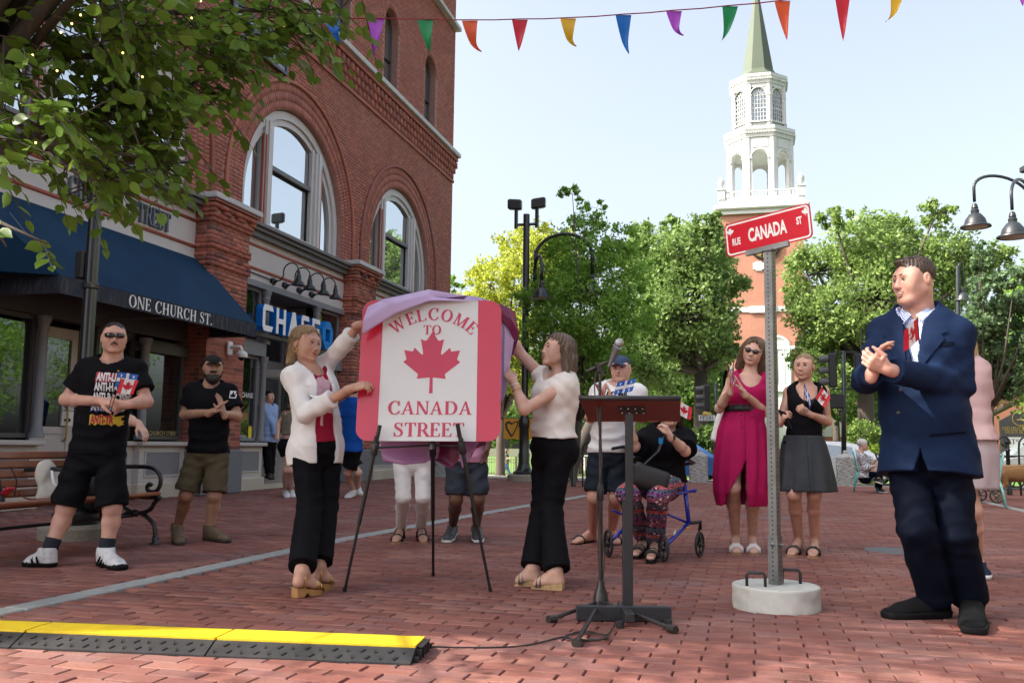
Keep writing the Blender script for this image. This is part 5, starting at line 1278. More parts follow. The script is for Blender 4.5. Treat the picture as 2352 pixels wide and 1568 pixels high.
def surface_nets(G,lo,h):
 S=G<0; nx,ny,nz=G.shape
 c=np.zeros((nx-1,ny-1,nz-1),np.int8); offs=[(i,j,k)for i in (0,1)for j in (0,1)for k in (0,1)]
 for i,j,k in offs:c+=S[i:nx-1+i,j:ny-1+j,k:nz-1+k]
 cells=np.argwhere((c>0)&(c<8)); idx=np.full(c.shape,-1,np.int32); idx[tuple(cells.T)]=np.arange(len(cells))
 val=np.stack([G[cells[:,0]+i,cells[:,1]+j,cells[:,2]+k]for i,j,k in offs],1)
 acc=np.zeros((len(cells),3)); cnt=np.zeros(len(cells)); O=np.array(offs,float)
 for a in range(8):
  for b in range(a+1,8):
   if np.abs(O[a]-O[b]).sum()!=1:continue
   m=(val[:,a]<0)!=(val[:,b]<0); t=val[m,a]/(val[m,a]-val[m,b]); acc[m]+=O[a]+(O[b]-O[a])*t[:,None]; cnt[m]+=1
 V=lo+(cells+acc/cnt[:,None])*h; F=[]
 for ax in range(3):
  sl0=[slice(None)]*3; sl1=[slice(None)]*3; sl0[ax]=slice(0,-1); sl1[ax]=slice(1,None)
  A_,B_=S[tuple(sl0)],S[tuple(sl1)]; e=np.argwhere(A_!=B_); o1,o2=[(1,2),(2,0),(0,1)][ax]
  e=e[(e[:,o1]>0)&(e[:,o2]>0)]; e=e[(e[:,o1]<G.shape[o1]-1)&(e[:,o2]<G.shape[o2]-1)]
  ins=A_[tuple(e.T)]
  def g(d1,d2):q=e.copy(); q[:,o1]+=d1; q[:,o2]+=d2; return idx[tuple(q.T)]
  q=np.stack([g(-1,-1),g(0,-1),g(0,0),g(-1,0)],1); q[~ins]=q[~ins][:,::-1]; F.append(q)
 F=np.concatenate(F); F=F[(F>=0).all(1)]
 return V,F
def wr(amp,fx,fy,fz,sd=0.0):
 "irregular cloth folds: gated, warped ridges"
 def f(P):
  a=P[...,0]*fx; b=P[...,1]*fy; c=P[...,2]*fz
  g=np.sin(a*.31+1.4*np.sin(c*.17+sd)+sd*2)+np.sin(c*.19+1.2*np.sin(b*.3-sd)+sd)+.6*np.sin(b*.4+a*.2+sd*3)
  n=np.sin(c*.8+1.9*np.sin(a*.33+sd)+1.3*np.sin(b*.37+sd*1.3)+.8*a*np.sin(sd)); m=np.sin(a+.6*c*np.cos(sd*2.1)+1.5*np.sin(c*.3))
  return amp*np.clip(.42+.45*g,0,1)*(.75*n+.35*m)
 return f
F0=lambda*v:np.array(v,float)
def folds(c,ax,rad,freq,amp,sd=0.0):
 "creases across axis ax, gathered round a joint"
 c=np.asarray(c,float); ax=nrm(ax); u=nrm(np.cross(ax,(.3,.9,.2)))
 def f(P):
  q=P-c; h=q@ax; w_=q@u; g=np.exp(-(q*q).sum(-1)/rad**2); n=np.sin(h*freq+1.6*np.sin(w_*17+sd)+sd); return amp*g*(n-.35*n*n)
 return f
def rotv(v,ax,a):
 v,ax=np.asarray(v,float),nrm(ax); return v*math.cos(a)+np.cross(ax,v)*math.sin(a)+ax*(ax@v)*(1-math.cos(a))
POSES={'relax':((.25,.45,.3),(.3,.5,.3),(.35,.55,.35),(.4,.6,.4),.5),'flat':((.05,.08,.05),)*4+(.35,),'grip':((1.0,1.25,.8),)*4+(.9,),'loose':((.7,.9,.5),(.75,.95,.6),(.8,1.0,.6),(.85,1.0,.6),.7),'point':((.15,.15,.1),(.35,.3,.2),(1.1,1.3,.8),(1.2,1.3,.8),.6),'pinch':((.55,.5,.3),(.6,.55,.35),(.7,.7,.4),(.8,.8,.5),.55)}
def hand(S,w_,d,n,ts,pose='relax',s=1.0,spread=.05):
 "wrist w_, finger direction d, palm faces n, thumb on side ts*cross(d,n)"
 d=nrm(d); n=nrm(np.asarray(n,float)-d*(np.asarray(n,float)@d)); sd=np.cross(d,n)*ts; po=POSES[pose]; s=s*1.0
 S.cone(w_-d*.03,w_+d*.02*s,.026*s,.024*s,.02)
 S.ell(w_+d*.055*s,(.038*s,.05*s,.0145*s),[sd,d,n],.015)
 for i,(off,ln)in enumerate(((.028,.98),(.0095,1.08),(-.009,1.0),(-.026,.82))):
  kb=w_+d*(.092-.004*abs(i-1))*s+sd*off*s; S.cone(w_+d*.03*s+sd*off*.6*s,kb,.0125*s,.0105*s,.010)
  dd=rotv(d,n,(-off*3*(1+spread*10))*ts*.5); p=kb; ang=0
  axr=np.cross(d,n)
  for j,(l,r0,r1)in enumerate(((.043,.0098,.0088),(.027,.0088,.0078),(.022,.0078,.0062))):
   ang+=po[i][j]; v=rotv(dd,axr,ang); q=p+v*l*ln*s; S.cone(p,q,r0*s,r1*s,.004); p=q
 tb0=w_+d*.025*s+sd*.022*s+n*.006*s; td=nrm(d*.75+sd*.75+n*po[4]*.7); t1=tb0+td*.042*s; td2=nrm(d*1.0+sd*(.35-po[4]*.35)+n*po[4]*.8); t2=t1+td2*.032*s; t3=t2+nrm(td2+n*.1*po[4])*.024*s
 S.cone(tb0,t1,.0165*s,.0125*s,.012); S.cone(t1,t2,.0118*s,.0102*s,.004); S.cone(t2,t3,.0102*s,.0075*s,.003)
def smat(name,c,var=.08,rough=.8,bump=.15,bs=350,**k):return mat(name,c,rough,var,7,bump,bs,spec=.08,**k)
SKIN={k:mat('skin_'+k,v,.48,.15,16,.10,420,sss=.12,spec=.35)for k,v in {'fair':(.62,.375,.285),'pink':(.62,.345,.265),'tan':(.44,.245,.165),'brown':(.155,.072,.046),'warm':(.56,.32,.235)}.items()}
LIP={k:mat('lip_'+k,v,.4,.05,9)for k,v in {'fair':(.46,.15,.13),'pink':(.48,.15,.13),'tan':(.34,.13,.10),'brown':(.11,.04,.035),'warm':(.44,.12,.11)}.items()}
LIPM={k:mat('lipm_'+k,v,.45,.05,9)for k,v in {'fair':(.50,.25,.19),'pink':(.52,.235,.185),'tan':(.34,.165,.115),'brown':(.12,.05,.04),'warm':(.45,.21,.16)}.items()}
M_eye=mat('eye_white',(.62,.60,.58),.25,0); M_iris=mat('iris',(.035,.028,.022),.2,0); M_teeth=mat('teeth',(.75,.72,.66),.3,0); M_shades=mat('dark_lens',(.008,.008,.009),.08,0,spec=.7)
def hair_mat(n,c,c2):
 m=mat(n,c,.42,.35,55,.55,90,spec=.5,island=.35,stretch=(1,1,.12),bdist=.006); return m
HAIR={'brown':hair_mat('hair_brown',(.05,.03,.02),0),'dark':hair_mat('hair_dark',(.018,.013,.011),0),'blonde':hair_mat('hair_blonde',(.34,.22,.11),0),'dkblonde':hair_mat('hair_dark_blonde',(.36,.235,.125),0),'curly':hair_mat('hair_light_brown',(.17,.10,.055),0),'grey':hair_mat('hair_grey',(.50,.49,.47),0),'ash':hair_mat('hair_ash_brown',(.13,.085,.055),0)}
class Person:
 def __init__(s,label,Y0,skin='fair',hgt=1.75,bulk=1.0,sex='m',hv=.006,hc=.009,group=None,name='person'):
  s.Y0=Y0; s.skin=skin; s.k=hgt/1.75; s.b=bulk; s.sex=sex; s.hv=hv; s.hc=hc; s.label=label; s.J={}; s.hands={}; s.root=None; s.body=SDF(); s.name=name; s.bare_feet=False
 def at(s,v):
  if isinstance(v,np.ndarray):return v
  if v[0]=='g':return gnd(v[1],v[2],v[3]if len(v)>3 else 0.0)
  return at(v[0],v[1],s.Y0+(v[2]if len(v)>2 else 0))
 def pose(s,neck,hip,yaw,hyaw=None,sw=None,hw=None,tilt=0.0,**J):
  k=s.k; hyaw=yaw if hyaw is None else hyaw
  s.fw=np.array([math.sin(R(yaw)),-math.cos(R(yaw)),0]); s.lat=np.cross(UP,s.fw); s.hfw=np.array([math.sin(R(hyaw)),-math.cos(R(hyaw)),0]); s.hlat=np.cross(UP,s.hfw)
  s.N=s.at(neck); s.H=s.at(hip); s.sp=nrm(s.N-s.H); sw=(.168 if s.sex=='m' else .146)*k*(s.b**.5)if sw is None else sw*.86; hw=(.092 if s.sex=='m' else .096)*k*(s.b**.3)if hw is None else hw
  lt=nrm(s.lat+UP*tilt); s.J['sa']=s.N-lt*sw-UP*.06*k; s.J['sb']=s.N+lt*sw-UP*.06*k; s.J['ha']=s.H-s.hlat*hw-UP*.03; s.J['hb']=s.H+s.hlat*hw-UP*.03
  for n_,v in J.items():s.J[n_]=s.at(v)
  for q in 'ab':
   if 'z'+q in s.J:
    hl,to=s.J['z'+q],s.J['t'+q]; d=to-hl; s.J['fd'+q]=nrm(d); s.J['a'+q]=hl+nrm(d*[1,1,0])*.035*k+UP*(.085*k)
  return s
 def secs(s,e=0.0,belly=0.0,low=-.09,bust=None):
  k,b=s.k,s.b; m=s.sex=='m'; H,N=s.H,s.N; L=N-H; f=s.fw
  w_=(lambda a,c:(a*k*b+e,c*k*b+e))
  S=[(H+UP*low*k,w_(.135,.095)),(H-UP*.02+s.hfw*0,w_(.155 if m else .165,.112 if m else .115)),(H+L*.30+f*(.01+belly*.6),(w_(.148,.108)if m else w_(.128,.098))),(H+L*.52+f*(.012+belly*.3),(w_(.152,.112)if m else w_(.125,.098))),(H+L*.74+f*.012,w_(.168,.118)if m else w_(.142,.108)),(H+L*.90-f*.0,w_(.150,.088)if m else w_(.128,.08)),(H+L*1.02-f*.005,w_(.085,.062)if m else w_(.075,.055))]
  if belly:S[2]=(S[2][0],(S[2][1][0]+belly*.35,S[2][1][1]+belly)); S[3]=(S[3][0],(S[3][1][0]+belly*.25,S[3][1][1]+belly*.8)); S[1]=(S[1][0],(S[1][1][0]+belly*.1,S[1][1][1]+belly*.45))
  return S
 def torso(s,S,e=0.0,i0=0,i1=6,k=.03,low=-.09):
  sc=s.secs(e,getattr(s,'belly',0),low)
  for i in range(i0,i1):
   la=s.hlat if i<2 else s.lat; fa=s.hfw if i<2 else s.fw; S.econe(sc[i][0],sc[i+1][0],sc[i][1],sc[i+1][1],la,fa,k)
  if i1>=5:
   for q in 'ab':S.cone(s.N-UP*.03*s.k,s.J['s'+q],.045*s.k+e,.046*s.k*s.b**.5+e,.04)
   if s.sex=='f':
    c=s.H+(s.N-s.H)*.68
    for sg in (-1,1):S.ell(c+s.lat*sg*.062*s.k+s.fw*.075*s.k*s.b,(.06*s.k*s.b+e,)*3,None,.05)
  if i0<=1:
   for sg in (-1,1):S.ell(s.H-UP*.05+s.hlat*sg*.07*s.k-s.hfw*.055*s.k,(.088*s.k*s.b+e,)*3,None,.05)
  return S
 def arm(s,S,q,e=0.0,t=2.0,k=.03,flare=0.0,loose=0.0):
  "t: 0..1 along the upper arm, 1..2 along the forearm"
  b=s.b**.6*s.k*(1 if s.sex=='m' else .88); A,E,W_=s.J['s'+q],s.J['e'+q],s.J['w'+q]; r=(.051*b+e,.041*b+e,.040*b+e,.027*b+e)
  S.ell(A,(.054*b+e,)*3,None,.04)
  if t<=1:S.cone(A,A+(E-A)*t,r[0],r[0]+(r[1]-r[0])*t+flare,k,fb=True)
  else:
   S.cone(A,E,r[0],r[1],k); S.ell(E,(r[1]*1.02,)*3,None,.02)
   u=min(t-1,1); M_=E+(W_-E)*min(.3,u); rm=.044*b+e
   S.cone(E,M_,r[2],rm,.02);
   if u>.3:S.cone(M_,E+(W_-E)*u,rm,rm+(r[3]-rm)*(u-.3)/.7+flare,.02,fb=t<2)
  return S
 def leg(s,S,q,e=0.0,t=2.0,k=.014,flare=0.0,er=None,wide=1.0,straight=0):
  er=e if er is None else er
  b=s.b**.7*s.k*wide; A,K_,Z=s.J['h'+q],s.J['k'+q],s.J['a'+q]; f=s.hfw
  r=[.088*b+er,.058*b+e,.056*b+e,.037*s.k+e]
  if straight:S.cone(A,K_,r[0],straight,k); S.cone(K_,K_+(Z-K_)*(t-1),straight,straight+flare,k,fb=True)
  elif t<=1:S.cone(A,A+(K_-A)*t,r[0],r[0]+(r[1]-r[0])*t+flare,k,fb=True)
  else:
   S.cone(A,K_,r[0],r[1],k)
   C_=K_+(Z-K_)*.32-f*(.018 if e<.012 else .004)*s.k; u=t-1; S.cone(K_,C_,r[1],r[2],.03)
   S.cone(C_,C_+(Z-C_)*u,r[2],r[2]+(r[3]-r[2])*u+flare,.03,fb=t<2)
   if e==0:S.ell(K_+f*.02*s.k,(.042*b,.042*b,.05*b),None,.03)
  return S
 def foot(s,S,q,e=0.0,k=.02,zmin=0.0):
  Z,hl,to=s.J['a'+q],s.J['z'+q],s.J['t'+q]; kk=s.k; d=s.J['fd'+q]; sd=np.cross(UP,d)
  S.cone(Z,hl+UP*.035*kk+d*.02,.038*kk+e,.034*kk+e,k); ball=hl+(to-hl)*.72
  S.econe(hl+UP*.036*kk+d*.02,ball+UP*.03*kk,(.032*kk+e,.034*kk+e),(.042*kk+e,.026*kk+e),sd,UP,k); S.econe(ball+UP*.026*kk,to+UP*.02*kk-d*.025,(.042*kk+e,.024*kk+e),(.034*kk+e,.016*kk+e),sd,UP,.012)
  S.cone(Z+d*.015,ball+UP*.03*kk,.034*kk+e,.024*kk+e,.03)
  return S
# ---- head
 def head(s,c,yaw,pitch=0,roll=0,sc=1.0):
  s.hc_=s.at(c); s.hs=sc*s.k**.4; f=np.array([math.sin(R(yaw))*math.cos(R(pitch)),-math.cos(R(yaw))*math.cos(R(pitch)),math.sin(R(pitch))]); x=nrm(np.cross(f,UP)); z=np.cross(x,f)
  x2=x*math.cos(R(roll))+z*math.sin(R(roll)); z2=z*math.cos(R(roll))-x*math.sin(R(roll)); s.HA=np.array([x2,f,z2]); return s
 def h(s,x,y,z):return s.hc_+(s.HA[0]*x+s.HA[1]*y+s.HA[2]*z)*s.hs
 def head_sdf(s,S,smile=0.0,jaw=1.0,chub=0.0,nose=1.0,ears=True,necklen=True):
  q=s.hs; A=s.HA; E=lambda c,r,k=.02,sub=False:S.ell(s.h(*c),np.array(r)*q,A,k*q,sub); C=lambda a,b,r0,r1,k=.015,sub=False:S.cone(s.h(*a),s.h(*b),r0*q,r1*q,k*q,sub=sub)
  m=s.sex=='m'
  E((0,-.014,.035),(.076,.097,.082)); E((0,.022,-.025),(.062*jaw*(1 if m else .95)+chub*.01,.070,.084),.03)
  for sg in (-1,1):
   C((sg*(.052*jaw+chub*.012),.0,-.055),(sg*.020,.070,-.098),(.022 if m else .017)+chub*.012,.018 if m else .014,.02)
   E((sg*.040,.058,-.026+smile*.006),(.026+chub*.008+smile*.004,.024,.032),.03); E((sg*.041,.030,-.040),(.022+chub*.008,.038,.048),.04); E((sg*.052,.045,.020),(.022,.030,.036),.03); E((sg*.010,.100,-.036),(.0095,.011,.0085),.006)
  E((0,.078,-.102),(.022*jaw,.018,.018),.015); C((-.034,.078,.026),(.034,.078,.026),.013 if m else .010,.013 if m else .010,.018)
  for sg in (-1,1):E((sg*.032,.098,.004),(.0175,.012,.0115),.012,True)
  npj=.1055 if m else .101; C((0,.088,.014),(0,npj,-.028),.0085,(.0125 if m else .0108)*nose,.010); E((0,npj+.0045,-.033),(.0105*nose,.0105,.0095),.006)
  E((0,.080,-.064),(.032,.020,.024),.015); C((-.020-smile*.006,.098-smile*.004,-.064+smile*.004),(0,.103,-.066),.0028,.0032,.006,True); C((.020+smile*.006,.098-smile*.004,-.064+smile*.004),(0,.103,-.066),.0028,.0032,.006,True)
  if chub:E((0,.045,-.105),(.05,.04,.025),.03)
  if ears:
   for sg in (-1,1):
    E((sg*.081,-.014,-.004),(.010,.021,.034),.005); E((sg*.092,-.006,.002),(.007,.010,.019),.006,True)
  nr=(.058 if m else .048)*s.k*s.b**.3+chub*.012
  S.cone(s.h(0,-.022,-.06),s.N+s.fw*.0-UP*.01,nr*.96,nr*1.08,.03); S.cone(s.h(0,-.03,-.02),s.N-s.fw*.03,nr*.9,nr,.03); return S
 def face(s,body,brow='dark',eyes=True,smile=0.0,lip=1.0,teeth=False,gaze=0.0,lash=False):
  A=s.HA; q=s.hs
  if eyes:
   for sg in (-1,1):
    e=MB().sphere(s.h(sg*.032,.0835,.0035),np.array((.0128,.0088,.0060))*q,8,6,A).obj('eye',M_eye,s.root,True)
    MB().sphere(s.h(sg*.032+gaze*.005,.0875,.0035),np.array((.0064,.0055,.0060))*q,8,6,A).obj('iris',M_iris,e,True)
    MB().tube([s.h(sg*.018,.088,.0035),s.h(sg*.025,.0920,.0080),s.h(sg*.034,.0920,.0085),s.h(sg*.046,.084,.0045)],[.0012*q,.0024*q,.0024*q,.0012*q],5).obj('eyelid',HAIR['dark']if lash else HAIR['ash'],s.root,True)
  if brow:
   for sg in (-1,1):MB().tube([s.h(sg*.013,.0945,.0275),s.h(sg*.026,.0940,.0305),s.h(sg*.041,.084,.0285),s.h(sg*.05,.074,.0225)],[.0026*q,.0036*q,.003*q,.001*q],5).obj('eyebrow',HAIR[brow],s.root,True)
  u=smile
  if lip:
   pu=[s.h(x,y,z)for x,y,z in ((-.022-u*.007,.094-u*.004,-.0635+u*.006),(-.011,.1005,-.0595+u*.002),(0,.1025,-.0605),(.011,.1005,-.0595+u*.002),(.022+u*.007,.094-u*.004,-.0635+u*.006))]
   op=.009*u if teeth else 0
   pl=[s.h(x,y,z-op)for x,y,z in ((-.021-u*.007,.094-u*.004,-.0645+u*.006+op*.9),(-.011,.1,-.070),(0,.1015,-.072),(.011,.1,-.070),(.021+u*.007,.094-u*.004,-.0645+u*.006+op*.9))]
   o=MB().tube(pu,[.0012*q,.0036*q*lip,.0034*q*lip,.0036*q*lip,.0012*q],6); o.tube(pl,[.0012*q,.0045*q*lip,.0050*q*lip,.0045*q*lip,.0012*q],6); o=o.obj('lips',LIP[s.skin]if s.sex=='f' else LIPM[s.skin],s.root,True)
   if teeth:MB().tube([s.h(-.020-u*.004,.0945,-.0625),s.h(0,.1015,-.0665),s.h(.020+u*.004,.0945,-.0625)],[.002*q,.0058*q,.002*q],6,flat=1).obj('teeth',M_teeth,s.root,True)
 def hair(s,style,color,extra=None):
  S=SDF(); A=s.HA; q=s.hs
  E=lambda c,r,k=.02,sub=False:S.ell(s.h(*c),np.array(r)*q,A,k*q,sub); C=lambda a,b,r0,r1,k=.02,sub=False:S.cone(s.h(*a),s.h(*b),r0*q,r1*q,k*q,sub=sub)
  cut=lambda c,n:S.cut(s.h(*c),A[0]*n[0]+A[1]*n[1]+A[2]*n[2])
  if style=='short':
   E((0,-.018,.043),(.082,.102,.083)); E((.01,.040,.098),(.052,.040,.020),.02); E((0,.098,-.012),(.082,.062,.092),.010,True); cut((0,-.04,-.062),(0,.50,-1))
   for sg in (-1,1):E((sg*.086,.012,-.045),(.025,.03,.045),.01,True)
   amp,fr=.0022,90
  elif style=='crop':
   E((0,-.017,.040),(.0795,.1005,.080)); E((0,.100,.0),(.078,.064,.099),.010,True); cut((0,-.04,-.05),(0,.45,-1))
   for sg in (-1,1):E((sg*.088,.015,-.04),(.028,.035,.05),.01,True)
   amp,fr=.0016,150
  elif style=='bob':
   E((0,-.018,.044),(.086,.106,.087)); E((0,-.065,-.045),(.072,.045,.105),.03)
   for sg in (-1,1):C((sg*.072,-.02,.03),(sg*.072,-.055,-.135),.030,.024)
   E((0,.104,-.002),(.074,.068,.108),.012,True)
   for sg in (-1,1):E((sg*.098,.012,-.022),(.032,.036,.045),.012,True)
   cut((0,-.05,-.148),(0,.25,-1)); amp,fr=.0034,75
  elif style in ('wavy','curly'):
   lift=.012 if style=='curly' else .004
   E((0,-.02,.045),(.087+lift,.105+lift,.085+lift*.6)); E((0,-.08,-.06),(.092+lift,.06+lift,.13),.03)
   for sg in (-1,1):
    C((sg*.078,-.02,.02),(sg*(.095+lift),-.05,-.16),.034+lift,.026); C((sg*.06,-.07,-.05),(sg*.08,-.085,-.23),.04,.022)
   E((0,.108,-.004),(.071,.070,.108),.012,True); amp,fr=(.006 if style=='curly' else .0045),62
  elif style=='bun':
   E((0,-.016,.040),(.081,.102,.082)); E((0,.100,-.004),(.074,.060,.096),.010,True); cut((0,-.03,-.06),(0,.55,-1)); E((.0,-.108,-.075),(.042,.036,.042),.015); C((0,-.08,-.03),(0,-.105,-.07),.04,.035)
   for sg in (-1,1):E((sg*.09,.008,-.03),(.022,.028,.045),.01,True)
   amp,fr=.0018,90
  elif style=='fluffy':
   E((0,-.02,.045),(.095,.113,.092)); E((0,.102,-.005),(.076,.060,.098),.015,True); cut((0,-.04,-.075),(0,.4,-1)); amp,fr=.006,70
  elif style=='beard':
   E((0,.035,-.082),(.066,.062,.062)); E((0,.060,-.118),(.045,.040,.04),.03)
   for sg in (-1,1):C((sg*.066,.012,-.01),(sg*.058,.030,-.07),.013,.022)
   E((0,.082,.0),(.060,.05,.042),.012,True); C((-.025,.112,-.047),(.025,.112,-.047),.010,.010,.015,False)if 1 else 0
   C((-.017,.118,-.066),(.017,.118,-.066),.0065,.0065,.006,True); amp,fr=.0022,110
  elif style=='moustache':
   C((0,.104,-.051),(-.026,.094,-.060),.0075,.0045,.008); C((0,.104,-.051),(.026,.094,-.060),.0075,.0045,.008); amp,fr=.001,160
  if extra:extra(S,s)
  ax0,ax1,ax2=A
  def strands(P):
   L=(P-s.hc_); x,y,z=L@ax0,L@ax1,L@ax2
   wv=.012*np.sin(z*42+20*x)if style in ('wavy','curly')else .004*np.sin(z*25)
   th=np.arctan2(x+wv,y+.02); t2=np.sin(th*fr*.32+2*np.sin(z*18)+3*np.sin(x*14))
   return amp*(.6*t2+.4*np.sin(th*fr*.75+z*25+4*np.sin(x*21+y*13)))
  S.disp(strands); V,F=S.mesh(max(.0032,s.hv*.62)); o=np_mesh('beard' if style=='beard' else ('moustache' if style=='moustache' else 'hair'),V,F,HAIR[color],s.root,True)
  if s.hv<.0065:s.strands(o,style,HAIR[color])
  return o
 def strands(s,o,style,m):
  rg=np.random.default_rng(int(s.N[0]*99)%997); off=woff(o); bv=bvh_of(o); pol=o.data.polygons; mb=MB(); lng=style in ('bob','wavy','curly'); n,st,ln=(850,9,.016)if lng else ((420,4,.009)if style!='moustache' else (40,2,.006)); crown=s.h(0,-.05,.12)
  for _ in range(n):
   p=np.array(pol[rg.integers(len(pol))].center)+off; pts=[]; fly=rg.random()<.12; jit=rg.normal(0,.25,3)
   for k in range(st):
    loc,nr,_i,_d=bv.find_nearest(Vector(p)); nr=np.array(nr); p=np.array(loc)+nr*(.0012+(.0022*k if fly else .0006*rg.random())); pts.append(p); fl=(p-crown); d=nrm(fl-nr*(fl@nr))*.6+(s.HA[1]*.9-UP*.1 if not lng and style not in ('bun','beard')else F0(0,0,-1.0))+jit*(1.2 if style=='curly' else .5)+(.5*np.cross(nr,UP)*math.sin(k*1.1+p[0]*90)if style in ('wavy','curly')else 0); d=d-nr*(d@nr); p=p+nrm(d)*ln
   mb.tube(pts,[.0005]+[.0008]*(st-2)+[.0003],3)
  mb.obj('strands',m,o)['kind']='stuff'
# ---- assembling
 def start(s,cat='person'):
  base=(s.J['za']+s.J['zb'])/2 if 'za' in s.J else s.H; base=np.array([base[0],base[1],gat(base[0],base[1])])
  s.root=thing(s.name,s.label,cat,base); return s
 def mk(s,name,S,m,h=None,smooth=True):V,F=S.mesh(h or s.hc); return np_mesh(name,V,F,m,s.root,smooth)
 def skin_body(s,legs=True,feet=True,arms='ab',low=-.09,**hk):
  S=s.body; s.torso(S,-.020,low=low)
  for q in arms:s.arm(S,q)
  if legs:
   for q in 'ab':s.leg(S,q,0.0 if legs is True else -.008)
   if feet:
    for q in 'ab':s.foot(S,q)
  s.head_sdf(S,**hk)
  for q,a in s.hands.items():hand(S,s.J['w'+q],*a[0],**a[1])
  return s.mk('body',S,SKIN[s.skin],s.hv)
 def sethand(s,q,d,n,ts,pose='relax',size=1.0,**k):s.hands[q]=((np.asarray(d,float),np.asarray(n,float),ts),dict(pose=pose,s=size*s.k*(1.0 if s.sex=='m' else .92),**k)); return s
 def neckcut(s,S,depth=.0,w_=.0,vee=0.0):
  S.cone(s.N+UP*(-.026-depth)+s.fw*(.03+depth*.9),s.N+UP*.20+s.fw*.03,.074*s.k*s.b**.3+w_,.15*s.k,.006,sub=True)
  if vee:S.cone(s.N+s.fw*.12-UP*vee,s.N+s.fw*.10+UP*.05,.015,.09,.006,sub=True)
  return S
 def top(s,name,m,e=.014,hem=-.10,sleeve=.62,flare=.012,neck=0.0,neckw=0.0,vee=0.0,wrk=.004,sleeveless=False,hemflare=.0,arms='ab',hc=None,ruf=1.0):
  S=SDF(); fa=min(1,e/.018); s.torso(S,e,low=min(-.06,hem-.03));
  if hemflare:pass
  if not sleeveless:
   for q in arms:s.arm(S,q,e*.9,sleeve,flare=flare)
  s.neckcut(S,neck,neckw,vee)
  if sleeveless:
   for sg,q in ((-1,'a'),(1,'b')):
    A=s.J['s'+q]; S.cone(A+s.lat*sg*.045-UP*.08,A+s.lat*sg*.07+UP*.10,.050*s.k+sleeveless,.066*s.k+sleeveless,.01,sub=True)
  S.cut(s.H+UP*hem*s.k,-UP)
  for q in arms:
   if not sleeveless and sleeve>1:S.disp(folds(s.J['e'+q],s.J['e'+q]-s.J['s'+q],.10,75,.004*fa,1.0))
   elif not sleeveless:S.disp(folds(s.J['s'+q]-UP*.10,s.J['s'+q]-s.H,.13,62,.004*fa,len(q)))
  S.disp(folds(s.H+UP*.06+s.fw*.1-s.lat*.08,UP+s.lat*.4,.17,66,.005*fa,.7)); S.disp(folds(s.H+UP*.10+s.fw*.1+s.lat*.10,UP-s.lat*.5,.15,60,.0045*fa,2.0)); S.disp(wr(wrk,22,22,34*ruf,s.H[0]*9)); S.disp(wr(wrk*.5,50,50,80,s.H[0]*5)); return s.mk(name,S,m,hc)
 def lower(s,name,m,e=.012,t=1.9,top=.10,flare=.01,wrk=.005,wide=1.0,hc=None,wv=(26,26,48),et=.006,straight=0):
  S=SDF(); fa=min(1,e/.018); s.torso(S,et,0,2,low=-.08)
  for q in 'ab':s.leg(S,q,e,t,flare=flare,wide=wide,er=et,straight=straight)
  S.cut(s.H+UP*top*s.k,UP)
  for i,q in enumerate('ab'):
   S.disp(folds(s.J['h'+q]-UP*.08+s.hfw*.09,UP+s.hlat*(.7-1.4*i),.13,66,.0055*fa,i*1.3))
   if t>1.3:S.disp(folds(s.J['k'+q],s.J['k'+q]-s.J['h'+q]+s.hlat*.06,.12,74,.0055*fa,i+.4)); S.disp(folds(s.J['a'+q]+UP*.07,UP+s.hlat*.2-s.hfw*.3,.11,82,.006*fa if not straight else .002,i*2.0))
   else:S.disp(folds(s.J['k'+q]+UP*.12,UP+s.hlat*(.5-i),.14,48,.006*fa,i))
  S.disp(wr(wrk,*wv,s.H[0]*7)); S.disp(wr(wrk*.45,60,60,110,s.H[0]*3)); return s.mk(name,S,m,hc)
 def shoes(s,m,ms,e=.010,top=.10,cuff=0.0,sole=.026,heel=0.0,name='shoe',lace=None):
  for q in 'ab':
   S=SDF(); s.foot(S,q,e); Z=s.J['a'+q]; hl=s.J['z'+q]; gz_=min(hl[2],s.J['t'+q][2])
   if cuff:S.cone(Z,Z+UP*cuff,.046*s.k+e,.046*s.k+e,.02,fb=True)
   ax=np.cross(s.J['fd'+q],np.cross(UP,s.J['fd'+q])); ax=ax if ax[2]>0 else -ax
   S.cut(hl+ax*sole,-ax); S.cut(Z+UP*((cuff or .015)),UP); o=s.mk(name,S,m,min(s.hc,.007))
   S2=SDF(); s.foot(S2,q,e+.005); S2.cut(hl+ax*(sole+.003),ax); S2.cut(hl+ax*.001,-ax); V,F=S2.mesh(min(s.hc,.007)); np_mesh('sole',V,F,ms,o,True)
   if lace:
    d=s.J['fd'+q]; sd=np.cross(UP,d); b0=Z+d*.055*s.k+UP*.012; L=MB()
    for j in range(4):
     c=b0+d*.024*j-UP*(.013*j); L.tube([c-sd*.025+d*.008,c+UP*.006,c+sd*.025-d*.008],.0028,4); L.tube([c-sd*.025-d*.008,c+UP*.008,c+sd*.025+d*.008],.0028,4)
    L.obj('lace',lace,o)['kind']='stuff'
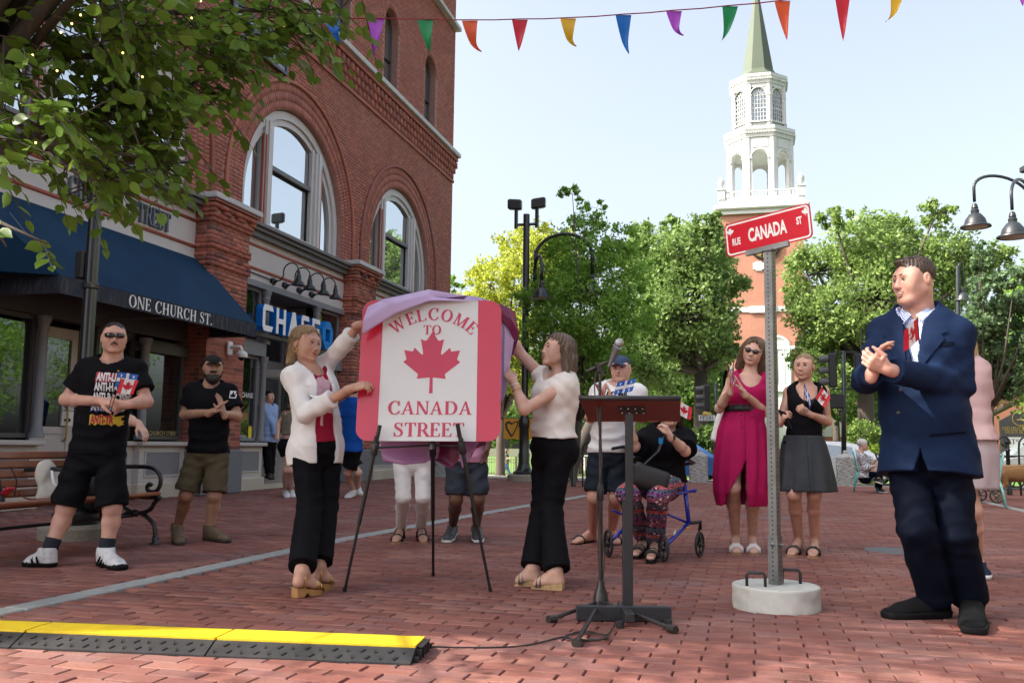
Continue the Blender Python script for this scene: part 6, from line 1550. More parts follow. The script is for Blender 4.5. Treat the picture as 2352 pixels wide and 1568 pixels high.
 def sandals(s,m,ms,straps=(.35,.78),lift=.022,heel=0.0):
  for q in 'ab':
   hl,to=s.J['z'+q],s.J['t'+q]; d=nrm((to-hl)); sd=nrm(np.cross(UP,d)); L=np.linalg.norm(to-hl); mb=MB(); rr=[]
   for t in np.linspace(0,1,9):
    w_=(.030+.014*math.sin(min(t*1.5,1)*math.pi/2))*s.k*(1 if t<.9 else .8)*(.75 if t==0 else 1); c=hl+d*(L*t*1.04-.015); zt_=heel*max(0,1-t*1.5)+.004; rr.append([c-sd*w_-UP*lift,c+sd*w_-UP*lift,c+sd*w_+UP*.004,c-sd*w_+UP*.004])
   o=mb.loft(rr).obj('sandal',ms,s.root)
   for t in straps:
    c=hl+d*L*t; hgt=(.062 if t>.5 else .10)*s.k; wd=(.048 if t>.5 else .042)*s.k; MB().tube([c-sd*wd+UP*.0,c-sd*wd*.95+UP*hgt*.6,c-sd*wd*.4+UP*hgt,c+sd*wd*.4+UP*hgt,c+sd*wd*.95+UP*hgt*.6,c+sd*wd],.016*s.k,6,flat=.28,up=d).obj('strap',m,o,True)
def rect(c,u,v,w_,h):q=MB(); c,u,v=[np.asarray(k,float)for k in (c,u,v)]; return q.add([c-u*w_/2-v*h/2,c+u*w_/2-v*h/2,c+u*w_/2+v*h/2,c-u*w_/2+v*h/2],[(0,1,2,3)])
def bvh_of(*objs):
 vs,fs=[],[]
 for o in objs:
  off=woff(o); b=len(vs); vs+=[Vector(np.array(v.co)+off)for v in o.data.vertices]; fs+=[tuple(i+b for i in p.vertices)for p in o.data.polygons]
 return BVHTree.FromPolygons(vs,fs)
def decal(name,mb,m,target,dirn,parent,off=.004,maxlen=.02,start=.35):
 "press a flat print onto a garment along dirn"
 bm=bmesh.new(); vs=[bm.verts.new(p)for p in mb.v]
 for f in mb.f:
  try:bm.faces.new([vs[i]for i in f])
  except ValueError:pass
 bmesh.ops.triangulate(bm,faces=bm.faces[:])
 for _ in range(4):
  es=[e for e in bm.edges if e.calc_length()>maxlen]
  if not es:break
  bmesh.ops.subdivide_edges(bm,edges=es,cuts=1); bmesh.ops.triangulate(bm,faces=[f for f in bm.faces if len(f.verts)>3])
 bv=bvh_of(*target); d=Vector(nrm(dirn)); lost=[]
 for v in bm.verts:
  hit=bv.ray_cast(v.co-d*start,d,.8)
  if hit[0]is None:lost.append(v)
  else:v.co=hit[0]-d*off
 bmesh.ops.delete(bm,geom=lost,context='VERTS'); o_=woff(parent)
 for v in bm.verts:v.co-=Vector(o_)
 me=bpy.data.meshes.new(name); bm.to_mesh(me); bm.free(); me.materials.append(m); return link(name,me,parent)
# --------- people
T_black=smat('black_jersey',(.007,.007,.009),.15); T_char=smat('charcoal_cloth',(.03,.033,.04),.15); T_khaki=smat('olive_canvas',(.10,.082,.05),.2,dirt=.25,dirtcol=(.06,.05,.035),dscale=5)
T_white=smat('white_cloth',(.82,.81,.80),.05,bump=.1); T_cream=smat('ivory_satin',(.78,.72,.66),.05,.45,.08); T_redtee=smat('crimson_jersey',(.34,.018,.05),.1)
T_pink=smat('pink_shirt',(.62,.30,.42),.08); T_navy=smat('navy_suit',(.009,.020,.056),.12,.7,.2,500); T_navyp=smat('navy_trousers',(.0032,.0055,.014),.12,.75,.2,500); T_grey=smat('slate_shorts',(.042,.05,.066),.12)
T_blue=smat('royal_blue_jersey',(.01,.07,.32),.1); T_mag=smat('magenta_crepe',(.40,.012,.09),.1,.65,.15); T_heath=smat('heather_grey_jersey',(.055,.062,.07),.25); T_blush=smat('blush_linen',(.58,.40,.40),.08)
T_sole=mat('black_rubber',(.008,.008,.009),.7,.1,8,spec=.15); T_wsole=mat('white_rubber',(.70,.70,.68),.6,.06,8); T_gold=mat('gold_leather',(.62,.40,.16),.32,.1,30,metal=.75); T_wood=mat('clog_wood',(.38,.20,.07),.6,.2,20); T_cork=mat('cork',(.42,.27,.13),.85,.35,60)
T_leath=mat('black_leather',(.015,.014,.014),.4,.1,20,.2,200); T_boot=mat('tan_nubuck',(.13,.09,.05),.8,.25,18,.3,120); T_print=mat('print_white',(.72,.72,.74),.8,.12,30)
T_gold2=mat('jewellery',(.8,.55,.2),.25,0,metal=1); T_stripe=None
def pattern_mat(name,build):
 m=bpy.data.materials.new(name); m.use_nodes=True; t=m.node_tree; b=t.nodes['Principled BSDF']; b.inputs['Roughness'].default_value=.8; b.inputs['Specular IOR Level'].default_value=.25
 build(t,t.nodes,t.links,b); return m
def _ramp(n,stops,interp='CONSTANT'):
 cr=n.new('ShaderNodeValToRGB'); cr.color_ramp.interpolation=interp; e=cr.color_ramp.elements
 e[0].position=stops[0][0]; e[0].color=(*stops[0][1],1); e[1].position=stops[-1][0]; e[1].color=(*stops[-1][1],1)
 for p,c in stops[1:-1]:q=e.new(p); q.color=(*c,1)
 return cr
def b_folk(t,n,L,b):
 tc=n.new('ShaderNodeTexCoord'); wv=n.new('ShaderNodeTexWave'); wv.bands_direction='Z'; wv.inputs['Scale'].default_value=1.5; wv.inputs['Distortion'].default_value=1.2; wv.inputs['Detail'].default_value=1; wv.wave_profile='SAW'
 L.new(tc.outputs['Object'],wv.inputs[0]); cr=_ramp(n,[(0,(.02,.10,.14)),(.16,(.01,.01,.03)),(.24,(.30,.03,.10)),(.40,(.015,.01,.04)),(.48,(.14,.02,.16)),(.62,(.01,.05,.10)),(.74,(.45,.05,.03)),(.88,(.02,.015,.05)),(1,(.02,.12,.16))]); L.new(wv.outputs[0],cr.inputs[0])
 vo=n.new('ShaderNodeTexVoronoi'); vo.inputs['Scale'].default_value=17; L.new(tc.outputs['Object'],vo.inputs[0]); c2=_ramp(n,[(0,(.75,.65,.7)),(.16,(.5,.06,.08)),(.27,(.02,.02,.05)),(.42,(.02,.02,.05)),(.43,(.02,.02,.05))])
 L.new(vo.outputs['Distance'],c2.inputs[0]); lt=n.new('ShaderNodeMath'); lt.operation='LESS_THAN'; lt.inputs[1].default_value=.40; L.new(vo.outputs['Distance'],lt.inputs[0])
 v2=n.new('ShaderNodeTexVoronoi'); v2.inputs['Scale'].default_value=34; v2.feature='DISTANCE_TO_EDGE'; L.new(tc.outputs['Object'],v2.inputs[0]); c3=_ramp(n,[(0,(.55,.45,.55)),(.10,(0,0,0)),(1,(0,0,0))]); L.new(v2.outputs['Distance'],c3.inputs[0])
 mx=n.new('ShaderNodeMix'); mx.data_type='RGBA'; L.new(lt.outputs[0],mx.inputs[0]); L.new(cr.outputs[0],mx.inputs[6]); L.new(c2.outputs[0],mx.inputs[7])
 ad=n.new('ShaderNodeMix'); ad.data_type='RGBA'; ad.blend_type='LIGHTEN'; ad.inputs[0].default_value=.3; L.new(mx.outputs[2],ad.inputs[6]); L.new(c3.outputs[0],ad.inputs[7]); L.new(ad.outputs[2],b.inputs['Base Color'])
def b_shirt(t,n,L,b):
 tc=n.new('ShaderNodeTexCoord'); wv=n.new('ShaderNodeTexWave'); wv.bands_direction='X'; wv.inputs['Scale'].default_value=45; L.new(tc.outputs['Object'],wv.inputs[0]); cr=_ramp(n,[(0,(.16,.25,.55)),(.45,(.16,.25,.55)),(.6,(.72,.75,.82)),(1,(.74,.76,.83))],'LINEAR'); L.new(wv.outputs[0],cr.inputs[0]); L.new(cr.outputs[0],b.inputs['Base Color'])
def b_check(t,n,L,b):
 tc=n.new('ShaderNodeTexCoord'); ck=n.new('ShaderNodeTexChecker'); ck.inputs[1].default_value=(.02,.03,.06,1); ck.inputs[2].default_value=(.7,.7,.72,1); ck.inputs['Scale'].default_value=45; L.new(tc.outputs['Object'],ck.inputs[0]); L.new(ck.outputs[0],b.inputs['Base Color'])
T_folk=pattern_mat('folk_print',b_folk); T_shirt=pattern_mat('striped_shirting',b_shirt); T_check=pattern_mat('gingham',b_check)
T_denim=smat('blue_denim',(.10,.18,.30),.2); T_lblue=smat('pale_blue_shirt',(.30,.42,.68),.06); T_taupe=smat('taupe_knit',(.20,.17,.13),.15); T_sage=smat('sage_jersey',(.10,.13,.10),.1)
F=lambda*v:np.array(v,float)
TOWARD,AWAY,LEFT,RIGHT,DOWN=F(0,-1,0),F(0,1,0),F(-1,0,0),F(1,0,0),F(0,0,-1)
M_fred,M_fwht,M_fblu=mat('flag_cloth_red',(.62,.012,.03),.6,.05,9,trans=.25),mat('flag_cloth_white',(.78,.77,.78),.6,.03,9,trans=.25),mat('flag_cloth_blue',(.01,.11,.48),.6,.05,9,trans=.25)
def hand_flag(label,foot,top,kind,out,w_=.15,h=.10,wave=.012,droop=0.0,droop_dir=None):
 t=thing('hand_flag',label,'flag',foot,'little flags held by the onlookers')
 foot,top=np.asarray(foot),np.asarray(top); MB().tube([foot,top],.0028,6).obj('stick',M_black if kind!='q0' else M_white,t); MB().sphere(top,.0055,7,5).obj('finial',T_gold2,t,True)
 s=nrm(top-foot); u0=nrm(np.asarray(out,float)); nn=nrm(np.cross(u0,s)); nx,nz=16,8
 def P(a,b,d=0.0):
  u=a*w_; return top-s*(.006+b*h)+u0*u*(1-droop*.35)-UP*droop*u*(.6+.6*a)+nn*(wave*math.sin(a*6+b*1.5)*a+d)
 q=MB()
 for i in range(nx):
  for j in range(nz):
   a,b=(i+.5)/nx,(j+.5)/nz
   if kind[0]=='c':q.mi=0 if a<.25 or a>.75 else 1
   else:q.mi=1 if abs(a-.5)<.07 or abs(b-.5)<.13 else 2
   q.add([P(i/nx,j/nz),P((i+1)/nx,j/nz),P((i+1)/nx,(j+1)/nz),P(i/nx,(j+1)/nz)],[(0,1,2,3)])
 cl=q.obj('flag_cloth',[M_fred,M_fwht,M_fblu],t)
 from mathutils.geometry import tessellate_polygon
 def emblem(poly,ca,cb,sz,m,nm):
  q=MB(); tri=tessellate_polygon([[Vector((x,y,0))for x,y in poly]])
  for d in (-.0014,.0014):q.add([P(ca+x*sz*h/w_,cb-y*sz,d)for x,y in poly],[tuple(k)for k in tri])
  q.obj(nm,m,cl)
 if kind[0]=='c':emblem(LEAF,.5,.5,.56,M_fred,'maple_leaf')
 else:
  for a in (.22,.78):
   for b in (.2,.8):emblem(FLEUR,a,b,.24,M_fwht,'fleur_de_lis')
 return t
def sunglasses(p,wrap=False):
 q=MB()
 for sg in (-1,1):
  if wrap:q.tube([p.h(sg*.002,.112,.008),p.h(sg*.03,.112,.004),p.h(sg*.058,.088,.006),p.h(sg*.074,.055,.009)],[.012,.0195,.017,.009],8,flat=.3,up=p.HA[1])
  else:q.sphere(p.h(sg*.033,.098,.003),np.array((.026,.006,.021))*p.hs,10,7,p.HA); q.tube([p.h(sg*.056,.090,.012),p.h(sg*.074,.06,.012)],.005,5)
  q.tube([p.h(sg*.066,.058,.010),p.h(sg*.082,-.01,.008)],.0042,5)
 q.tube([p.h(-.01,.106,.008),p.h(.01,.106,.008)],.004,5); return q.obj('sunglasses',M_shades,p.root,True)
def cap(p,m,mb_,lift=0.0):
 S=SDF(); S.ell(p.h(0,-.012,.045+lift),np.array((.086,.106,.082))*p.hs,p.HA); S.cut(p.h(0,.0,.044),-p.HA[2]+p.HA[1]*-.12); o=p.mk('cap',S,m,.006)
 q=MB(); rows=[]
 for t in np.linspace(0,1,5):rows.append([p.h(x*(1-.28*t*t),.085+t*.075-9*x*x*(1-.3*t),.050-.022*t-3.0*x*x)for x in np.linspace(-.072,.072,11)])
 q.loft(rows,cap=False,closed=False); rows2=[[v-p.HA[2]*.004 for v in r]for r in rows]; q.loft(rows2,cap=False,closed=False); q.obj('peak',mb_,o,30); return o
def opening_jacket(p,m,e,hem,open_w,back=0.0,sleeve=1.95,wrk=.004,hemflare=0.0,name='jacket',arms='ab',vtop=.05,button=None):
 S=SDF(); p.torso(S,e,low=hem-.05)
 if hemflare:r0=p.secs(e,getattr(p,'belly',0))[2][1]; S.econe(p.H+UP*.16,p.H+UP*(hem-.03)-p.hfw*.01,r0,(r0[0]+hemflare,r0[1]+hemflare),p.hlat,p.hfw,.03)
 p.neckcut(S,.03,.0)
 a,b=p.N+p.fw*.11-UP*.02,p.H+p.fw*(.19+getattr(p,'belly',0))+UP*hem*p.k
 if button is None:S.econe(a,b,(vtop,.09),(open_w,.13),p.lat,p.fw,.004); f,k,t=S.ops.pop(); S.ops.append((f,.006,'s'))
 else:
  m_=p.H+(p.N-p.H)*button+p.fw*.22; S.econe(a,m_,(vtop,.09),(.004,.10),p.lat,p.fw,.004); f,k,t=S.ops.pop(); S.ops.append((f,.004,'s'))
  S.econe(p.H+UP*.03+p.fw*.22,b-UP*.06,(.002,.10),(open_w,.14),p.lat,p.fw,.004); f,k,t=S.ops.pop(); S.ops.append((f,.004,'s')); S.disp(folds(m_-p.fw*.05,UP+p.lat*.7,.16,52,.004,1)); S.disp(folds(m_-p.fw*.05+p.lat*.08,UP-p.lat*.7,.16,52,.004,2))
 for q in arms:p.arm(S,q,e*.85,sleeve,flare=.010)
 for q in arms:S.disp(folds(p.J['e'+q],p.J['e'+q]-p.J['s'+q],.12,66,.22*e,1.0)); S.disp(folds((p.J['e'+q]+p.J['w'+q])/2,p.J['w'+q]-p.J['e'+q],.10,70,.13*e,2.0)); S.disp(folds(p.J['s'+q]-UP*.12,p.J['s'+q]-p.H,.12,55,.18*e,.5))
 S.cut(p.H+UP*hem*p.k,-UP+p.fw*.12); S.disp(wr(wrk,20,20,30,2.2)); S.disp(wr(wrk*.5,46,46,74,1.1)); return p.mk(name,S,m)
p=Person('person in black printed tee shirt, shorts and wraparound sunglasses holding two flags by the bench',6.75,'pink',1.83,1.04)
p.pose((258,828),(222,1034),8,5,sw=.20,za=('g',118,1301),ta=('g',58,1299),zb=('g',236,1298),tb=('g',280,1309),ka=(152,1166,-.06),kb=(258,1166,-.05),ea=(152,918,-.02),wa=(232,921,-.24),eb=(336,922,-.04),wb=(289,929,-.26))
p.head((262,776,-.02),26,2).start(); p.sethand('a',F(.92,-.1,-.12),F(0,.5,-1),-1,'loose').sethand('b',F(-.95,-.05,.05),F(0,.8,.5),1,'loose')
p.J['za'][2]=.0; sk=p.skin_body(jaw=1.08); p.face(sk,None,eyes=False,lip=.8); tee=p.top('tee_shirt',T_black,.017,-.03,.66,.024,wrk=.004); p.lower('shorts',T_black,.036,.97,.06,.016,.006)
p.hair('crop','dark'); p.hair('moustache','brown'); sunglasses(p,True)
M_sock=smat('dark_sock',(.03,.033,.045),.1)
for q in 'ab':Z,K_=p.J['a'+q],p.J['k'+q]; S=SDF(); S.cone(Z-UP*.02,Z+(K_-Z)*.34,.050,.056,.02,fb=True); p.mk('sock',S,M_sock)
p.J=p.J; p.shoes(mat('white_sneaker_leather',(.66,.66,.66),.5,.1,12,dirt=.5,dirtcol=(.03,.03,.03),dscale=22),T_sole,.014,cuff=.045,name='sneaker',lace=T_print)
for q_ in 'ab':
 Z,d=p.J['a'+q_],p.J['fd'+q_]; sd=np.cross(UP,d); q=MB()
 for j in range(3):c=Z+d*(.045+.035*j)-UP*(.012+.016*j); q.tube([c-sd*.064-UP*.045-d*.02,c-sd*.056-UP*.01,c-sd*.028+UP*.022],.008,5); q.tube([c+sd*.064-UP*.045-d*.02,c+sd*.056-UP*.01,c+sd*.028+UP*.022],.008,5)
 t_=p.J['t'+q_]; q.sphere(t_+UP*.022-d*.035,(.052,.058,.030),10,6,np.array([d,sd,UP])); q.obj('black_panel',T_sole,p.root,True)
prints=((868,203,'ANTI-LI',(.42,.03,.06)),(891,198,'ANTI-HA',None),(915,193,'ANTI-RACISM,',None),(937,190,'ANTI-FASCISM,',(.04,.10,.30)),(968,187,'ANTI-TR',(.62,.45,.04)))
for y,x0,tx,bgc in prints:
 c=at(x0,y-6,6.45); u=nrm(at(300,y+2,6.45)-at(200,y-2,6.45))
 if bgc:
  q=MB(); flat_poly(q,ccw([(-.01+.26*k/12,.036+.008*math.sin(k*2.1))for k in range(13)]+[(.25-.26*k/12,-.034-.010*math.sin(k*2.7))for k in range(13)]),c,u,UP,TOWARD,.95,.001); decal('print_band',q,mat('print_band_%d'%y,bgc,.8,.3,30),[tee],AWAY,tee,.003)
 q=MB(); sans_text(q,tx,c+TOWARD*.01,u,UP,TOWARD,.082,.004,0,.46,1,'LEFT'); decal('print_letters',q,T_print if tx!='ANTI-TR' else mat('print_red',(.42,.02,.05),.8,.2,30),[tee],AWAY,tee,.0055)
hand_flag('small fleur-de-lis flag behind the maple leaf flag held by the man in sunglasses',at(250,938,6.42),at(272,852,6.42),'q',at(318,858,6.40)-at(272,852,6.42),.155,.105)
hand_flag('small maple leaf flag held in front by the man in sunglasses',at(256,938,6.38),at(278,868,6.38),'c',at(319,871,6.36)-at(278,868,6.38),.135,.105)
p=Person('person with black beard and dark cap clapping in black tee shirt and olive work shorts',8.45,'tan',1.77,1.02)
p.pose((485,884),(478,1034),12,6,sw=.195,za=('g',405,1233),ta=('g',413,1252),zb=('g',474,1240),tb=('g',525,1246),ka=(428,1136,-.06),kb=(492,1138,-.06),ea=(424,952,-.02),wa=(484,947,-.30),eb=(545,956,.0),wb=(514,950,-.28))
p.head((489,845,-.02),22,4).start(); p.sethand('a',F(.72,-.12,.55),F(.6,.3,-.6),-1,'flat').sethand('b',F(-.25,-.1,.9),F(-.8,.2,.1),1,'flat')
sk=p.skin_body(smile=.3,nose=1.1); p.face(sk,'dark',lip=.7,smile=.3); tee=p.top('tee_shirt',T_black,.017,-.025,.64,.022,wrk=.004); p.lower('shorts',T_khaki,.036,.92,.06,.018,.006,wide=1.0); p.hair('crop','dark'); p.hair('beard','dark')
cap(p,smat('faded_black_cap',(.025,.022,.022),.2),smat('faded_black_peak',(.02,.018,.018),.2)); p.shoes(T_boot,mat('boot_sole',(.05,.042,.035),.8,.2,10),.009,cuff=.055,name='boot',lace=mat('boot_lace',(.42,.33,.2),.8,.1,20))
c=at(515,902,8.15); q=rect(c,RIGHT,UP,.055,.07); decal('shirt_badge',q,T_print,[tee],AWAY,tee,.004); q=MB(); q.add([c+F(-.02,-.01,.02),c+F(-.012,-.01,-.01),c+F(.0,-.01,.03),c+F(.012,-.01,-.01),c+F(.02,-.01,.02),c+F(.02,-.01,-.025),c+F(-.02,-.01,-.025)],[(0,6,5,4,3,2,1)]); decal('badge_print',q,T_black,[tee],AWAY,tee,.006)
q=MB(); q.tube([p.h(.05,.03,-.115),p.h(.02,.06,-.135),p.h(-.03,.05,-.13)],.012,6,flat=.5); q.obj('undershirt',T_white,p.root,True)
p=Person('person in white blazer over red maple leaf tee shirt unveiling the big sign',5.95,'warm',1.70,1.0,'f',hv=.0055,hc=.008)
p.pose((712,846,.0),(728,1020),46,48,sw=.165,tilt=.12,za=('g',680,1348,.06),ta=('g',733,1352,.03),zb=('g',720,1334,.06),tb=('g',760,1340,.03),ka=(712,1160,-.10),kb=(748,1158,.02),ea=(700,950,-.20),wa=(806,892,-.31),eb=(782,800,.02),wb=(825,746,-.12))
p.J['sa']=at(672,866,5.82); p.J['sb']=at(742,842,6.10)
p.head((702,790,.0),58,-3,4).start(); p.sethand('a',F(.90,.10,.28),F(.25,.75,-.6),1,'pinch').sethand('b',F(.85,.35,.25),F(.1,.4,-.9),-1,'loose')
sk=p.skin_body(smile=.45,jaw=.96,nose=1.08,legs=True); p.face(sk,'dkblonde',smile=.5,lash=True); p.hair('bob','dkblonde')
tee=p.top('tee_shirt',T_redtee,.010,.02,.4,wrk=.003,neck=.012,arms=''); tr=p.lower('trousers',T_black,0.022,1.93,.16,.004,.004,wv=(44,44,10),straight=.082)
jk=opening_jacket(p,T_white,.021,-.135,.085,sleeve=1.60,hemflare=.03,vtop=.055)
d=p.fw*.75+p.lat*.1; c=p.N-UP*.20+p.fw*.22; q=MB(); flat_poly(q,LEAF,c,p.lat,UP,p.fw,.27,.001); decal('shirt_leaf',q,mat('print_pink',(.68,.42,.50),.85,.2,40),[tee],-p.fw,tee,.004,.02,.0)
def lapel(p,jk,m,side,x0,x1,y0=-.02,y1=-.30,w_=.062):
 q=MB(); A=p.N+p.fw*.21; P=[(x0,y0),(x0+side*.035,y0-.03),(x0+side*(w_+.015),y0-.10),(x0+side*(w_-.012),y0-.115),(x0+side*(w_+.002),y0-.14),(x1+side*.012,y1),(x1,y1)]
 flat_poly(q,ccw(P),A,p.lat,UP,p.fw,p.k,.001); return decal('lapel',q,m,[jk],-p.fw,jk,.010,.02,.02)
for sg in (-1,1):lapel(p,jk,T_white,sg,sg*.055,sg*.072)
c=p.H+UP*.0-p.lat*.13+p.fw*.22; q=rect(c,p.lat,UP,.10,.035); decal('pocket_flap',q,T_white,[jk],-p.fw,jk,.007,.02,.0)
for q_ in 'ab':
 hl,to=p.J['z'+q_],p.J['t'+q_]; g0=min(hl[2],to[2]); d=nrm((to-hl)*[1,1,0]); sd=np.cross(UP,d); rr=[]; L=np.linalg.norm((to-hl)[:2])
 for t in np.linspace(0,1,9):c=hl+d*(L*t*1.02-.01); w_=(.028+.014*math.sin(min(1,t*1.4)*1.57))*(.85 if t>.95 else 1); tz_=.058-.03*t; rr.append([np.array([*(c-sd*w_)[:2],.002 if t>.45 or t<.28 else .028]),np.array([*(c+sd*w_)[:2],.002 if t>.45 or t<.28 else .028]),np.array([*(c+sd*w_)[:2],tz_]),np.array([*(c-sd*w_)[:2],tz_])])
 so=MB().loft(rr).obj('clog',T_wood,p.root)
 for t,hh,wd in ((.72,.068,.046),(.86,.052,.044),(.18,.125,.036)):
  c=np.array([*(hl+d*L*t)[:2],.058-.03*t]); MB().tube([c-sd*wd,c-sd*wd*.9+UP*hh*.5,c-sd*wd*.3+UP*hh*.82,c+sd*wd*.3+UP*hh*.82,c+sd*wd*.9+UP*hh*.5,c+sd*wd],.015,6,flat=.3,up=d).obj('strap',T_gold,so,True)
for sg in (-1,1):MB().tube([p.h(sg*.082,-.008,-.036)+(p.HA[1]*math.cos(a)+p.HA[2]*(math.sin(a)-1))*.016 for a in np.linspace(0,2*math.pi,12)],.0035,6).obj('earring',T_gold2,p.root,True)
p=Person('person in ivory sleeveless blouse and black trousers holding back the drape right of sign',6.12,'fair',1.70,1.03,'f',hv=.0055,hc=.008)
p.pose((1285,862),(1270,1020),-52,-58,sw=.165,za=('g',1238,1335,.03),ta=('g',1180,1341,.01),zb=('g',1290,1344,.03),tb=('g',1222,1347,.01),ka=(1246,1160,.06),kb=(1266,1162,-.08),eb=(1204,940,-.26),wb=(1181,880,-.22),ea=(1190,806,.16),wa=(1166,762,.12))
p.J['sb']=at(1296,886,6.0); p.J['sa']=at(1243,862,6.25)
p.head((1280,806,.0),-66,12,-3).start(); p.sethand('b',F(-.55,.3,.80),F(-.3,.75,.2),-1,'point').sethand('a',F(-.7,.2,.5),F(0,.5,-.8),1,'loose')
sk=p.skin_body(smile=.25,jaw=.95); p.face(sk,'brown',smile=.3,lash=True)
def wisp(S,p):
 q=p.hs
 for a,b in (((.0,-.09,-.02),(-.02,-.15,-.19)),((.06,-.085,-.06),(.05,-.14,-.22)),((-.06,-.08,-.06),(-.07,-.12,-.21)),((.03,-.10,.03),(.03,-.165,-.12))):S.cone(p.h(*a),p.h(*b),.045*q,.016*q,.03)
p.hair('wavy','ash',wisp)
top_=p.top('blouse',T_cream,.024,.045,sleeveless=-.09,wrk=.006,neck=.020,neckw=.0,vee=.06,ruf=.8); p.lower('trousers',T_black,.018,1.97,.14,.016,.004,wv=(36,36,16),straight=.074)
for q_ in 'ab':
 hl,to=p.J['z'+q_],p.J['t'+q_]; d=nrm((to-hl)*[1,1,0]); sd=np.cross(UP,d); L=np.linalg.norm((to-hl)[:2]); rr=[]
 for t in np.linspace(0,1,9):c=hl+d*(L*t*1.03-.012); w_=(.028+.013*math.sin(min(1,t*1.4)*1.57))*(.85 if t>.95 else 1); z1=.052-.04*min(1,t*1.25)+.004; rr.append([np.array([*(c-sd*w_)[:2],.002]),np.array([*(c+sd*w_)[:2],.002]),np.array([*(c+sd*w_*.95)[:2],z1]),np.array([*(c-sd*w_*.95)[:2],z1])])
 so=MB().loft(rr).obj('wedge_sandal',T_cork,p.root)
 for t,hh,wd in ((.66,.058,.046),(.78,.050,.046)):c=np.array([*(hl+d*L*t)[:2],.015]); MB().tube([c-sd*wd,c-sd*wd*.9+UP*hh*.5,c-sd*wd*.3+UP*hh,c+sd*wd*.3+UP*hh,c+sd*wd*.9+UP*hh*.5,c+sd*wd],.017,6,flat=.3,up=d).obj('strap',mat('snake_strap',(.14,.13,.11),.5,.4,60),so,True)
W_=p.J['wb']; fd=nrm(W_-p.J['eb']); a1=nrm(np.cross(fd,UP)); a2=np.cross(fd,a1)
for k,(o_,m)in enumerate(((-.012,M_teeth),(-.05,T_gold2))):MB().tube([W_+fd*o_+(a1*math.cos(a)+a2*math.sin(a))*(.030+.004*k)for a in np.linspace(0,2*math.pi,15)],.003,5).obj('bracelet',m,p.root,True)
p=Person('person in tight white trousers and black sandals standing behind the big sign',8.3,'warm',1.64,1.05,'f',hc=.0095)
p.pose((950,895),(948,1046),0,0,za=('g',921,1231),ta=('g',907,1248),zb=('g',966,1231),tb=('g',974,1248),ka=(926,1140,-.06),kb=(972,1140,-.06),ea=(905,960,-.02),wa=(910,1030,-.12),eb=(995,960,-.02),wb=(992,1025,-.12))
p.head((950,862),0).start(); sk=p.skin_body(); p.face(sk,'brown'); p.hair('bob','brown'); p.top('blouse',smat('navy_jersey',(.015,.02,.05)),.018,-.03,.5); p.lower('trousers',T_white,.008,1.93,.12,.006,.004,wv=(26,26,60)); p.sandals(T_leath,T_cork,(.25,.7))
p=Person('person in pink shirt and slate shorts standing half hidden behind the big sign',8.3,'brown',1.78,1.02,hc=.0095)
p.pose((1074,895),(1072,1048),4,2,za=('g',1040,1229),ta=('g',1026,1247),zb=('g',1094,1229),tb=('g',1099,1247),ka=(1047,1146,-.05),kb=(1098,1146,-.05),ea=(1020,960),wa=(1015,1020,-.05),eb=(1128,955),wb=(1121,1022,-.1))
p.head((1074,850),0).start(); p.sethand('b',F(-.05,-.1,-1),F(-.9,0,0),-1,'relax'); sk=p.skin_body(); p.face(sk,'dark'); p.hair('crop','dark'); p.top('polo_shirt',T_pink,.018,-.05,.7); p.lower('shorts',T_grey,.024,.90,.05,.012,.005); p.shoes(mat('grey_trainer',(.06,.068,.075),.6,.3,30),T_wsole,.012,name='trainer',lace=T_print)
p=Person('person in royal blue tee shirt and white cap walking along the shopfront',15.0,'fair',1.78,1.05,hv=.010,hc=.012)
p.pose((812,922),(806,1030),150,sw=.2,za=('g',812,1138),ta=('g',797,1144),zb=('g',822,1131),tb=('g',827,1137),ka=(799,1085,.05),kb=(822,1085,.05),ea=(832,975),wa=(832,1015,.1),eb=(783,970),wb=(786,1010,-.05))
p.head((815,905),150).start(); p.skin_body(); p.hair('crop','dark'); p.top('tee_shirt',T_blue,.03,-.05,.7,.03); p.lower('shorts',T_black,.045,.75,.08,.03,wide=1.05); p.shoes(mat('white_trainer',(.68,.68,.68),.6,.1,30),T_wsole,.014,name='trainer'); cap(p,T_white,T_white)
p=Person('person in taupe crop top and black shorts with ponytail near bank door',15.0,'fair',1.64,1.0,'f',hv=.010,hc=.012)
p.pose((668,946),(662,1020),165,za=('g',655,1137),ta=('g',660,1143),zb=('g',668,1137),tb=('g',674,1142),ka=(657,1080),kb=(668,1080),ea=(640,970),wa=(638,1008,-.1),eb=(690,975),wb=(690,1010))
p.J['sa']=at(655,952,15.0); p.head((672,926),160).start(); p.skin_body(); p.hair('bun','brown'); p.top('crop_top',T_taupe,.014,.17,sleeveless=.01,neck=.03); p.lower('shorts',T_black,.02,.40,.10,.01); p.shoes(mat('white_plimsoll',(.7,.7,.7),.6,.1,30),T_wsole,.012,name='trainer')
p=Person('person in pale blue shirt and dark trousers standing inside the bank doorway',18.0,'warm',1.75,1.0,hv=.010,hc=.012)
p.pose((616,929),(617,1012),60,za=(612,1098,0),ta=(622,1102,0),zb=(618,1098,.1),tb=(628,1101,.1),ka=(615,1056),kb=(622,1056,.1),ea=(628,975,-.12),wa=(634,1008,-.15),eb=(622,975,.15),wb=(632,1005,.1))
p.head((618,911),60).start(); p.skin_body(); p.hair('short','dark'); p.top('dress_shirt',T_lblue,.024,-.03,1.7,.01); p.lower('trousers',T_black,.02,1.92,.1,.01); p.shoes(T_leath,T_sole,.012)
p=Person('person in white tee shirt and blue cap clapping behind the lectern',8.05,'pink',1.80,1.08)
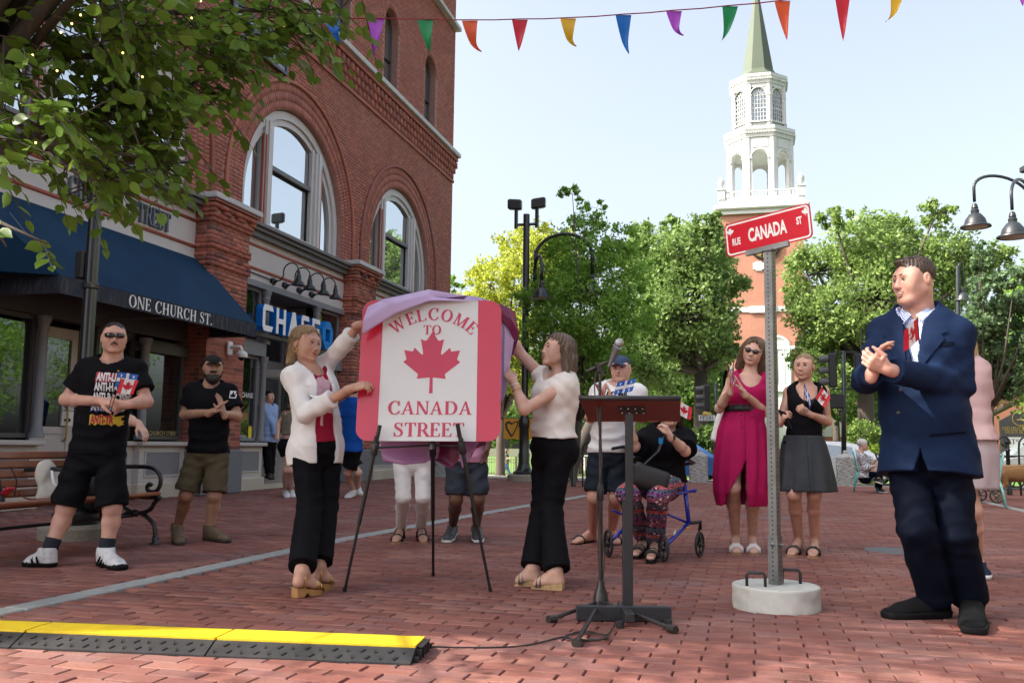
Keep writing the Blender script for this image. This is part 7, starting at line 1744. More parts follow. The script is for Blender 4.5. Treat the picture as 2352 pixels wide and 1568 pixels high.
p.pose((1420,886),(1402,1034),-14,-10,sw=.205,za=('g',1364,1241),ta=('g',1318,1250),zb=('g',1404,1239),tb=('g',1418,1252),ka=(1366,1140,-.05),kb=(1416,1140,-.05),ea=(1356,958,-.05),wa=(1382,930,-.28),eb=(1474,958,-.05),wb=(1408,932,-.30))
p.head((1426,848,-.01),-20,3).start(); p.sethand('a',F(.1,-.2,.95),F(.9,.2,0),-1,'flat').sethand('b',F(-.25,-.2,.95),F(-.9,.1,0),1,'flat')
sk=p.skin_body(jaw=1.06); p.face(sk,'ash',lip=.6); tee=p.top('tee_shirt',T_white,.018,-.02,.68,.024,wrk=.005); p.lower('shorts',smat('navy_shorts',(.02,.026,.036),.15),.024,.90,.05,.012,.006); p.hair('crop','grey'); cap(p,smat('navy_cap',(.055,.085,.15),.15),smat('navy_peak',(.05,.08,.14),.15)); p.sandals(T_leath,T_sole,(.72,))
q=MB(); sans_text(q,'LAC MIL',at(1420,902,7.7),RIGHT,UP,TOWARD,.062,.003,0,1.0); decal('print_letters',q,T_black,[tee],AWAY,tee,.004)
hand_flag('small fleur-de-lis flag held up by the man in blue cap',at(1402,930,7.72),at(1418,876,7.72),'q0',at(1457,868,7.70)-at(1418,876,7.72),.165,.115)
hand_flag('small maple leaf flag furled behind the microphone stand',at(1388,925,7.75),at(1360,868,7.75),'c',F(.5,-.6,-.2),.12,.10,.02,.5)
p=Person('person in black top and folk print leggings seated on the blue rollator',7.35,'fair',1.62,1.28,'f',hc=.009)
p.pose((1530,992,.28),(1514,1098,.36),-8,-10,sw=.19,hw=.115,za=('g',1482,1256,.03),ta=('g',1458,1279,.02),zb=('g',1506,1264,.03),tb=('g',1493,1288,.02),ka=(1440,1134,-.10),kb=(1512,1136,-.08),ea=(1457,1026,.10),wa=(1442,962,-.02),eb=(1574,1036,.08),wb=(1538,1000,-.06))
p.head((1540,944,.24),-20,-4).start(); p.sethand('b',F(-.35,-.1,.9),F(-.6,.4,-.2),1,'loose').sethand('a',F(.3,-.2,.9),F(.8,.3,0),-1,'loose')
sk=p.skin_body(chub=.5); p.face(sk,'brown'); p.hair('bob','brown'); tee=p.top('top',T_black,.030,-.03,.85,.03,wrk=.006,neck=.02); p.lower('leggings',T_folk,.020,1.86,.08,.022,.005); p.sandals(T_leath,T_sole,(.25,.6,.78),.028)
MB().tube([p.N+p.lat*-.06+p.fw*.06,p.N+p.fw*.16-UP*.07,p.N+p.lat*.06+p.fw*.06],.003,5).obj('lanyard',T_leath,p.root); c=at(1518,1012,7.35); q=MB().bbox(c,(.035,.006,.05),None,.004).obj('pendant',mat('blue_enamel',(.01,.25,.6),.3,.05,9),p.root)
Wv=p.J['wb']+(p.J['eb']-p.J['wb'])*.14; MB().bbox(Wv+TOWARD*.03,(.034,.012,.04),None,.006).obj('watch',M_black,p.root); fd=nrm(p.J['wb']-p.J['eb']); a1=nrm(np.cross(fd,UP)); a2=np.cross(fd,a1); MB().tube([Wv+(a1*math.cos(a)+a2*math.sin(a))*.034 for a in np.linspace(0,2*math.pi,15)],.008,6,flat=.4).obj('watch_strap',M_black,p.root)
hand_flag('small maple leaf flag sticking out beyond the lectern corner',at(1548,975,7.2),at(1556,918,7.2),'c',F(.9,-.2,-.45),.13,.10)
bag=thing('shoulder_bag','black crossbody bag on the lap of the seated woman','bag',at(1495,1110,7.25)); S=SDF(); c=at(1494,1090,7.28); S.econe(c+F(-.10,0,-.0),c+F(.09,-.02,-.055),(.05,.10),(.05,.09),F(0,1,0),UP,.02,3.5); S.disp(wr(.003,30,30,40)); V_,F_=S.mesh(.008); np_mesh('pouch',V_,F_,T_leath,bag,True); MB().tube([c+UP*.08+F(-.06,-.03,0),at(1512,1035,7.36),at(1524,1000,7.5)],.014,6,flat=.3).obj('strap',T_leath,bag)
p=Person('person in magenta button dress, sunglasses and braided belt clapping behind sign post',7.95,'fair',1.74,1.06,'f',hc=.008)
p.pose((1722,860),(1706,1016),-8,-5,sw=.172,za=('g',1690,1256),ta=('g',1692,1273),zb=('g',1728,1258),tb=('g',1732,1274),ka=(1684,1118,-.08),kb=(1730,1118,-.02),ea=(1652,938,-.03),wa=(1677,896,-.25),eb=(1758,946,-.03),wb=(1708,902,-.27))
p.head((1731,808,-.02),-24,-2,16).start(); p.sethand('a',F(-.05,-.1,.98),F(.85,.1,-.1),-1,'flat').sethand('b',F(-.42,-.12,.85),F(-.8,.2,-.3),1,'flat')
sk=p.skin_body(smile=.5); p.face(sk,None,eyes=False,smile=.5,teeth=True); p.hair('curly','curly'); sunglasses(p)
top_=p.top('bodice',T_mag,.020,.10,sleeveless=-.004,wrk=.005,neck=.045,neckw=.012,vee=.10)
def skirt(p,name,m,secs,slit=None,n=64,fold=.02,nf=9,ph=0.0):
 "hanging skirt: rings of (pixel y, half width m, half depth m, centre px)"
 rings=[]; rows=[]
 ys=np.linspace(0,len(secs)-1,64 if slit else 26)
 for yy in ys:
  i=min(int(yy),len(secs)-2); t=yy-i; a=[secs[i][k]+(secs[i+1][k]-secs[i][k])*t for k in range(4)]; c=at(a[3],a[0],p.Y0); r=[]
  for k in range(n+1):
   th=2*math.pi*k/n-math.pi/2+.0001; g=yy/(len(secs)-1); f=1+fold/max(a[1],.1)*g*(math.sin(th*nf+ph+1.2*math.sin(g*3+th))*.6+.4*math.sin(th*(nf*1.7)+2*g))
   q=c+p.hlat*a[1]*f*math.cos(th)-p.hfw*a[2]*f*math.sin(th);
   r.append(q)
  rows.append(r)
 q=MB(); nn=n+1
 for r in rows:q.v.extend([tuple(v)for v in r])
 for i in range(len(rows)-1):
  for k in range(n):
   if slit and slit(i/(len(rows)-1),k/n):continue
   q.f.append((i*nn+k,i*nn+k+1,(i+1)*nn+k+1,(i+1)*nn+k)); q.m.append(0)
 o=q.obj(name,m,p.root,True); md=o.modifiers.new('thick','SOLIDIFY'); md.thickness=.004; return o
def slit(g,u):
 return g>.55 and (u>1-(g-.55)*.36 or u<(g-.55)*.04)
sk_=skirt(p,'skirt',T_mag,[(930,.140,.115,1706),(948,.160,.13,1706),(990,.208,.165,1705),(1040,.228,.185,1704),(1090,.238,.195,1703),(1130,.228,.19,1702),(1160,.205,.155,1704)],slit,n=150,fold=.022,nf=9)
S=SDF(); c=at(1706,938,7.95); S.econe(c-UP*.028,c+UP*.028,(.172,.145),(.172,.145),p.hlat,p.hfw,0,2.3,True,True); S.disp(lambda P:.004*np.sin((P[...,0]*60+P[...,2]*90))*np.sin(P[...,0]*60-P[...,2]*90)); p.mk('belt',S,T_leath,.006)
for k in range(11):
 c=at(1706-4+(k%3)*.5,953+k*14.5,7.78); MB().sphere(c+TOWARD*.02*(1-abs(k-5)/5)*0,(.007,.005,.007),6,5).obj('button',T_leath,sk_)
p.sandals(T_white,T_cork,(.62,.76),.02); MB().tube([p.h(.083,-.005,-.04),p.h(.083,-.005,-.075)],.009,6,flat=.3).obj('earring',T_gold2,p.root)
hand_flag('furled fleur-de-lis flag above the clapping hands of the magenta dress',at(1683,888,7.66),at(1686,826,7.66),'q',F(-.25,-.3,-.75),.12,.09,.012,.4)
hand_flag('furled maple leaf flag at the magenta dress shoulder',at(1682,886,7.64),at(1668,832,7.66),'c',F(.12,-.4,-.9),.12,.08,.012,.4)
tb2=thing('tote_bag','white canvas tote hanging at the magenta dress hip','bag',at(1655,985,8.1)); S=SDF(); S.econe(at(1662,945,8.1),at(1652,1005,8.1),(.05,.04),(.075,.05),RIGHT,AWAY,.01,3); S.disp(wr(.004,30,30,40)); V_,F_=S.mesh(.009); np_mesh('bag',V_,F_,T_white,tb2,True); MB().tube([at(1662,945,8.1),at(1664,870,8.08),at(1668,850,8.0)],.016,6,flat=.3).obj('strap',T_black,tb2)
p=Person('person in black tank top and grey skirt holding a phone and two flags',7.95,'warm',1.68,1.02,'f',hc=.008)
p.pose((1852,885),(1845,1024),-14,-8,sw=.166,za=('g',1836,1261),ta=('g',1816,1278),zb=('g',1872,1263),tb=('g',1866,1281),ka=(1824,1134,-.05),kb=(1870,1134,-.05),ea=(1793,962,.0),wa=(1795,970,-.24),eb=(1900,968,-.02),wb=(1858,950,-.26))
p.head((1847,842,-.01),-32,0,3).start(); p.sethand('a',F(.05,-.6,.55),F(.9,0,.1),1,'loose').sethand('b',F(-.75,-.2,.45),F(-.2,.6,.5),1,'grip')
sk=p.skin_body(smile=.8,jaw=.96); p.face(sk,'ash',smile=.9,teeth=True,lash=True); p.hair('bun','blonde'); p.top('tank_top',T_black,.012,.02,sleeveless=-.002,wrk=.004,neck=.058,neckw=.010)
skirt(p,'skirt',T_heath,[(1000,.162,.130,1845),(1020,.185,.145,1846),(1050,.203,.160,1848),(1090,.218,.172,1851),(1128,.232,.18,1853)],None,fold=.030,nf=7,ph=1.0); p.sandals(T_leath,T_cork,(.60,.72),.024)
ph=thing('mobile_phone','black phone in the hand of the woman in tank top','phone',at(1800,972,7.66)); MB().bbox(at(1803,962,7.66),(.072,.009,.15),np.array([nrm(F(.6,-.6,-.3)),nrm(F(.6,.7,.1)),nrm(F(-.35,0,.9))]),.004).obj('phone_body',M_black,ph)
hand_flag('furled fleur-de-lis flag held upright by the tank top woman',at(1847,955,7.66),at(1847,878,7.66),'q',F(.35,-.4,-.8),.12,.09,.012,.4)
hand_flag('maple leaf flag slanting over the tank top shoulder',at(1850,950,7.64),at(1888,888,7.62),'c',at(1903,903,7.6)-at(1886,890,7.62)+DOWN*.02,.11,.105)
p=Person('person in navy suit jacket and striped shirt clapping beside street name sign',4.92,'pink',1.86,1.12,hv=.005,hc=.008)
p.belly=.055
p.pose((2108,722,.02),(2132,1040,.06),-34,-30,sw=.225,hw=.11,za=('g',2166,1416),ta=('g',2036,1420),zb=('g',2232,1415),tb=('g',2238,1458),ka=(2106,1214,-.06),kb=(2196,1226,-.04),ea=(1998,868,-.06),wa=(2004,856,-.30),eb=(2206,884,-.10),wb=(2040,848,-.36))
p.J['sa']=at(2030,764,5.05); p.J['sb']=at(2200,768,4.84); p.J['ea']=at(1988,872,4.88)
p.head((2099,644,-.02),-74,-5,0,1.05).start(); p.sethand('b',F(-.85,-.1,.35),F(-.1,.75,.55),-1,'loose',1.0).sethand('a',F(.15,-.25,.85),F(.75,-.35,-.1),-1,'relax',1.0)
sk=p.skin_body(smile=.9,chub=.3,jaw=1.02,nose=1.0); p.face(sk,'brown',smile=1.0,teeth=True); p.hair('short','brown')
sh=p.top('dress_shirt',T_shirt,.008,.0,.5,neck=-.01,arms=''); tr=p.lower('trousers',T_navyp,.024,1.97,.16,-.004,.006,wv=(22,22,40),straight=.098)
jk=opening_jacket(p,T_navy,.026,-.115,.055,sleeve=1.93,wrk=.006,name='suit_jacket',vtop=.05,button=.52,hemflare=.05)
for sg in (-1,1):lapel(p,jk,T_navy,sg,sg*.055,sg*.028,-.01,-.29,.085)
for sg in (-1,1):
 q=MB(); A=p.N+UP*.02; q.loft([[A+p.lat*sg*.075-p.fw*.02+UP*.03,A+p.lat*sg*.062+p.fw*.05+UP*.01,A+p.lat*sg*.012+p.fw*.115-UP*.035],[A+p.lat*sg*.095-p.fw*.02-UP*.01,A+p.lat*sg*.088+p.fw*.06-UP*.03,A+p.lat*sg*.05+p.fw*.135-UP*.09]],cap=False,closed=False); o=q.obj('collar',T_shirt,sh,True); o.modifiers.new('thick','SOLIDIFY').thickness=.004
for y in (1.0,):pass
q=MB(); q.sphere(at(2064,948,4.50),(.010,.006,.010),8,5); q.obj('button',M_black,jk); q=MB(); q.sphere(at(2070,895,4.5),(.010,.006,.010),8,5); q.obj('button',M_black,jk)
c=p.H+UP*.10+p.lat*.13+p.fw*.4; q=rect(c,nrm(p.lat+UP*.12),UP,.16,.014); decal('pocket_welt',q,T_navyp,[jk],-p.fw,jk,.004)
c=p.N-UP*.19+p.lat*.14+p.fw*.4; q=rect(c,nrm(p.lat+UP*.15),UP,.11,.022); decal('breast_pocket',q,T_navyp,[jk],-p.fw,jk,.004)
c=at(2121,735,4.5); q=MB(); q.sphere(c,(.008,.004,.010),7,5); decal('lapel_pin',q,T_gold2,[jk],-p.fw,jk,.008)
p.shoes(mat('black_mesh_shoe',(.007,.007,.008),.8,.2,40,.3,300,spec=.12),T_sole,.020,cuff=.02,sole=.036,name='running_shoe',lace=M_black)
hand_flag('maple leaf flag tucked in the breast pocket of the suit',at(2112,790,4.40),at(2107,728,4.38),'c',at(2066,745,4.34)-at(2107,728,4.38),.105,.105,.010,.25)
p=Person('person in blush linen jacket dress half hidden behind the man in suit',6.45,'fair',1.70,1.05,'f',hv=.009,hc=.010)
p.pose((2214,830),(2221,1010),150,sw=.17,za=('g',2160,1318),ta=('g',2144,1332),zb=('g',2246,1318),tb=('g',2262,1330),ka=(2204,1170,0),kb=(2234,1170,0),ea=(2188,930),wa=(2168,960,.2),eb=(2264,910,.06),wb=(2240,930,.22))
p.J['sa']=at(2188,852,6.45); p.J['sb']=at(2250,850,6.5); p.J['eb']=at(2261,905,6.55)
p.head((2200,778,.02),165).start(); p.skin_body(); p.hair('wavy','blonde'); p.top('jacket',T_blush,.024,.0,1.8,.008); skirt(p,'dress_skirt',smat('dove_linen',(.46,.38,.39),.08),[(985,.165,.13,2218),(1040,.20,.15,2221),(1122,.185,.14,2224)],None,fold=.010,nf=5); p.shoes(smat('navy_plimsoll',(.02,.03,.06)),T_wsole,.012,name='plimsoll')
p=Person('person with curly grey hair in gingham blouse seated reading a phone',19.0,'fair',1.62,1.05,'f',hv=.009,hc=.011)
p.pose((1979,1044),(1988,1092),70,sw=.15,za=(2014,1108,-.2),ta=(2026,1112,-.25),zb=('g',2016,1130),tb=('g',2034,1132),ka=(2024,1074,-.15),kb=(2020,1080,.1),ea=(1988,1075,-.2),wa=(2012,1068,-.22),eb=(2000,1072,.1),wb=(2012,1056,-.05))
p.head((1982,1022),75,-8).start(); sk=p.skin_body(); p.face(sk,'grey'); p.hair('fluffy','grey'); p.top('blouse',T_check,.022,-.04,1.5,.01); p.lower('trousers',T_navyp,.02,1.85,.1,.02); p.shoes(T_leath,T_wsole,.012,name='sandal_shoe')
ph=thing('mobile_phone','black phone read by the grey haired seated woman','phone',at(2014,1052,18.9)); MB().bbox(at(2014,1050,18.9),(.012,.08,.15),np.array([nrm(F(.9,0,.4)),F(0,1,0),nrm(F(-.4,0,.9))]),.004).obj('phone_body',M_black,ph)
p=Person('person in jeans and sage tee shirt carrying a canvas bag past the park fence',48.5,'fair',1.64,1.0,'f',hv=.014,hc=.016)
zf=lambda px,py:at(px,py,48.5)
p.pose((1164,1047),(1163,1065),85,za=zf(1148,1095),ta=zf(1154,1097),zb=zf(1172,1095),tb=zf(1179,1097),ka=zf(1158,1081),kb=zf(1168,1081),ea=(1165,1057,-.15),wa=(1171,1056,-.2),eb=(1168,1056,.15),wb=(1173,1062,.2))
p.N=zf(1163,1042); p.H=zf(1163,1064); p.pose(p.N,p.H,85,za=zf(1148,1095),ta=zf(1154,1097),zb=zf(1172,1095),tb=zf(1179,1097),ka=zf(1158,1081),kb=zf(1168,1081),ea=(1165,1053,-.15),wa=(1171,1050,-.2),eb=(1168,1056,.15),wb=(1173,1060,.2))
p.head(zf(1165,1035),80).start(); p.skin_body(); p.hair('wavy','brown'); p.top('tee_shirt',T_sage,.02,-.04,.5); p.lower('jeans',T_denim,.01,1.95,.1,.02); p.shoes(T_boot,T_sole,.012)
tb3=thing('tote_bag','canvas bag on the shoulder of the woman walking in the park','bag',zf(1155,1062)); S=SDF(); S.econe(zf(1156,1056),zf(1153,1068),(.13,.05),(.17,.08),RIGHT,AWAY,.01,3); V_,F_=S.mesh(.02); np_mesh('bag',V_,F_,T_white,tb3,True); MB().tube([zf(1156,1056),zf(1162,1044)],.02,5).obj('strap',T_white,tb3)
p=Person('person seated on the bench hidden behind the man in sunglasses, forearm showing',7.55,'fair',1.70,1.0,hv=.009,hc=.011)
p.pose((240,940,.2),(238,1085,.25),40,sw=.17,za=('g',205,1205),ta=('g',222,1212),zb=('g',232,1200),tb=('g',250,1207),ka=(222,1120,-.15),kb=(250,1118,.0),ea=(225,1010,.0),wa=(232,1050,-.2),eb=(292,962,.05),wb=(320,975,-.1))
p.head((238,905,.2),20).start(); p.sethand('b',F(.6,-.3,-.6),F(-.3,.2,-.9),-1,'relax'); p.skin_body(); p.hair('short','brown'); p.top('tee_shirt',T_char,.02,-.04,.6); p.lower('trousers',T_char,.02,1.9,.1,.01); p.shoes(T_boot,T_sole,.012)
# --------- the welcome sign, its easel and drape
M_bred=mat('board_red',(.60,.02,.055),.28,.06,3,coat=.5); M_bwhite=mat('corrugated_white',(.74,.74,.73),.5,.03,3)
M_ink=mat('board_ink',(.58,.045,.10),.4,.05,3)
M_easel=mat('easel_black',(.012,.012,.013),.35,.1,20)
BL,BR_,TL,TR_=at(815,1011,5.66),at(1146,1014,5.66),at(835,690,5.84),at(1155,690,5.84)
bu_=nrm((BR_-BL)+(TR_-TL)); bv_=(TL-BL)+(TR_-BR_); bv_=nrm(bv_-bu_*(bv_@bu_)); bw_=np.cross(bu_,bv_); bc_=(BL+BR_+TL+TR_)/4; bw=(np.linalg.norm(BR_-BL)+np.linalg.norm(TR_-TL))/4; bh=(np.linalg.norm(TL-BL)+np.linalg.norm(TR_-BR_))/4
if bw_@TOWARDV<0:bw_=-bw_
B=lambda x,y,d=0.0:bc_+bu_*x*bw+bv_*y*bh+bw_*d
sgn=thing('welcome_sign','big square red and white welcome sign with maple leaf standing on the easel','sign',B(0,-1))
rc=.17; out=[]
for cx,cy,a0 in ((1-rc,1-rc,0),(-1+rc,1-rc,90),(-1+rc,-1+rc,180),(1-rc,-1+rc,270)):
 out+=[(cx+rc*math.cos(R(a0+k*11.25)),cy+rc*math.sin(R(a0+k*11.25)))for k in range(9)]
q=MB(); flat_poly(q,[(x*bw,y*bh)for x,y in out],bc_,bu_,bv_,bw_,1,0,-.010); q.obj('board',M_bwhite,sgn)
for sg in (-1,1):
 pl=[(x,y)for x,y in out if x*sg>.5]; e=.665 if sg>0 else .70
 pl=([(sg*e,-1),*sorted([v for v in pl if v[1]<0],key=lambda v:(v[1]if abs(v[0])>.99 else -2+abs(v[0]))),*sorted([v for v in pl if v[1]>0],key=lambda v:(v[1]if abs(v[0])>.99 else 2-abs(v[0]))),(sg*e,1)])
 q=MB(); flat_poly(q,ccw([(x*bw,y*bh)for x,y in pl]),bc_,bu_,bv_,bw_,1,.0022,.0006); q.obj('red_band',M_bred,sgn)
def serif_line(nm,txt,yc,hgt,x0,x1):
 wd=(x1-x0)*bw; wx=wd/serif_width(txt,hgt*bh); serif_letters(nm,M_ink,sgn,txt,B((x0+x1)/2,yc-hgt/2,.0008),bu_,bv_,bw_,hgt*bh,.0012,wx,bold=.018)
serif_line('letter','TO',.565,.135,-.115,.145); serif_line('letter','CANADA',-.545,.185,-.575,.605); serif_line('letter','STREET',-.845,.19,-.485,.50)
txt='WELCOME'; rad=.76*bw; cy=-.03; angs=[]; hL=.175*bh; tot=serif_width(txt,hL); x=-tot/2
for chh in txt:
 wg,polys=serif_glyph(chh); mid=x+wg*hL/2; a=mid/(rad+.0)*.98; ca,sa=math.cos(-a),math.sin(-a); u2=bu_*ca+bv_*sa; v2=-bu_*sa+bv_*ca
 o=B(.03,cy)+v2*rad
 q=MB()
 for j,dx in enumerate((0,-.018,.018)):
  for k,pg in enumerate(polys):q.prism(ccw([((px_-wg/2+dx)*hL,py_*hL)for px_,py_ in pg]),o,u2,v2,bw_,.0008,.002+k*.00012+j*.00005)
 q.obj('letter',M_ink,sgn); x+=(wg+.06)*hL
q=MB(); flat_poly(q,[(px_*.685*bw/.594*.98,py_*1.0*bw*.70)for px_,py_ in [(a_*.6,b_)for a_,b_ in LEAF]],B(.02,.10),bu_,bv_,bw_,1,.002,.0008); q.obj('maple_leaf',M_ink,sgn)
ez=thing('easel','black folding tripod easel carrying the welcome sign','easel',gnd(995,1340))
tops={'l':B(-.70,-1.04,.03),'r':B(.46,-1.02,.03)}; f1,f2,f3=gnd(791,1359),gnd(1127,1359),gnd(995,1322)
for k,(tp_,ft)in enumerate(((tops['l'],f1),(tops['r'],f2),(B(.05,-1.02,-.10),f3))):
 q=MB(); d=ft-tp_; q.tube([tp_-d*.12,tp_+d*.55],.0135,8); q.tube([tp_+d*.5,tp_+d*.97],.0095,8); q.tube([ft-nrm(d)*.03,ft+UP*.004],.013,8); q.lathe(tp_+d*.02,[(.02,-.02),(.022,0),(.022,.05),(.018,.06)],8,d); q.obj('leg',M_easel,ez,35)
for n_ in 'lr':q=MB(); c=tops[n_]; q.tube([c,c+bw_*.03,c+bw_*.035+bv_*.035],.008,6); q.bbox(c+bw_*.0,(.03,.035,.05),np.array([bu_,bw_,bv_]),.006); q.obj('sign_rest',M_easel,ez)
q=MB(); q.tube([tops['l']-bv_*.03,B(.05,-1.03,-.06),tops['r']-bv_*.03],.007,6); q.lathe(B(.05,-1.03,-.06),[(.02,-.03),(.02,.03)],8,bv_); q.obj('crossbar',M_easel,ez)
M_lav=mat('lavender_satin',(.52,.38,.62),.3,.05,5,.05,200,spec=.6); M_mar=mat('maroon_satin',(.17,.012,.075),.35,.1,5,.05,200,spec=.6)
dr=thing('drape','lavender satin drape lined in maroon being pulled off the sign','cloth',B(0,1.05))
def cloth(nm,m,rows,nu=28,rip=.01,fr=5,parent=dr,ph=0.0):
 "rows: lists of (px,py,Y); each resampled along its length"
 q=MB(); G=[]
 for r in rows:
  P=np.array([at(*v)for v in r]); t=np.linspace(0,len(P)-1,nu); i=np.minimum(t.astype(int),len(P)-2); f=(t-i)[:,None]; f2=f*f*(3-2*f); G.append(P[i]*(1-f2)+P[i+1]*f2)
 G=np.array(G); nr=16; t=np.linspace(0,len(G)-1,nr); i=np.minimum(t.astype(int),len(G)-2); f=(t-i)[:,None,None]; G=G[i]*(1-f)+G[i+1]*f
 for a in range(nr):
  for b in range(nu):G[a,b]+=F3(0,-1,.2)*rip*math.sin(fr*b/nu*6.28+ph+2.0*math.sin(a/nr*3+b*.15))*(.3+.7*a/nr)
 q.loft([list(r)for r in G],cap=False,closed=False); o=q.obj(nm,m,parent,True); md=o.modifiers.new('thick','SOLIDIFY'); md.thickness=.003; return o
F3=lambda*v:np.array(v,float)
cloth('satin_front',M_lav,[[(832,768,5.70),(905,722,5.74),(985,690,5.78),(1102,689,5.82)],[(834,735,5.69),(900,697,5.74),(985,677,5.80),(1012,685,5.84)],[(845,705,5.74),(880,686,5.80),(985,665,5.83),(1075,679,5.85)],[(852,700,5.92),(880,690,5.95),(985,676,5.97),(1060,690,5.97)]],rip=.005,fr=2.5)
cloth('satin_back',M_lav,[[(848,702,5.95),(985,668,5.98),(1100,682,5.98),(1165,705,5.95)],[(850,820,5.97),(985,800,6.0),(1100,820,6.0),(1168,830,5.98)],[(870,960,5.95),(985,950,5.98),(1090,960,5.98),(1130,950,5.96)]],rip=.012,fr=4)
cloth('lining_fold',M_mar,[[(1108,688,5.9),(1160,702,5.9),(1183,716,5.93)],[(1150,712,5.88),(1176,735,5.9),(1191,765,5.95)],[(1152,735,5.90),(1172,762,5.93),(1184,790,5.97)]],16,.004,1.5)
cloth('satin_side',M_lav,[[(1148,725,5.92),(1160,738,5.92),(1182,775,5.96)],[(1146,810,5.93),(1158,820,5.93),(1172,830,5.97)],[(1144,870,5.93),(1158,880,5.93),(1168,860,5.96)],[(1144,918,5.94),(1152,924,5.94),(1162,905,5.96)]],16,.010,2)
cloth('lining_edge',M_mar,[[(1183,745,5.99),(1191,765,5.98),(1190,780,5.98)],[(1172,800,6.0),(1182,805,5.99),(1184,800,5.99)],[(1150,850,6.0),(1160,845,6.0),(1166,840,6.0)]],10,.003,1)
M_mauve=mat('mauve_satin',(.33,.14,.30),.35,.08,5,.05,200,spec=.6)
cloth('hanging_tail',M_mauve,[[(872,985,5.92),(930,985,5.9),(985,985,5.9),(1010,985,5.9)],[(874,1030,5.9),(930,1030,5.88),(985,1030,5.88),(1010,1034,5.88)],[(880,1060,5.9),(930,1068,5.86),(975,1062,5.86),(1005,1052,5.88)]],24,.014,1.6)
cloth('lining_tail',M_mar,[[(990,985,5.95),(1040,985,5.95),(1090,985,5.95),(1122,985,5.95)],[(985,1040,5.93),(1030,1040,5.92),(1080,1030,5.92),(1116,1020,5.93)],[(988,1052,5.93),(1036,1076,5.90),(1058,1050,5.92),(1100,1022,5.93)]],24,.016,2.2,ph=1)
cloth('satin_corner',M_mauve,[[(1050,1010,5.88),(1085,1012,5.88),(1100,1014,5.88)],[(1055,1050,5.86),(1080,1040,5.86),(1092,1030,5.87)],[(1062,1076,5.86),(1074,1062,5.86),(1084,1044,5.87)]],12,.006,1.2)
# --------- microphone stand, lectern, cable
M_mich=mat('mic_grey',(.16,.17,.18),.35,.1,10,metal=.4); M_mic=mat('stand_black',(.02,.017,.016),.4,.1,10); M_chrome=mat('satin_metal',(.45,.45,.47),.3,.05,9,metal=1)
mc=gnd(1380,1412); ms=thing('microphone_stand','black tripod microphone stand with boom in front of the lectern','mic stand',mc)
hub=at(1380,1388,mc[1]); q=MB(); q.tube([hub,at(1379,1135,mc[1])],.0125,10); q.tube([at(1379,1135,mc[1]),at(1378,845,mc[1])],.0085,8); q.lathe(at(1379,1150,mc[1]),[(.013,0),(.018,.01),(.018,.07),(.012,.09)],10); q.obj('pole',M_mic,ms,40)
MB().lathe(mc+UP*.03,[(.03,0),(.045,.02),(.038,.08),(.022,.12),(.018,.15)],12).obj('tripod_hub',M_mic,ms,40)
for px_,py_ in ((1266,1421),(1546,1444),(1324,1474)):ft=gnd(px_,py_,.02); q=MB(); q.tube([mc+UP*.075,ft],.011,8); q.tube([ft-nrm(ft-mc)*.03,ft+nrm(ft-mc)*.02],.021,8); q.obj('leg',M_mic,ms,40)
bt=at(1378,845,mc[1]); MB().bbox(bt,(.035,.04,.06),None,.008).obj('boom_clutch',M_mic,ms); b0,b1=at(1353,851,mc[1]+.02),at(1412,824,mc[1]-.06); q=MB(); q.tube([b0,b1],.008,8); q.tube([b0,b0+(b1-b0)*.28],.015,10); q.obj('boom',M_mic,ms,40)
mi=thing('microphone','grey ball head microphone clipped to the boom','microphone',b1); m0,m1=at(1407,822,mc[1]-.06),at(1420,792,mc[1]-.08); d=nrm(m1-m0); MB().lathe(m0-d*.02,[(.010,-.03),(.011,.0),(.017,.03),(.021,.075),(.022,.078)],14,d).obj('handle',M_mich,mi,40); MB().sphere(m1+d*.012,.0255,14,10).obj('grille',mat('mesh_grille',(.42,.42,.42),.45,.5,300,.8,500,metal=.8),mi,True); MB().tube([m1-d*.012+.026*np.array([math.cos(a),0,0])*0+(nrm(np.cross(d,UP))*math.cos(a)+np.cross(d,nrm(np.cross(d,UP)))*math.sin(a))*.0245 for a in np.linspace(0,6.29,15)],.003,5).obj('ring',M_chrome,mi)
cb=thing('cable','black microphone cable coiled at the stand foot and trailing to the ramp','cable',mc)
pts=[m0-d*.04,at(1398,845,mc[1]-.05),at(1390,862,mc[1]-.04),at(1372,850,mc[1]),at(1366,900,mc[1]-.02),at(1383,1050,mc[1]-.03),at(1371,1150,mc[1]-.02),at(1388,1280,mc[1]-.03),at(1380,1385,mc[1]-.05),gnd(1412,1425,.02)]
for k in range(26):a=k*.62; pts.append(gnd(1345+48*math.cos(a)+6*math.sin(k*1.3),1460+9*math.sin(a)+2*math.sin(k*2.1),.006+.001*k%.012))
pts+=[gnd(1290,1462,.006),gnd(1200,1482,.006),gnd(1080,1486,.006),gnd(990,1484,.02)]
def smooth_path(P,n=6):
 P=[np.asarray(v)for v in P]; o=[]
 for i in range(len(P)-1):
  a,b,c,e=P[max(i-1,0)],P[i],P[i+1],P[min(i+2,len(P)-1)]
  for t in np.linspace(0,1,n,endpoint=False):o.append(.5*(2*b+(c-a)*t+(2*a-5*b+4*c-e)*t*t+(3*b-a-3*c+e)*t**3))
 return o+[P[-1]]
MB().tube(smooth_path(pts,5),.0038,6).obj('cord',M_mic,cb,True)
lc=gnd(1440,1422); le=thing('lectern','red wood topped lectern on a black steel post and base','lectern',lc); M_ltop=mat('mahogany_laminate',(.17,.028,.014),.4,.25,5,stretch=(1,14,14)); M_steel=mat('black_steel',(.018,.019,.022),.45,.1,10)
YL=lc[1]+.02
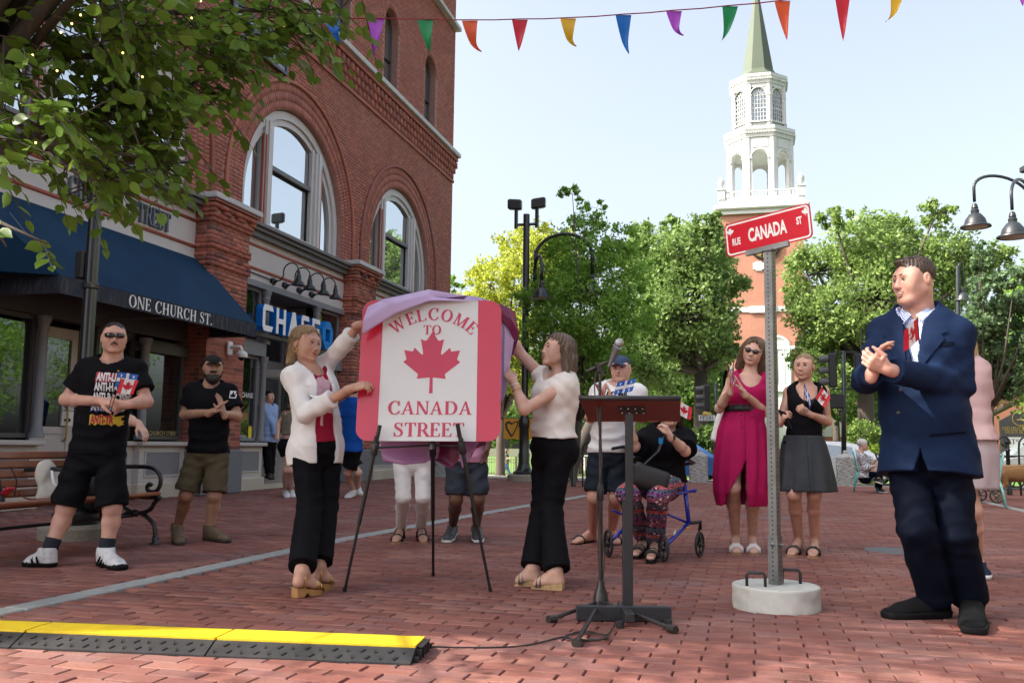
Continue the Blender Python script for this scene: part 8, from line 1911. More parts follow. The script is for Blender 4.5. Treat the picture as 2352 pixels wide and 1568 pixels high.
gb=gnd(1434,1429); q=MB(); q.bbox(gb+F3(0,.03,.042),(.49,.05,.075),None,.004); q.bbox(gb+F3(.01,.02,.05),(.05,.34,.045),None,.004); q.lathe(gnd(1424,1440),[(.02,0),(.02,.03)],10); q.lathe(gnd(1535,1436),[(.02,0),(.02,.03)],10); q.obj('base',M_steel,le)
q=MB(); q.bbox((at(1440,1400,YL)+at(1443,1145,YL))/2,(.052,.052,np.linalg.norm(at(1440,1400,YL)-at(1443,1145,YL))),None,.003); q.bbox((at(1443,1150,YL)+at(1447,950,YL))/2,(.04,.04,np.linalg.norm(at(1443,1150,YL)-at(1447,950,YL))),None,.003); q.obj('post',M_steel,le)
D=[at(1331,918,YL-.02),at(1562,920,YL-.02),at(1563,968,YL+.36),at(1352,968,YL+.36)]; nn=nrm(np.cross(D[1]-D[0],D[3]-D[0])); nn=nn if nn[2]>0 else -nn
MB().hexa(D+[v+nn*.022 for v in D]).obj('desk_top',M_ltop,le); ux,uy=nrm(D[1]-D[0]),nrm(D[3]-D[0]); MB().tube([D[0]+nn*.012-ux*.004,D[1]+nn*.012+ux*.004],.014,8).obj('edge_strip',M_steel,le,True)
c=D[0]*.5+D[1]*.5+uy*.17; q=MB(); q.box(c-nn*.003,(.15,.12,.006),np.array([ux,uy,nn])); q.obj('mounting_plate',M_steel,le); q=MB(); [q.lathe(c-nn*.006+ux*x+uy*y,[(.006,0),(.005,-.003),(.001,-.004)],8,nn)for x in (-.06,-.02,.02,.06)for y in (-.04,.04)]; q.obj('screws',M_chrome,le)['kind']='stuff'
q=MB(); [q.box(D[3]*(1-t)+D[2]*t-uy*.012-nn*.002,(l,.012,.004),np.array([ux,uy,nn]))for t,l in ((.70,.06),(.87,.045))]; q.obj('label_tape',mat('tape',(.45,.22,.12),.6,.1,20),le)
# --------- street name sign on its concrete foot
M_galv=mat('galvanised_steel',(.21,.22,.23),.42,.25,18,metal=.85,dirt=.3,dirtcol=(.2,.2,.2),dscale=9); M_sred=mat('sign_red',(.56,.003,.022),.35,.03,4,spec=.25); M_conc2=mat('cast_concrete',(.50,.50,.46),.9,.16,12,.35,90,dirt=.3,dirtcol=(.28,.28,.25),dscale=6)
sc=gnd(1783,1394); ss=thing('street_sign','red street name sign on perforated steel post set in round concrete base','street sign',sc)
S=SDF(); S.econe(sc+UP*-.01,sc+UP*.128,(.246,.246),(.243,.243),F3(1,0,0),F3(0,1,0),0,2,True,True); S.disp(wr(.003,60,60,90,1.1)); V_,F_=S.mesh(.010); np_mesh('concrete_base',V_,F_,M_conc2,ss,True)
zt_=at(1766,575,sc[1])[2]; q=MB(); pa=np.array([nrm(F3(.72,-.69,0)),nrm(F3(.69,.72,0)),UP]); lean=(at(1766,575,sc[1])-at(1780,1365,sc[1]))*[1,0,0]*.55; lean[2]=zt_-.13
def lp_(t):return sc+UP*.13+np.array([lean[0]*t,0,(zt_-.13)*t])
h_=.0252; ring=lambda c,r:[c+pa[0]*a*r+pa[1]*b*r for a,b in ((-1,-1),(1,-1),(1,1),(-1,1))]
q.loft([ring(lp_(0),h_),ring(lp_(1),h_)]); q.obj('post',M_galv,ss); q=MB(); q.loft([ring(lp_(-.01),h_+.005),ring(lp_(.14),h_+.005)]); q.obj('sleeve',M_galv,ss)
q=MB(); nh=int((zt_-.13)/.0254)
for k in range(1,nh):
 for fx in (-pa[1],pa[0]):
  r_=h_+(.0055 if k/nh<.14 else .0005); q.lathe(lp_(k/nh)+fx*(r_-.002),[(.0052,0),(.0052,.0022)],8,fx)
q.obj('post_holes',M_black,ss)['kind']='stuff'
q=MB(); [q.lathe(lp_(.115)+f*.03,[(.011,0),(.011,.008),(.006,.01),(.006,.03)],8,f)for f in (-pa[1],pa[0])]; q.obj('bolts',M_galv,ss)
for sg,(cx,cy)in ((-1,(1737,1366)),(1,(1818,1356))):
 Yh=sc[1]-.09 if sg<0 else sc[1]+.06; c=at(cx,cy,Yh); c[2]=.128; u=nrm(F3(.95,-.22,0)); MB().tube([c-u*.05,c-u*.05+UP*.06,c-u*.04+UP*.075,c+u*.04+UP*.075,c+u*.05+UP*.06,c+u*.05],.012,8,flat=.75).obj('handle',M_steel,ss,True)
L_,R__=(at(1665,512,sc[1]+.18)+at(1668,598,sc[1]+.18))/2,(at(1862,460,sc[1]-.2)+at(1866,550,sc[1]-.2))/2
su=nrm(R__-L_); sup=nrm(UP-su*su[2]); sw2=np.linalg.norm(R__-L_)/2; sh2=.105; swd=np.cross(su,UP); swd=swd if swd[1]<0 else -swd; so=(L_+R__)/2
def rr_(w_,h,r):return [(cx+r*math.cos(R(a0+k*15)),cy+r*math.sin(R(a0+k*15)))for cx,cy,a0 in ((w_-r,h-r,0),(-w_+r,h-r,90),(-w_+r,-h+r,180),(w_-r,-h+r,270))for k in range(7)]
q=MB(); flat_poly(q,rr_(sw2,sh2,.03),so,su,sup,swd,1,.002,-.002); pl=q.obj('plate',M_sred,ss)
q=MB(); A_,B_=rr_(sw2-.008,sh2-.008,.026),rr_(sw2-.018,sh2-.018,.018); n_=len(A_); q.add([so+su*x+sup*y+swd*.0026 for x,y in A_+B_],[(i,(i+1)%n_,n_+(i+1)%n_,n_+i)for i in range(n_)]); q.obj('white_border',M_white,pl)
for tx,x,y,sz,xs in (('CANADA',.0,-.004,.112,.52),('RUE',-.205,-.02,.06,.52),('ST',.205,.012,.06,.52)):q=MB(); sans_text(q,tx,so+su*x+sup*y+swd*.0026,su,sup,swd,sz,sz*.035,.0004,xs); q.obj('plate_letters',M_white,pl)
for x,y in ((-.245,.050),(.245,.058)):q=MB(); flat_poly(q,LEAF,so+su*x+UP*y,su,sup,swd,.040,.0032,.0026); q.obj('maple_leaf',M_white,pl)
q=MB(); q.bbox(so-UP*(sh2+.001),(.28,.02,.036),np.array([su,swd,UP]),.003); q.bbox(lp_(1)+UP*.0,(.07,.07,.02),pa,.004); q.obj('bracket',M_galv,ss)
# --------- cable ramp
M_ry=mat('ramp_yellow',(.70,.50,.01),.55,.12,4,.6,150,dirt=.3,dirtcol=(.42,.30,.03),dscale=5); M_rk=mat('ramp_black',(.016,.016,.018),.55,.25,10,.2,90,dirt=.35,dirtcol=(.07,.065,.06),dscale=7)
e0,e1=gnd(944,1528),gnd(470,1508); ru=nrm(e0-e1); rl=np.linalg.norm(e0-e1); rv=np.array([-ru[1],ru[0],0]); prof=[(0,0),(0,.008),(.13,.052),(.27,.052),(.38,.010),(.38,0)]
for k in range(4):
 o=e0-ru*rl*(k+1); t=thing('cable_ramp',['yellow lidded cable ramp end piece nearest the microphone stand','second yellow cable ramp length from the microphone stand','third cable ramp length, cut by the picture edge','last cable ramp length beyond the picture edge'][k],'cable ramp',o,'cable ramp lengths across the mall')
 g_=.004; P=lambda x,y,z:o+ru*x+rv*y+UP*z
 q=MB(); q.loft([[P(x,y,z)for y,z in [(0,.0),(0,.008),(.095,.050),(.295,.050),(.38,.010),(.38,0)]]for x in (g_,rl-g_)]); base=q.obj('ramp_body',M_rk,t)
 q=MB(); q.box(P(rl/2,.193,.054),(rl-.012,.188,.010),np.array([ru,rv,UP])); q.obj('lid',M_ry,t)
 q=MB()
 for i in range(int(rl/.06)):
  for j in range(2):
   cx,cy=.03+i*.06+.03*(j%2),.028+j*.040; a=.9 if (i+j)%2 else -.9; nz=np.array([0,-.32,.95])
   for m in (-1,0,1):c=P(cx+m*.008*math.cos(a+1.57),cy+m*.008*math.sin(a+1.57),.0085+cy*.442); uu=ru*math.cos(a)+(rv+UP*.442)*math.sin(a); vv=nrm(np.cross(nrm(ru*.0+rv*-.40+UP*.916),uu)); q.box(c+UP*.0005,(.026,.004,.004),np.array([nrm(uu),vv,nrm(np.cross(uu,vv))]))
 q.obj('tread',M_rk,base)['kind']='stuff'
 for i in range(5):q=MB(); q.box(P(rl*(i+.5)/5,.298,.053),(rl/5-.03,.02,.008),np.array([ru,rv,UP])); q.obj('hinge',M_rk,t)
 if k==0:
  q=MB()
  for j in range(6):q.box(P(rl+.004,.06+j*.052,.021 if 0<j<5 else .012),(.03,.012,.042 if 0<j<5 else .022),np.array([ru,rv,UP]))
  q.box(P(rl+.006,.2,.049),(.03,.16,.005),np.array([ru,rv,UP])); q.obj('end_ribs',M_rk,t)
# --------- bench and things on it
M_slat=mat('bench_wood',(.27,.095,.042),.4,.3,5,.1,60,stretch=(1,1,1),island=.15,coat=.15)
b1_=gnd(356,1250); fr=at(369,1137,b1_[1]); fl__=at(26,1158,6.55); bd=nrm((fl__-fr)*[1,1,0]); bn_=np.array([-bd[1],bd[0],0]); bn_=bn_ if bn_[0]>0 else -bn_
be=thing('bench','wooden slatted park bench with black scrolled iron arms','bench',b1_); Lb=2.0; o=np.array([fr[0],fr[1],0])
Bp=lambda x,y,z:o+bd*x-bn_*y+UP*z
BA=lambda tilt:np.array([bd,nrm(-bn_*math.cos(tilt)+UP*math.sin(tilt)),nrm(bn_*math.sin(tilt)+UP*math.cos(tilt))])
for k in range(5):MB().bbox(Bp(Lb/2-.02,.045+k*.092,.432-.012*k+(.006 if k==0 else 0)),(Lb,.080,.034),BA(-.08),.010).obj('slat',M_slat,be)
for k in range(5):MB().bbox(Bp(Lb/2-.02,.475+k*.024,.48+k*.073),(Lb,.062,.03),BA(R(72)),.010).obj('slat',M_slat,be)
for x in (.0,1.0,1.96):
 q=MB(); A_=lambda y,z:Bp(x,y,z)
 if x!=1.0:
  q.tube(smooth_path([A_(.03,0.02),A_(.035,.10),A_(.06,.18),A_(.16,.25),A_(.26,.27),A_(.36,.25),A_(.50,.16),A_(.56,.02)],4),.021,7); q.tube(smooth_path([A_(.0,.41),A_(.06,.36),A_(.10,.30),A_(.2,.26)],4),.020,7); q.tube(smooth_path([A_(.45,.42),A_(.40,.33),A_(.30,.27)],4),.020,7); q.sphere(A_(.25,.265),.035,8,6)
  for yy in (.03,.56):q.lathe(A_(yy,0),[(.05,0),(.05,.012),(.025,.02),(.03,.05),(.022,.08)],10)
  q.tube(smooth_path([A_(.0,.405),A_(.25,.40),A_(.46,.39),A_(.52,.58),A_(.59,.80)],4),.018,6)
 q.tube(smooth_path([A_(.50,.66),A_(.30,.67),A_(.10,.66),A_(.02,.60),A_(.01,.52),A_(.05,.46),A_(.12,.455),A_(.145,.49),A_(.125,.52),A_(.10,.51)],5),.019,7); q.obj('arm_frame' if x!=1.0 else 'middle_arm',M_post,be,True)
MB().tube([Bp(.0,.28,.24),Bp(1.96,.28,.24)],.014,6).obj('stretcher',M_post,be)
tb_c=thing('tote_bag','cream canvas tote bag slumped on the bench seat','bag',Bp(1.18,.24,.44)); S=SDF(); S.econe(Bp(.98,.22,.47),Bp(1.02,.30,.72),(.18,.075),(.06,.02),bd,bn_,.02,2.2); S.econe(Bp(.90,.2,.47),Bp(.88,.27,.62),(.10,.06),(.05,.02),bd,bn_,.05,2.2); S.disp(wr(.016,22,22,20,4)); S.disp(folds(Bp(1.0,.15,.6),bd+UP,.2,40,.010)); V_,F_=S.mesh(.010); np_mesh('bag',V_,F_,mat('natural_canvas',(.58,.53,.45),.85,.1,12,.2,300),tb_c,True); MB().tube(smooth_path([Bp(1.04,.2,.66),Bp(1.08,.13,.56),Bp(1.02,.11,.54),Bp(.96,.16,.60)],4),.010,5,flat=.35).obj('strap',M_white,tb_c)
bk_=thing('backpack','black bag with red panel at the left end of bench','bag',Bp(1.62,.24,.44)); S=SDF(); S.econe(Bp(1.66,.22,.46),Bp(1.64,.30,.74),(.17,.10),(.15,.06),bd,bn_,.02,3); S.disp(wr(.008,26,26,30,2)); V_,F_=S.mesh(.010); np_mesh('bag',V_,F_,M_black,bk_,True); MB().tube(smooth_path([Bp(1.48,.16,.70),Bp(1.44,.13,.60),Bp(1.46,.12,.48)],4),.014,5,flat=.3).obj('strap',M_black,bk_); MB().bbox(Bp(1.52,.13,.52),(.08,.02,.10),BA(.9),.006).obj('red_panel',M_bred,bk_)
st_=thing('leather_strap','dark red leather strap lying along the bench seat','strap',Bp(1.3,.1,.45)); MB().tube(smooth_path([Bp(1.42,.12,.50),Bp(1.36,.08,.46),Bp(1.2,.06,.455),Bp(1.02,.07,.458)],4),.015,6,flat=.4).obj('band',mat('oxblood_leather',(.18,.02,.018),.4,.15,20),st_,True)
# --------- rollator
M_rblue=mat('rollator_blue',(.012,.03,.36),.25,.05,6,coat=.5); M_rub=mat('grey_tyre',(.03,.03,.032),.8,.1,20)
ro=thing('rollator','blue framed rollator walker with black wheels under the seated woman','walker',gnd(1524,1291))
def wheel(par,c,ax,r,wd=.035,nsp=5,hubm=None,name='wheel',rim=.74):
 ax=nrm(ax); u=nrm(np.cross(ax,UP)); v=np.cross(ax,u); hubm=hubm or M_black
 q=MB(); q.tube([c+(u*math.cos(a)+v*math.sin(a))*r*.9 for a in np.linspace(0,2*math.pi,25)],r*.11,8,cap=False); w_=q.obj(name,M_rub,par,True)
 q=MB(); q.lathe(c-ax*wd/2,[(r*.22,0),(r*.22,wd)],10,ax)
 for k in range(nsp):a=2*math.pi*k/nsp+.3; d=u*math.cos(a)+v*math.sin(a); q.tube([c+d*r*.15,c+d*r*.84],r*.085,6)
 q.tube([c+(u*math.cos(a)+v*math.sin(a))*r*.8 for a in np.linspace(0,2*math.pi,25)],r*.05,6,cap=False); q.obj('rim',hubm,w_,True); return w_
yA,yB,yC=gnd(1524,1291)[1],gnd(1397,1280)[1],gnd(1607,1279)[1]
wA,wB,wC=at(1524,1258,yA),at(1397,1247,yB),at(1607,1249,yC); wD=wB+(wC-wA)
wheel(ro,wA,F(.93,.2,0),wA[2]-.003); wheel(ro,wB,F(.93,.2,0),wB[2]-.003); wheel(ro,wC,F(.9,-.55,0),wC[2]-.003); wheel(ro,wD,F(.9,-.55,0),wD[2]-.003)
jA=at(1582,1200,yC-.05)
for w0,jo,sx in ((wA,F(0,0,0),0),(wB,wB-wA,1)):
 q=MB(); q.tube([w0+F(0,.01,.0),jA+jo],.016,8); q.tube([jA+jo,at(1572,1112,yC)+jo],.018,8); q.tube([at(1530,1179,yA+.15)+jo,jA+jo-UP*.005],.010,6); q.obj('frame',M_rblue,ro,True)
 q=MB(); q.tube([at(1572,1112,yC)+jo,at(1562,1037,yC)+jo],.014,8); q.tube(smooth_path([at(1562,1045,yC)+jo,at(1560,1031,yC)+jo,at(1553,1028,yC-.03)+jo,at(1528,1033,yC-.12)+jo],4),.014,8); q.tube([jA+jo,at(1609,1198,yC)+jo,at(1608,1215,yC)+jo],.016,8); q.tube([at(1606,1210,yC+.02)+jo,wC+F(.0,.03,0)+jo],.010,6); q.obj('handle',M_black,ro,True)
q=MB(); q.tube([at(1534,1138,yA+.25),at(1596,1126,yC)],.012,6); q.tube([at(1534,1138,yA+.25),at(1534,1138,yA+.25)+(wB-wA)],.012,6); q.sphere(at(1596,1126,yC),.018,8,6); q.obj('crossbar',M_rblue,ro,True)
MB().bbox(at(1500,1120,7.55),(.42,.22,.03),None,.01).obj('seat',M_black,ro); MB().tube(smooth_path([at(1562,1050,yC),at(1588,1064,yC+.3),at(1480,1070,yC+.34),at(1458,1050,yB+.3)],5),.03,6,flat=.3).obj('backrest',M_black,ro,True)
MB().bbox(at(1577,1212,yC-.1),(.05,.02,.02),None,.004).obj('orange_reflector',M_ban,ro); MB().box(at(1549,1222,yA+.12)+TOWARD*.018,(.045,.003,.03),np.array([nrm(jA-wA),F(0,1,0),UP])).obj('label_plate',M_white,ro)
# --------- granite bollards
for k,(px,py,lb)in enumerate(((1605,1110,'rough granite bollard in front of the blue car'),(1944,1111,'rough granite bollard in front of the white car'))):
 c=at(px,py,23.7); c[2]=0; b=thing('granite_bollard',lb,'bollard',c,'granite bollards along the crossing'); S=SDF(); S.econe(c-UP*.05,c+UP*.70,(.23,.23),(.225,.225),FN,FD,0,9,False,True); S.econe(c+UP*.69,c+UP*.80,(.22,.22),(.06,.06),FN,FD,.01,5,True); S.disp(lambda P:.014*np.sin(P[...,0]*31+3*np.sin(P[...,2]*23))*np.sin(P[...,2]*37+P[...,1]*29)+.006*np.sin(P[...,2]*83+P[...,0]*71)); V_,F_=S.mesh(.018); np_mesh('stone',V_,F_,M_granite,b,True)
# --------- cars on the cross street
def car(label,xr,xf,Y,col,h=1.5,van=0):
 A,B_=at(xr,1100,Y),at(xf,1100,Y); sg=1 if xf>xr else -1; L=abs(B_[0]-A[0])/.967; d=FN*sg; z0=gat(A[0],A[1]); c=thing('parked_car',label,'car',(A[0],A[1],z0),'cars on the cross street'); O=np.array([A[0],A[1],z0]); sd=np.cross(UP,d)
 P=lambda x,y,z:O+d*x*L+sd*y+UP*z; M_=mat('car_paint_%d'%xr,col,.25,.03,2,coat=.6,metal=.3); M_g=M_dkglass; w_=.86
 low=[(0,.35),(.0,.55),(.015,.8*h/1.5),(.06,.92*h/1.5),(.3,.95*h/1.5),(.70,.93*h/1.5),(.86,.80*h/1.5),(.97,.66),(1,.5),(.995,.3),(.9,.22),(.1,.22)]
 q=MB(); rings=[]
 for y,ins in ((-w_,.05),(-w_+.06,0),(w_-.06,0),(w_,.05)):rings.append([P(.5+(x-.5)*(1-ins*.15),y,.58+(z-.58)*(1-ins))for x,z in low])
 q.loft(rings); q.obj('body',M_,c,50)
 top=[(.05,.9),(.10,1.25),(.16,1.43),(.30,1.5),(.50,1.48),(.60,1.38),(.78,.9)]if not van else [(.02,.9),(.04,1.4),(.08,1.5),(.4,1.52),(.62,1.48),(.70,1.3),(.82,.9)]
 q=MB(); q.loft([[P(x,y*(1-.22*max(0,(z-.9)/.6)),z*h/1.5)for x,z in top]for y in (-.8,.8)]); q.obj('roof',M_,c,50)
 for y in (-1,1):
  for a,b in (((.15,.33)if not van else (.09,.33)),(.36,.55),(.57,.70)):
   zt1=lambda x:min(1.38,1.38 if x<.52 else 1.38-(x-.52)*2.6); g=MB(); yy=lambda z:y*(.812-.22*.8*(z-.9)/.6); pts=[(a,.95),(b,.95),(b-(.0 if b<.6 else .0),zt1(b)),(a+(.02 if a<.2 else 0),zt1(a))]
   g.add([P(x,yy(z),z*h/1.5)for x,z in pts],[(0,1,2,3)]); g.obj('side_window',M_g,c)
 g=MB(); g.add([P(.775,-.70,.93*h/1.5)+d*.012,P(.775,.70,.93*h/1.5)+d*.012,P(.607,.58,1.36*h/1.5)+d*.012,P(.607,-.58,1.36*h/1.5)+d*.012],[(0,1,2,3)]); g.obj('windscreen',M_g,c)
 for x in (.19,.80):
  for y in (-.80,.80):wheel(c,P(x,y,.32),sd,.32,.2,7,M_galv,'wheel')
 for y in (-1,1):MB().bbox(P(.66,y*.95,.98*h/1.5),(.10,.16,.12),np.array([d,sd,UP]),.03).obj('wing_mirror',M_,c); MB().sphere(P(.95,y*.62,.68),(.14,.14,.07),8,6,np.array([d,sd,UP])).obj('headlight',M_dkglass,c,True); MB().bbox(P(.01,y*.7,.85*h/1.5),(.06,.22,.22),np.array([d,sd,UP]),.02).obj('tail_light',M_bred,c)
 for x in (.34,.56):MB().box(P(x,-w_-.001,.6),(.012,.004,.6),np.array([d,sd,UP])).obj('door_line',M_black,c)if 0 else None
 for x in (.30,.50):MB().bbox(P(x,-w_*sg*1.0-.01*sg,.82),(.16,.03,.03),np.array([d,sd,UP]),.008).obj('door_handle',M_,c)
 return c
car('blue hatchback parked behind the rollator and granite bollard',1448,1692,35.5,(.03,.12,.34)); car('white hatchback driving past behind the grey skirt',1792,2062,33.0,(.62,.63,.64)); car('silver van at the right edge behind the iron scrollwork',2610,2292,31.0,(.34,.36,.38),1.85,1)
# --------- traffic signals
def signal(label,px,py,Y,heads,ypole,blade=None,ped=None):
 b=at(px,1100,Y); b[2]=gat(b[0],b[1]); t=thing('traffic_signal',label,'traffic light',b); tp_=at(px,ypole,Y); MB().tube([b,tp_],[.075,.05],10).obj('pole',M_post,t,True)
 for hx,hy0,hy1,face in heads:
  c0,c1=at(hx,hy0,Y),at(hx,hy1,Y); hgt=c0[2]-c1[2]; d=FN*face; q=MB(); q.bbox((c0+c1)/2,(.22,.28,hgt),np.array([d,FD,UP]),.03); hd=q.obj('signal_head',M_black,t)
  for k in range(3):cc=c0-UP*hgt*(k+.5)/3+d*.11; q=MB(); q.loft([[cc+FD*math.cos(a)*.12+UP*(math.sin(a)*.12)for a in np.linspace(-.6,math.pi+.6,12)],[cc+d*.26+FD*math.cos(a)*.12+UP*(math.sin(a)*.12-.03)for a in np.linspace(-.6,math.pi+.6,12)]],False,False); o=q.obj('visor',M_greyv,hd,True)
  q=MB(); [q.tube([z+d*.0,np.array([tp_[0],tp_[1],z[2]])],.022,6)for z in (c0+UP*.04,c1-UP*.04)]; q.obj('arm',M_post,t)
 if blade:tx,x0,x1,y0,y1=blade; c=(at(x0,y0,Y)+at(x1,y1,Y))/2; w_,h=abs(at(x1,y0,Y)[0]-at(x0,y0,Y)[0]),abs(at(x0,y0,Y)[2]-at(x0,y1,Y)[2]); bl=MB().bbox(c,(w_,.02,h),np.array([FN,FD,UP]),.004).obj('street_plate',M_white,t); q=MB(); serif_text(q,tx,c-UP*h*.34+TF*.011,FN,UP,TF,h*.68,.004,.85); q.obj('plate_letters',M_black,bl); MB().sphere(c+UP*h*.75,(.16,.02,.09),10,6).obj('crest',M_gold,bl)
 if ped:c=at(ped[0],ped[1],Y); MB().bbox(c,(.42,.2,.40),np.array([FN,FD,UP]),.03).obj('pedestrian_head',M_black,t)
 return t
M_greyv=mat('signal_visor',(.07,.07,.07),.6,.1,5)
signal('traffic signal with white PEARL street plate left of magenta dress',1644,1100,30,[(1624,884,942,-1)],880,('PEARL',1605,1643,953,966),(1655,945)); signal('traffic signal pole with two heads between tank top and suit',1938,1100,25,[(1912,812,890,-1),(1972,812,890,1)],806,None,(1918,921))
q=at(1978,806,25); sgp=bpy.data.objects['traffic_signal.001']; MB().tube([q,at(1978,753,25)],.025,6).obj('conduit',M_post,sgp)
# --------- teal chairs, stroller, dog, table
M_teal=mat('teal_enamel',(.02,.36,.36),.4,.12,12,dirt=.25,dirtcol=(.3,.3,.28),dscale=9); M_mint=mat('mint_enamel',(.28,.62,.60),.4,.12,12,dirt=.25,dirtcol=(.12,.10,.08),dscale=9)
def cafe_chair(label,c,yaw,m):
 t=thing('metal_chair',label,'chair',c,'enamelled cafe chairs'); f=F(math.sin(R(yaw)),-math.cos(R(yaw)),0); l=np.cross(UP,f); P=lambda x,y,z:c+l*x+f*y+UP*z
 MB().bbox(P(0,0,.45),(.36,.36,.03),np.array([l,f,UP]),.012).obj('seat',m,t)
 for sx in (-1,1):
  for sy in (-1,1):MB().tube([P(sx*.15,sy*.15,.44),P(sx*.19,sy*.20,.25),P(sx*.22,sy*.24,0)],[.03,.024,.018],6,flat=.6).obj('leg',m,t,True)
 MB().tube(smooth_path([P(-.17,-.16,.45),P(-.18,-.20,.68),P(-.15,-.23,.83),P(0,-.24,.86),P(.15,-.23,.83),P(.18,-.20,.68),P(.17,-.16,.45)],4),.014,6).obj('back_frame',m,t,True); MB().box(P(0,-.205,.65),(.11,.012,.40),np.array([l,nrm(f+UP*.15),nrm(UP-f*.15)])).obj('back_splat',m,t); return t
cafe_chair('teal metal chair under the grey haired seated woman',gnd(1989,1129),70,M_teal); cafe_chair('worn mint metal chair standing empty near the dog',gnd(2272,1164),-115,M_mint)
so_=gnd(2262,1158)+F(.1,.7,0); sr=thing('stroller','black baby stroller with teal hood behind the mint chair','stroller',so_); S=SDF(); S.ell(so_+UP*.62,(.26,.30,.2)); S.cone(so_+UP*.5+F(-.1,-.1,0),so_+UP*.35+F(.25,-.2,0),.14,.1); V_,F_=S.mesh(.02); np_mesh('seat_shell',V_,F_,M_black,sr,True)
S=SDF(); S.ell(so_+UP*.86,(.30,.30,.26)); S.cut(so_+UP*.84,F(.5,-.2,-1)); S.disp(lambda P:.012*np.sin(P[...,2]*60)); V_,F_=S.mesh(.018); np_mesh('hood',V_,F_,mat('teal_hood',(.005,.08,.10),.8,.1,9),sr,True)
for dx,dy,r in ((-.22,-.28,.13),(.30,-.34,.12),(-.22,.28,.13),(.30,.22,.12)):wheel(sr,so_+F(dx,dy,r+.003),F(.15,1,0),r,.04,6,M_galv)
q=MB(); [q.tube([so_+F(-.22,dy,.13),so_+F(.05,dy*.8,.5),so_+F(-.38,dy*.6,1.0)],.014,6)for dy in (-.28,.28)]; [q.tube([so_+F(.30,dy,.12),so_+F(.0,dy*.8,.5)],.014,6)for dy in (-.3,.24)]; q.obj('frame',M_galv,sr)
dg=gnd(2335,1150)+F(.12,.35,0); S=SDF(); dp=lambda x,y,z:dg+F(x,y,z)
S.econe(dp(-.20,0,.50),dp(.35,.03,.49),(.12,.14),(.13,.17),F(0,1,0),UP,.05); S.econe(dp(.35,.03,.49),dp(.62,.05,.56),(.13,.17),(.09,.11),F(0,1,0),UP,.05); S.cone(dp(.62,.05,.58),dp(.80,.07,.76),.085,.07,.04); S.ell(dp(.86,.07,.80),(.09,.075,.08)); S.cone(dp(.90,.07,.78),dp(1.03,.08,.75),.05,.035)
for y in (-.08,.08):S.cone(dp(-.24,y,.48),dp(-.16,y,.30),.095,.055,.05); S.cone(dp(-.16,y,.30),dp(-.29,y,.17),.045,.028,.02); S.cone(dp(-.29,y,.17),dp(-.26,y,.02),.027,.024,.02); S.cone(dp(-.27,y,.024),dp(-.19,y,.02),.024,.022,.02); S.cone(dp(.50,y,.45),dp(.50,y,.24),.055,.035,.04); S.cone(dp(.50,y,.24),dp(.50,y,.02),.03,.024,.02); S.cone(dp(.50,y,.022),dp(.57,y,.02),.024,.022,.02); S.cone(dp(.84,.07+y*.7,.86),dp(.80,.07+y*1.1,.80),.03,.018)
S.cone(dp(-.30,0,.52),dp(-.42,.02,.40),.03,.022,.03); S.cone(dp(-.42,.02,.40),dp(-.46,.02,.22),.022,.010,.02); S.cut(dg+UP*.0,-UP); dt=thing('dog','tan short haired dog standing at the right edge by the mint chair','dog',dg); V_,F_=S.mesh(.014); np_mesh('body',V_,F_,mat('tan_fur',(.32,.17,.07),.8,.2,8,.3,200),dt,True); MB().tube([dp(.66,.05+.105*math.cos(a),.62+.10*math.sin(a))for a in np.linspace(0,6.29,13)],.010,5).obj('collar',M_bred,dt); MB().tube([dp(.66,-.05,.68),at(2180,1085,13.5)],.004,4).obj('leash',M_greypost,dt)
# --------- railings, park fence, church notice board, ground covers
def scroll_rail(label,px,Y,n,hgt=.95):
 c=at(px,1100,Y); c[2]=gat(c[0],c[1]); t=thing('iron_railing',label,'railing',c)
 for k in range(n):
  o=c+FN*k*.42; MB().tube(smooth_path([o,o+UP*hgt*.8,o+UP*hgt+FN*.05,o+UP*(hgt+.05)+FN*.18,o+UP*(hgt-.07)+FN*.26,o+UP*(hgt-.15)+FN*.16,o+UP*(hgt-.08)+FN*.09],4),.02,6).obj('hoop',M_post,t,True); MB().lathe(o+FN*.21,[(.055,0),(.055,.1),(.04,.14),(.04,hgt*.78),(.06,hgt*.8),(.03,hgt*.86),(.055,hgt*.95),(.001,hgt*1.0)],10).obj('post',M_post,t,40)
 q=MB(); [q.tube([c+UP*z,c+UP*z+FN*.42*n],.014,6)for z in (.12,hgt*.7)]; q.obj('rail',M_post,t)
scroll_rail('black scroll topped railing behind the ivory blouse and lectern',1296,20.5,4); scroll_rail('black scroll topped railing beside the silver van at right',2292,19.0,4,1.15)
fs,fe=at(1030,1090,51.5),at(1500,1090,51.5); pf=thing('park_fence','brown iron picket fence along the park lawn','fence',(fs[0],fs[1],gat(fs[0],fs[1]))); M_fence=mat('rusty_iron',(.085,.06,.045),.7,.2,9); n_=84; L_=FN; pk=None
fb_=np.array([fs[0],fs[1],gat(fs[0],fs[1])+.02])
for k in range(n_):
 if k%14==0:MB().bbox(fb_+L_*k*.14+UP*.52,(.12,.12,1.08),np.array([FN,FD,UP]),.01).obj('post',M_fence,pf); continue
 if pk is None:pk=MB().tube([fb_+L_*k*.14,fb_+L_*k*.14+UP*.96],.012,5).obj('picket',M_fence,pf); k0=k
 else:o=pk.copy(); COL.objects.link(o); o.location=tuple(L_*(k-k0)*.14)
for z in (.10,.70,.86):MB().box(fb_+L_*n_*.07+UP*z,(n_*.14,.03,.03),np.array([FN,FD,UP])).obj('rail',M_fence,pf)
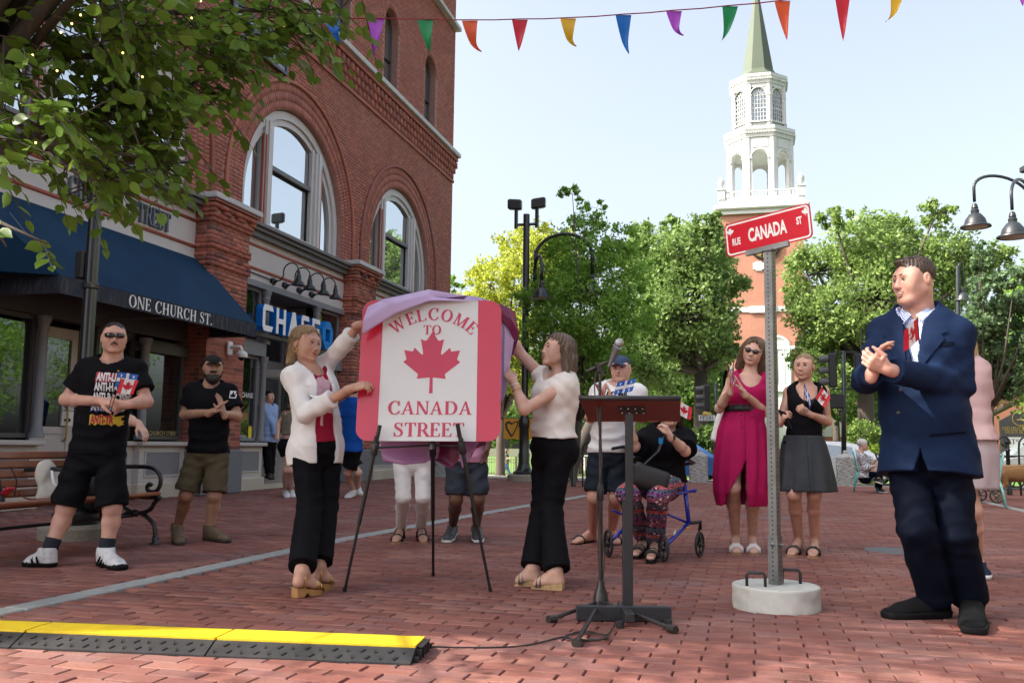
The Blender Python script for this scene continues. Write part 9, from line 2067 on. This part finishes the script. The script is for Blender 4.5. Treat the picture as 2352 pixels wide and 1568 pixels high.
cb_=at(2330,1000,38.0); c=np.array([cb_[0],cb_[1],0]); zz=lambda y:at(2330,y,38.0)[2]; cs=thing('notice_board','grey gabled church notice board with gold lettering','sign',c+UP*gat(c[0],c[1])); xa=(2302-2345)*38/FPX; P=lambda x,z,d=0:np.array([*at(2345,1000,38.0)[:2],0])+FN*x+UP*z+TF*d
q=MB(); q.prism([(xa,zz(1078)),(-xa,zz(1078)),(-xa,zz(966)),(0,zz(941)),(xa,zz(966))],P(0,0),FN,UP,TF,-.1,.1); q.obj('board',mat('board_grey',(.075,.078,.08),.6,.08,4),cs)
q=MB(); q.tube([P(.32*math.cos(a),zz(961)+.30*math.sin(a),.11)for a in np.linspace(0,6.29,21)],.02,5); q.tube([P(-.15,zz(963),.11),P(.15,zz(963),.11)],.02,5); q.tube([P(0,zz(963),.11),P(0,zz(957),.11)],.025,5); q.obj('chalice_emblem',M_gold,cs)
for tx,y,sz in (('FIRST',981,.12),('UNITARIAN UNIVERSALIST',988,.15),('SOCIETY OF BURLINGTON',995.5,.14)):q=MB(); serif_text(q,tx,P(.1,zz(y),.101),FN,UP,TF,sz,.01,.62); q.obj('gold_letters',M_gold,cs)
q=MB(); q.box(P(0,zz(1014),.105),(-2*xa-.5,.38,.02),np.array([FN,UP,TF])); wb_=q.obj('letter_panel',M_white,cs); q=MB(); serif_text(q,'LETS KEEP',P(-.05,zz(1019),.117),FN,UP,TF,.20,.004,.9); q.obj('panel_letters',M_black,wb_)
for sx in (-1,1):q=MB(); q.tube([P(sx*xa*.8,gat(c[0],c[1])-.1),P(sx*xa*.8,zz(1070))],.08,8); q.obj('post',M_greypost,cs)
mh=tag(MB().lathe(gnd(2066,1266,-.004),[(.30,0),(.30,.007),(.26,.008),(.25,.005),(.02,.005)],28).obj('manhole_cover',mat('cast_iron',(.12,.125,.13),.6,.2,20,metal=.4)),'round iron manhole cover set in the bricks behind the suited man','manhole cover')
c=(gnd(1728,1189)+gnd(1815,1189))/2; tag(MB().bbox(c+UP*.001,(.80,.16,.01),np.array([FN,FD,UP]),.003).obj('drain_cover',bpy.data.materials['cast_iron']),'flat grey drain cover between the two women behind the sign post','drain cover')
c=at(1032,1092,26.0); c[2]=gat(c[0],c[1]); mk_=thing('stone_marker','carved granite marker behind the slate shorts','marker',c); S=SDF(); S.econe(c,c+UP*.85,(.42,.16),(.38,.14),FN,FD,0,6,False,False); S.disp(wr(.012,30,30,40,2)); V_,F_=S.mesh(.025); np_mesh('stone',V_,F_,M_granite,mk_,True)
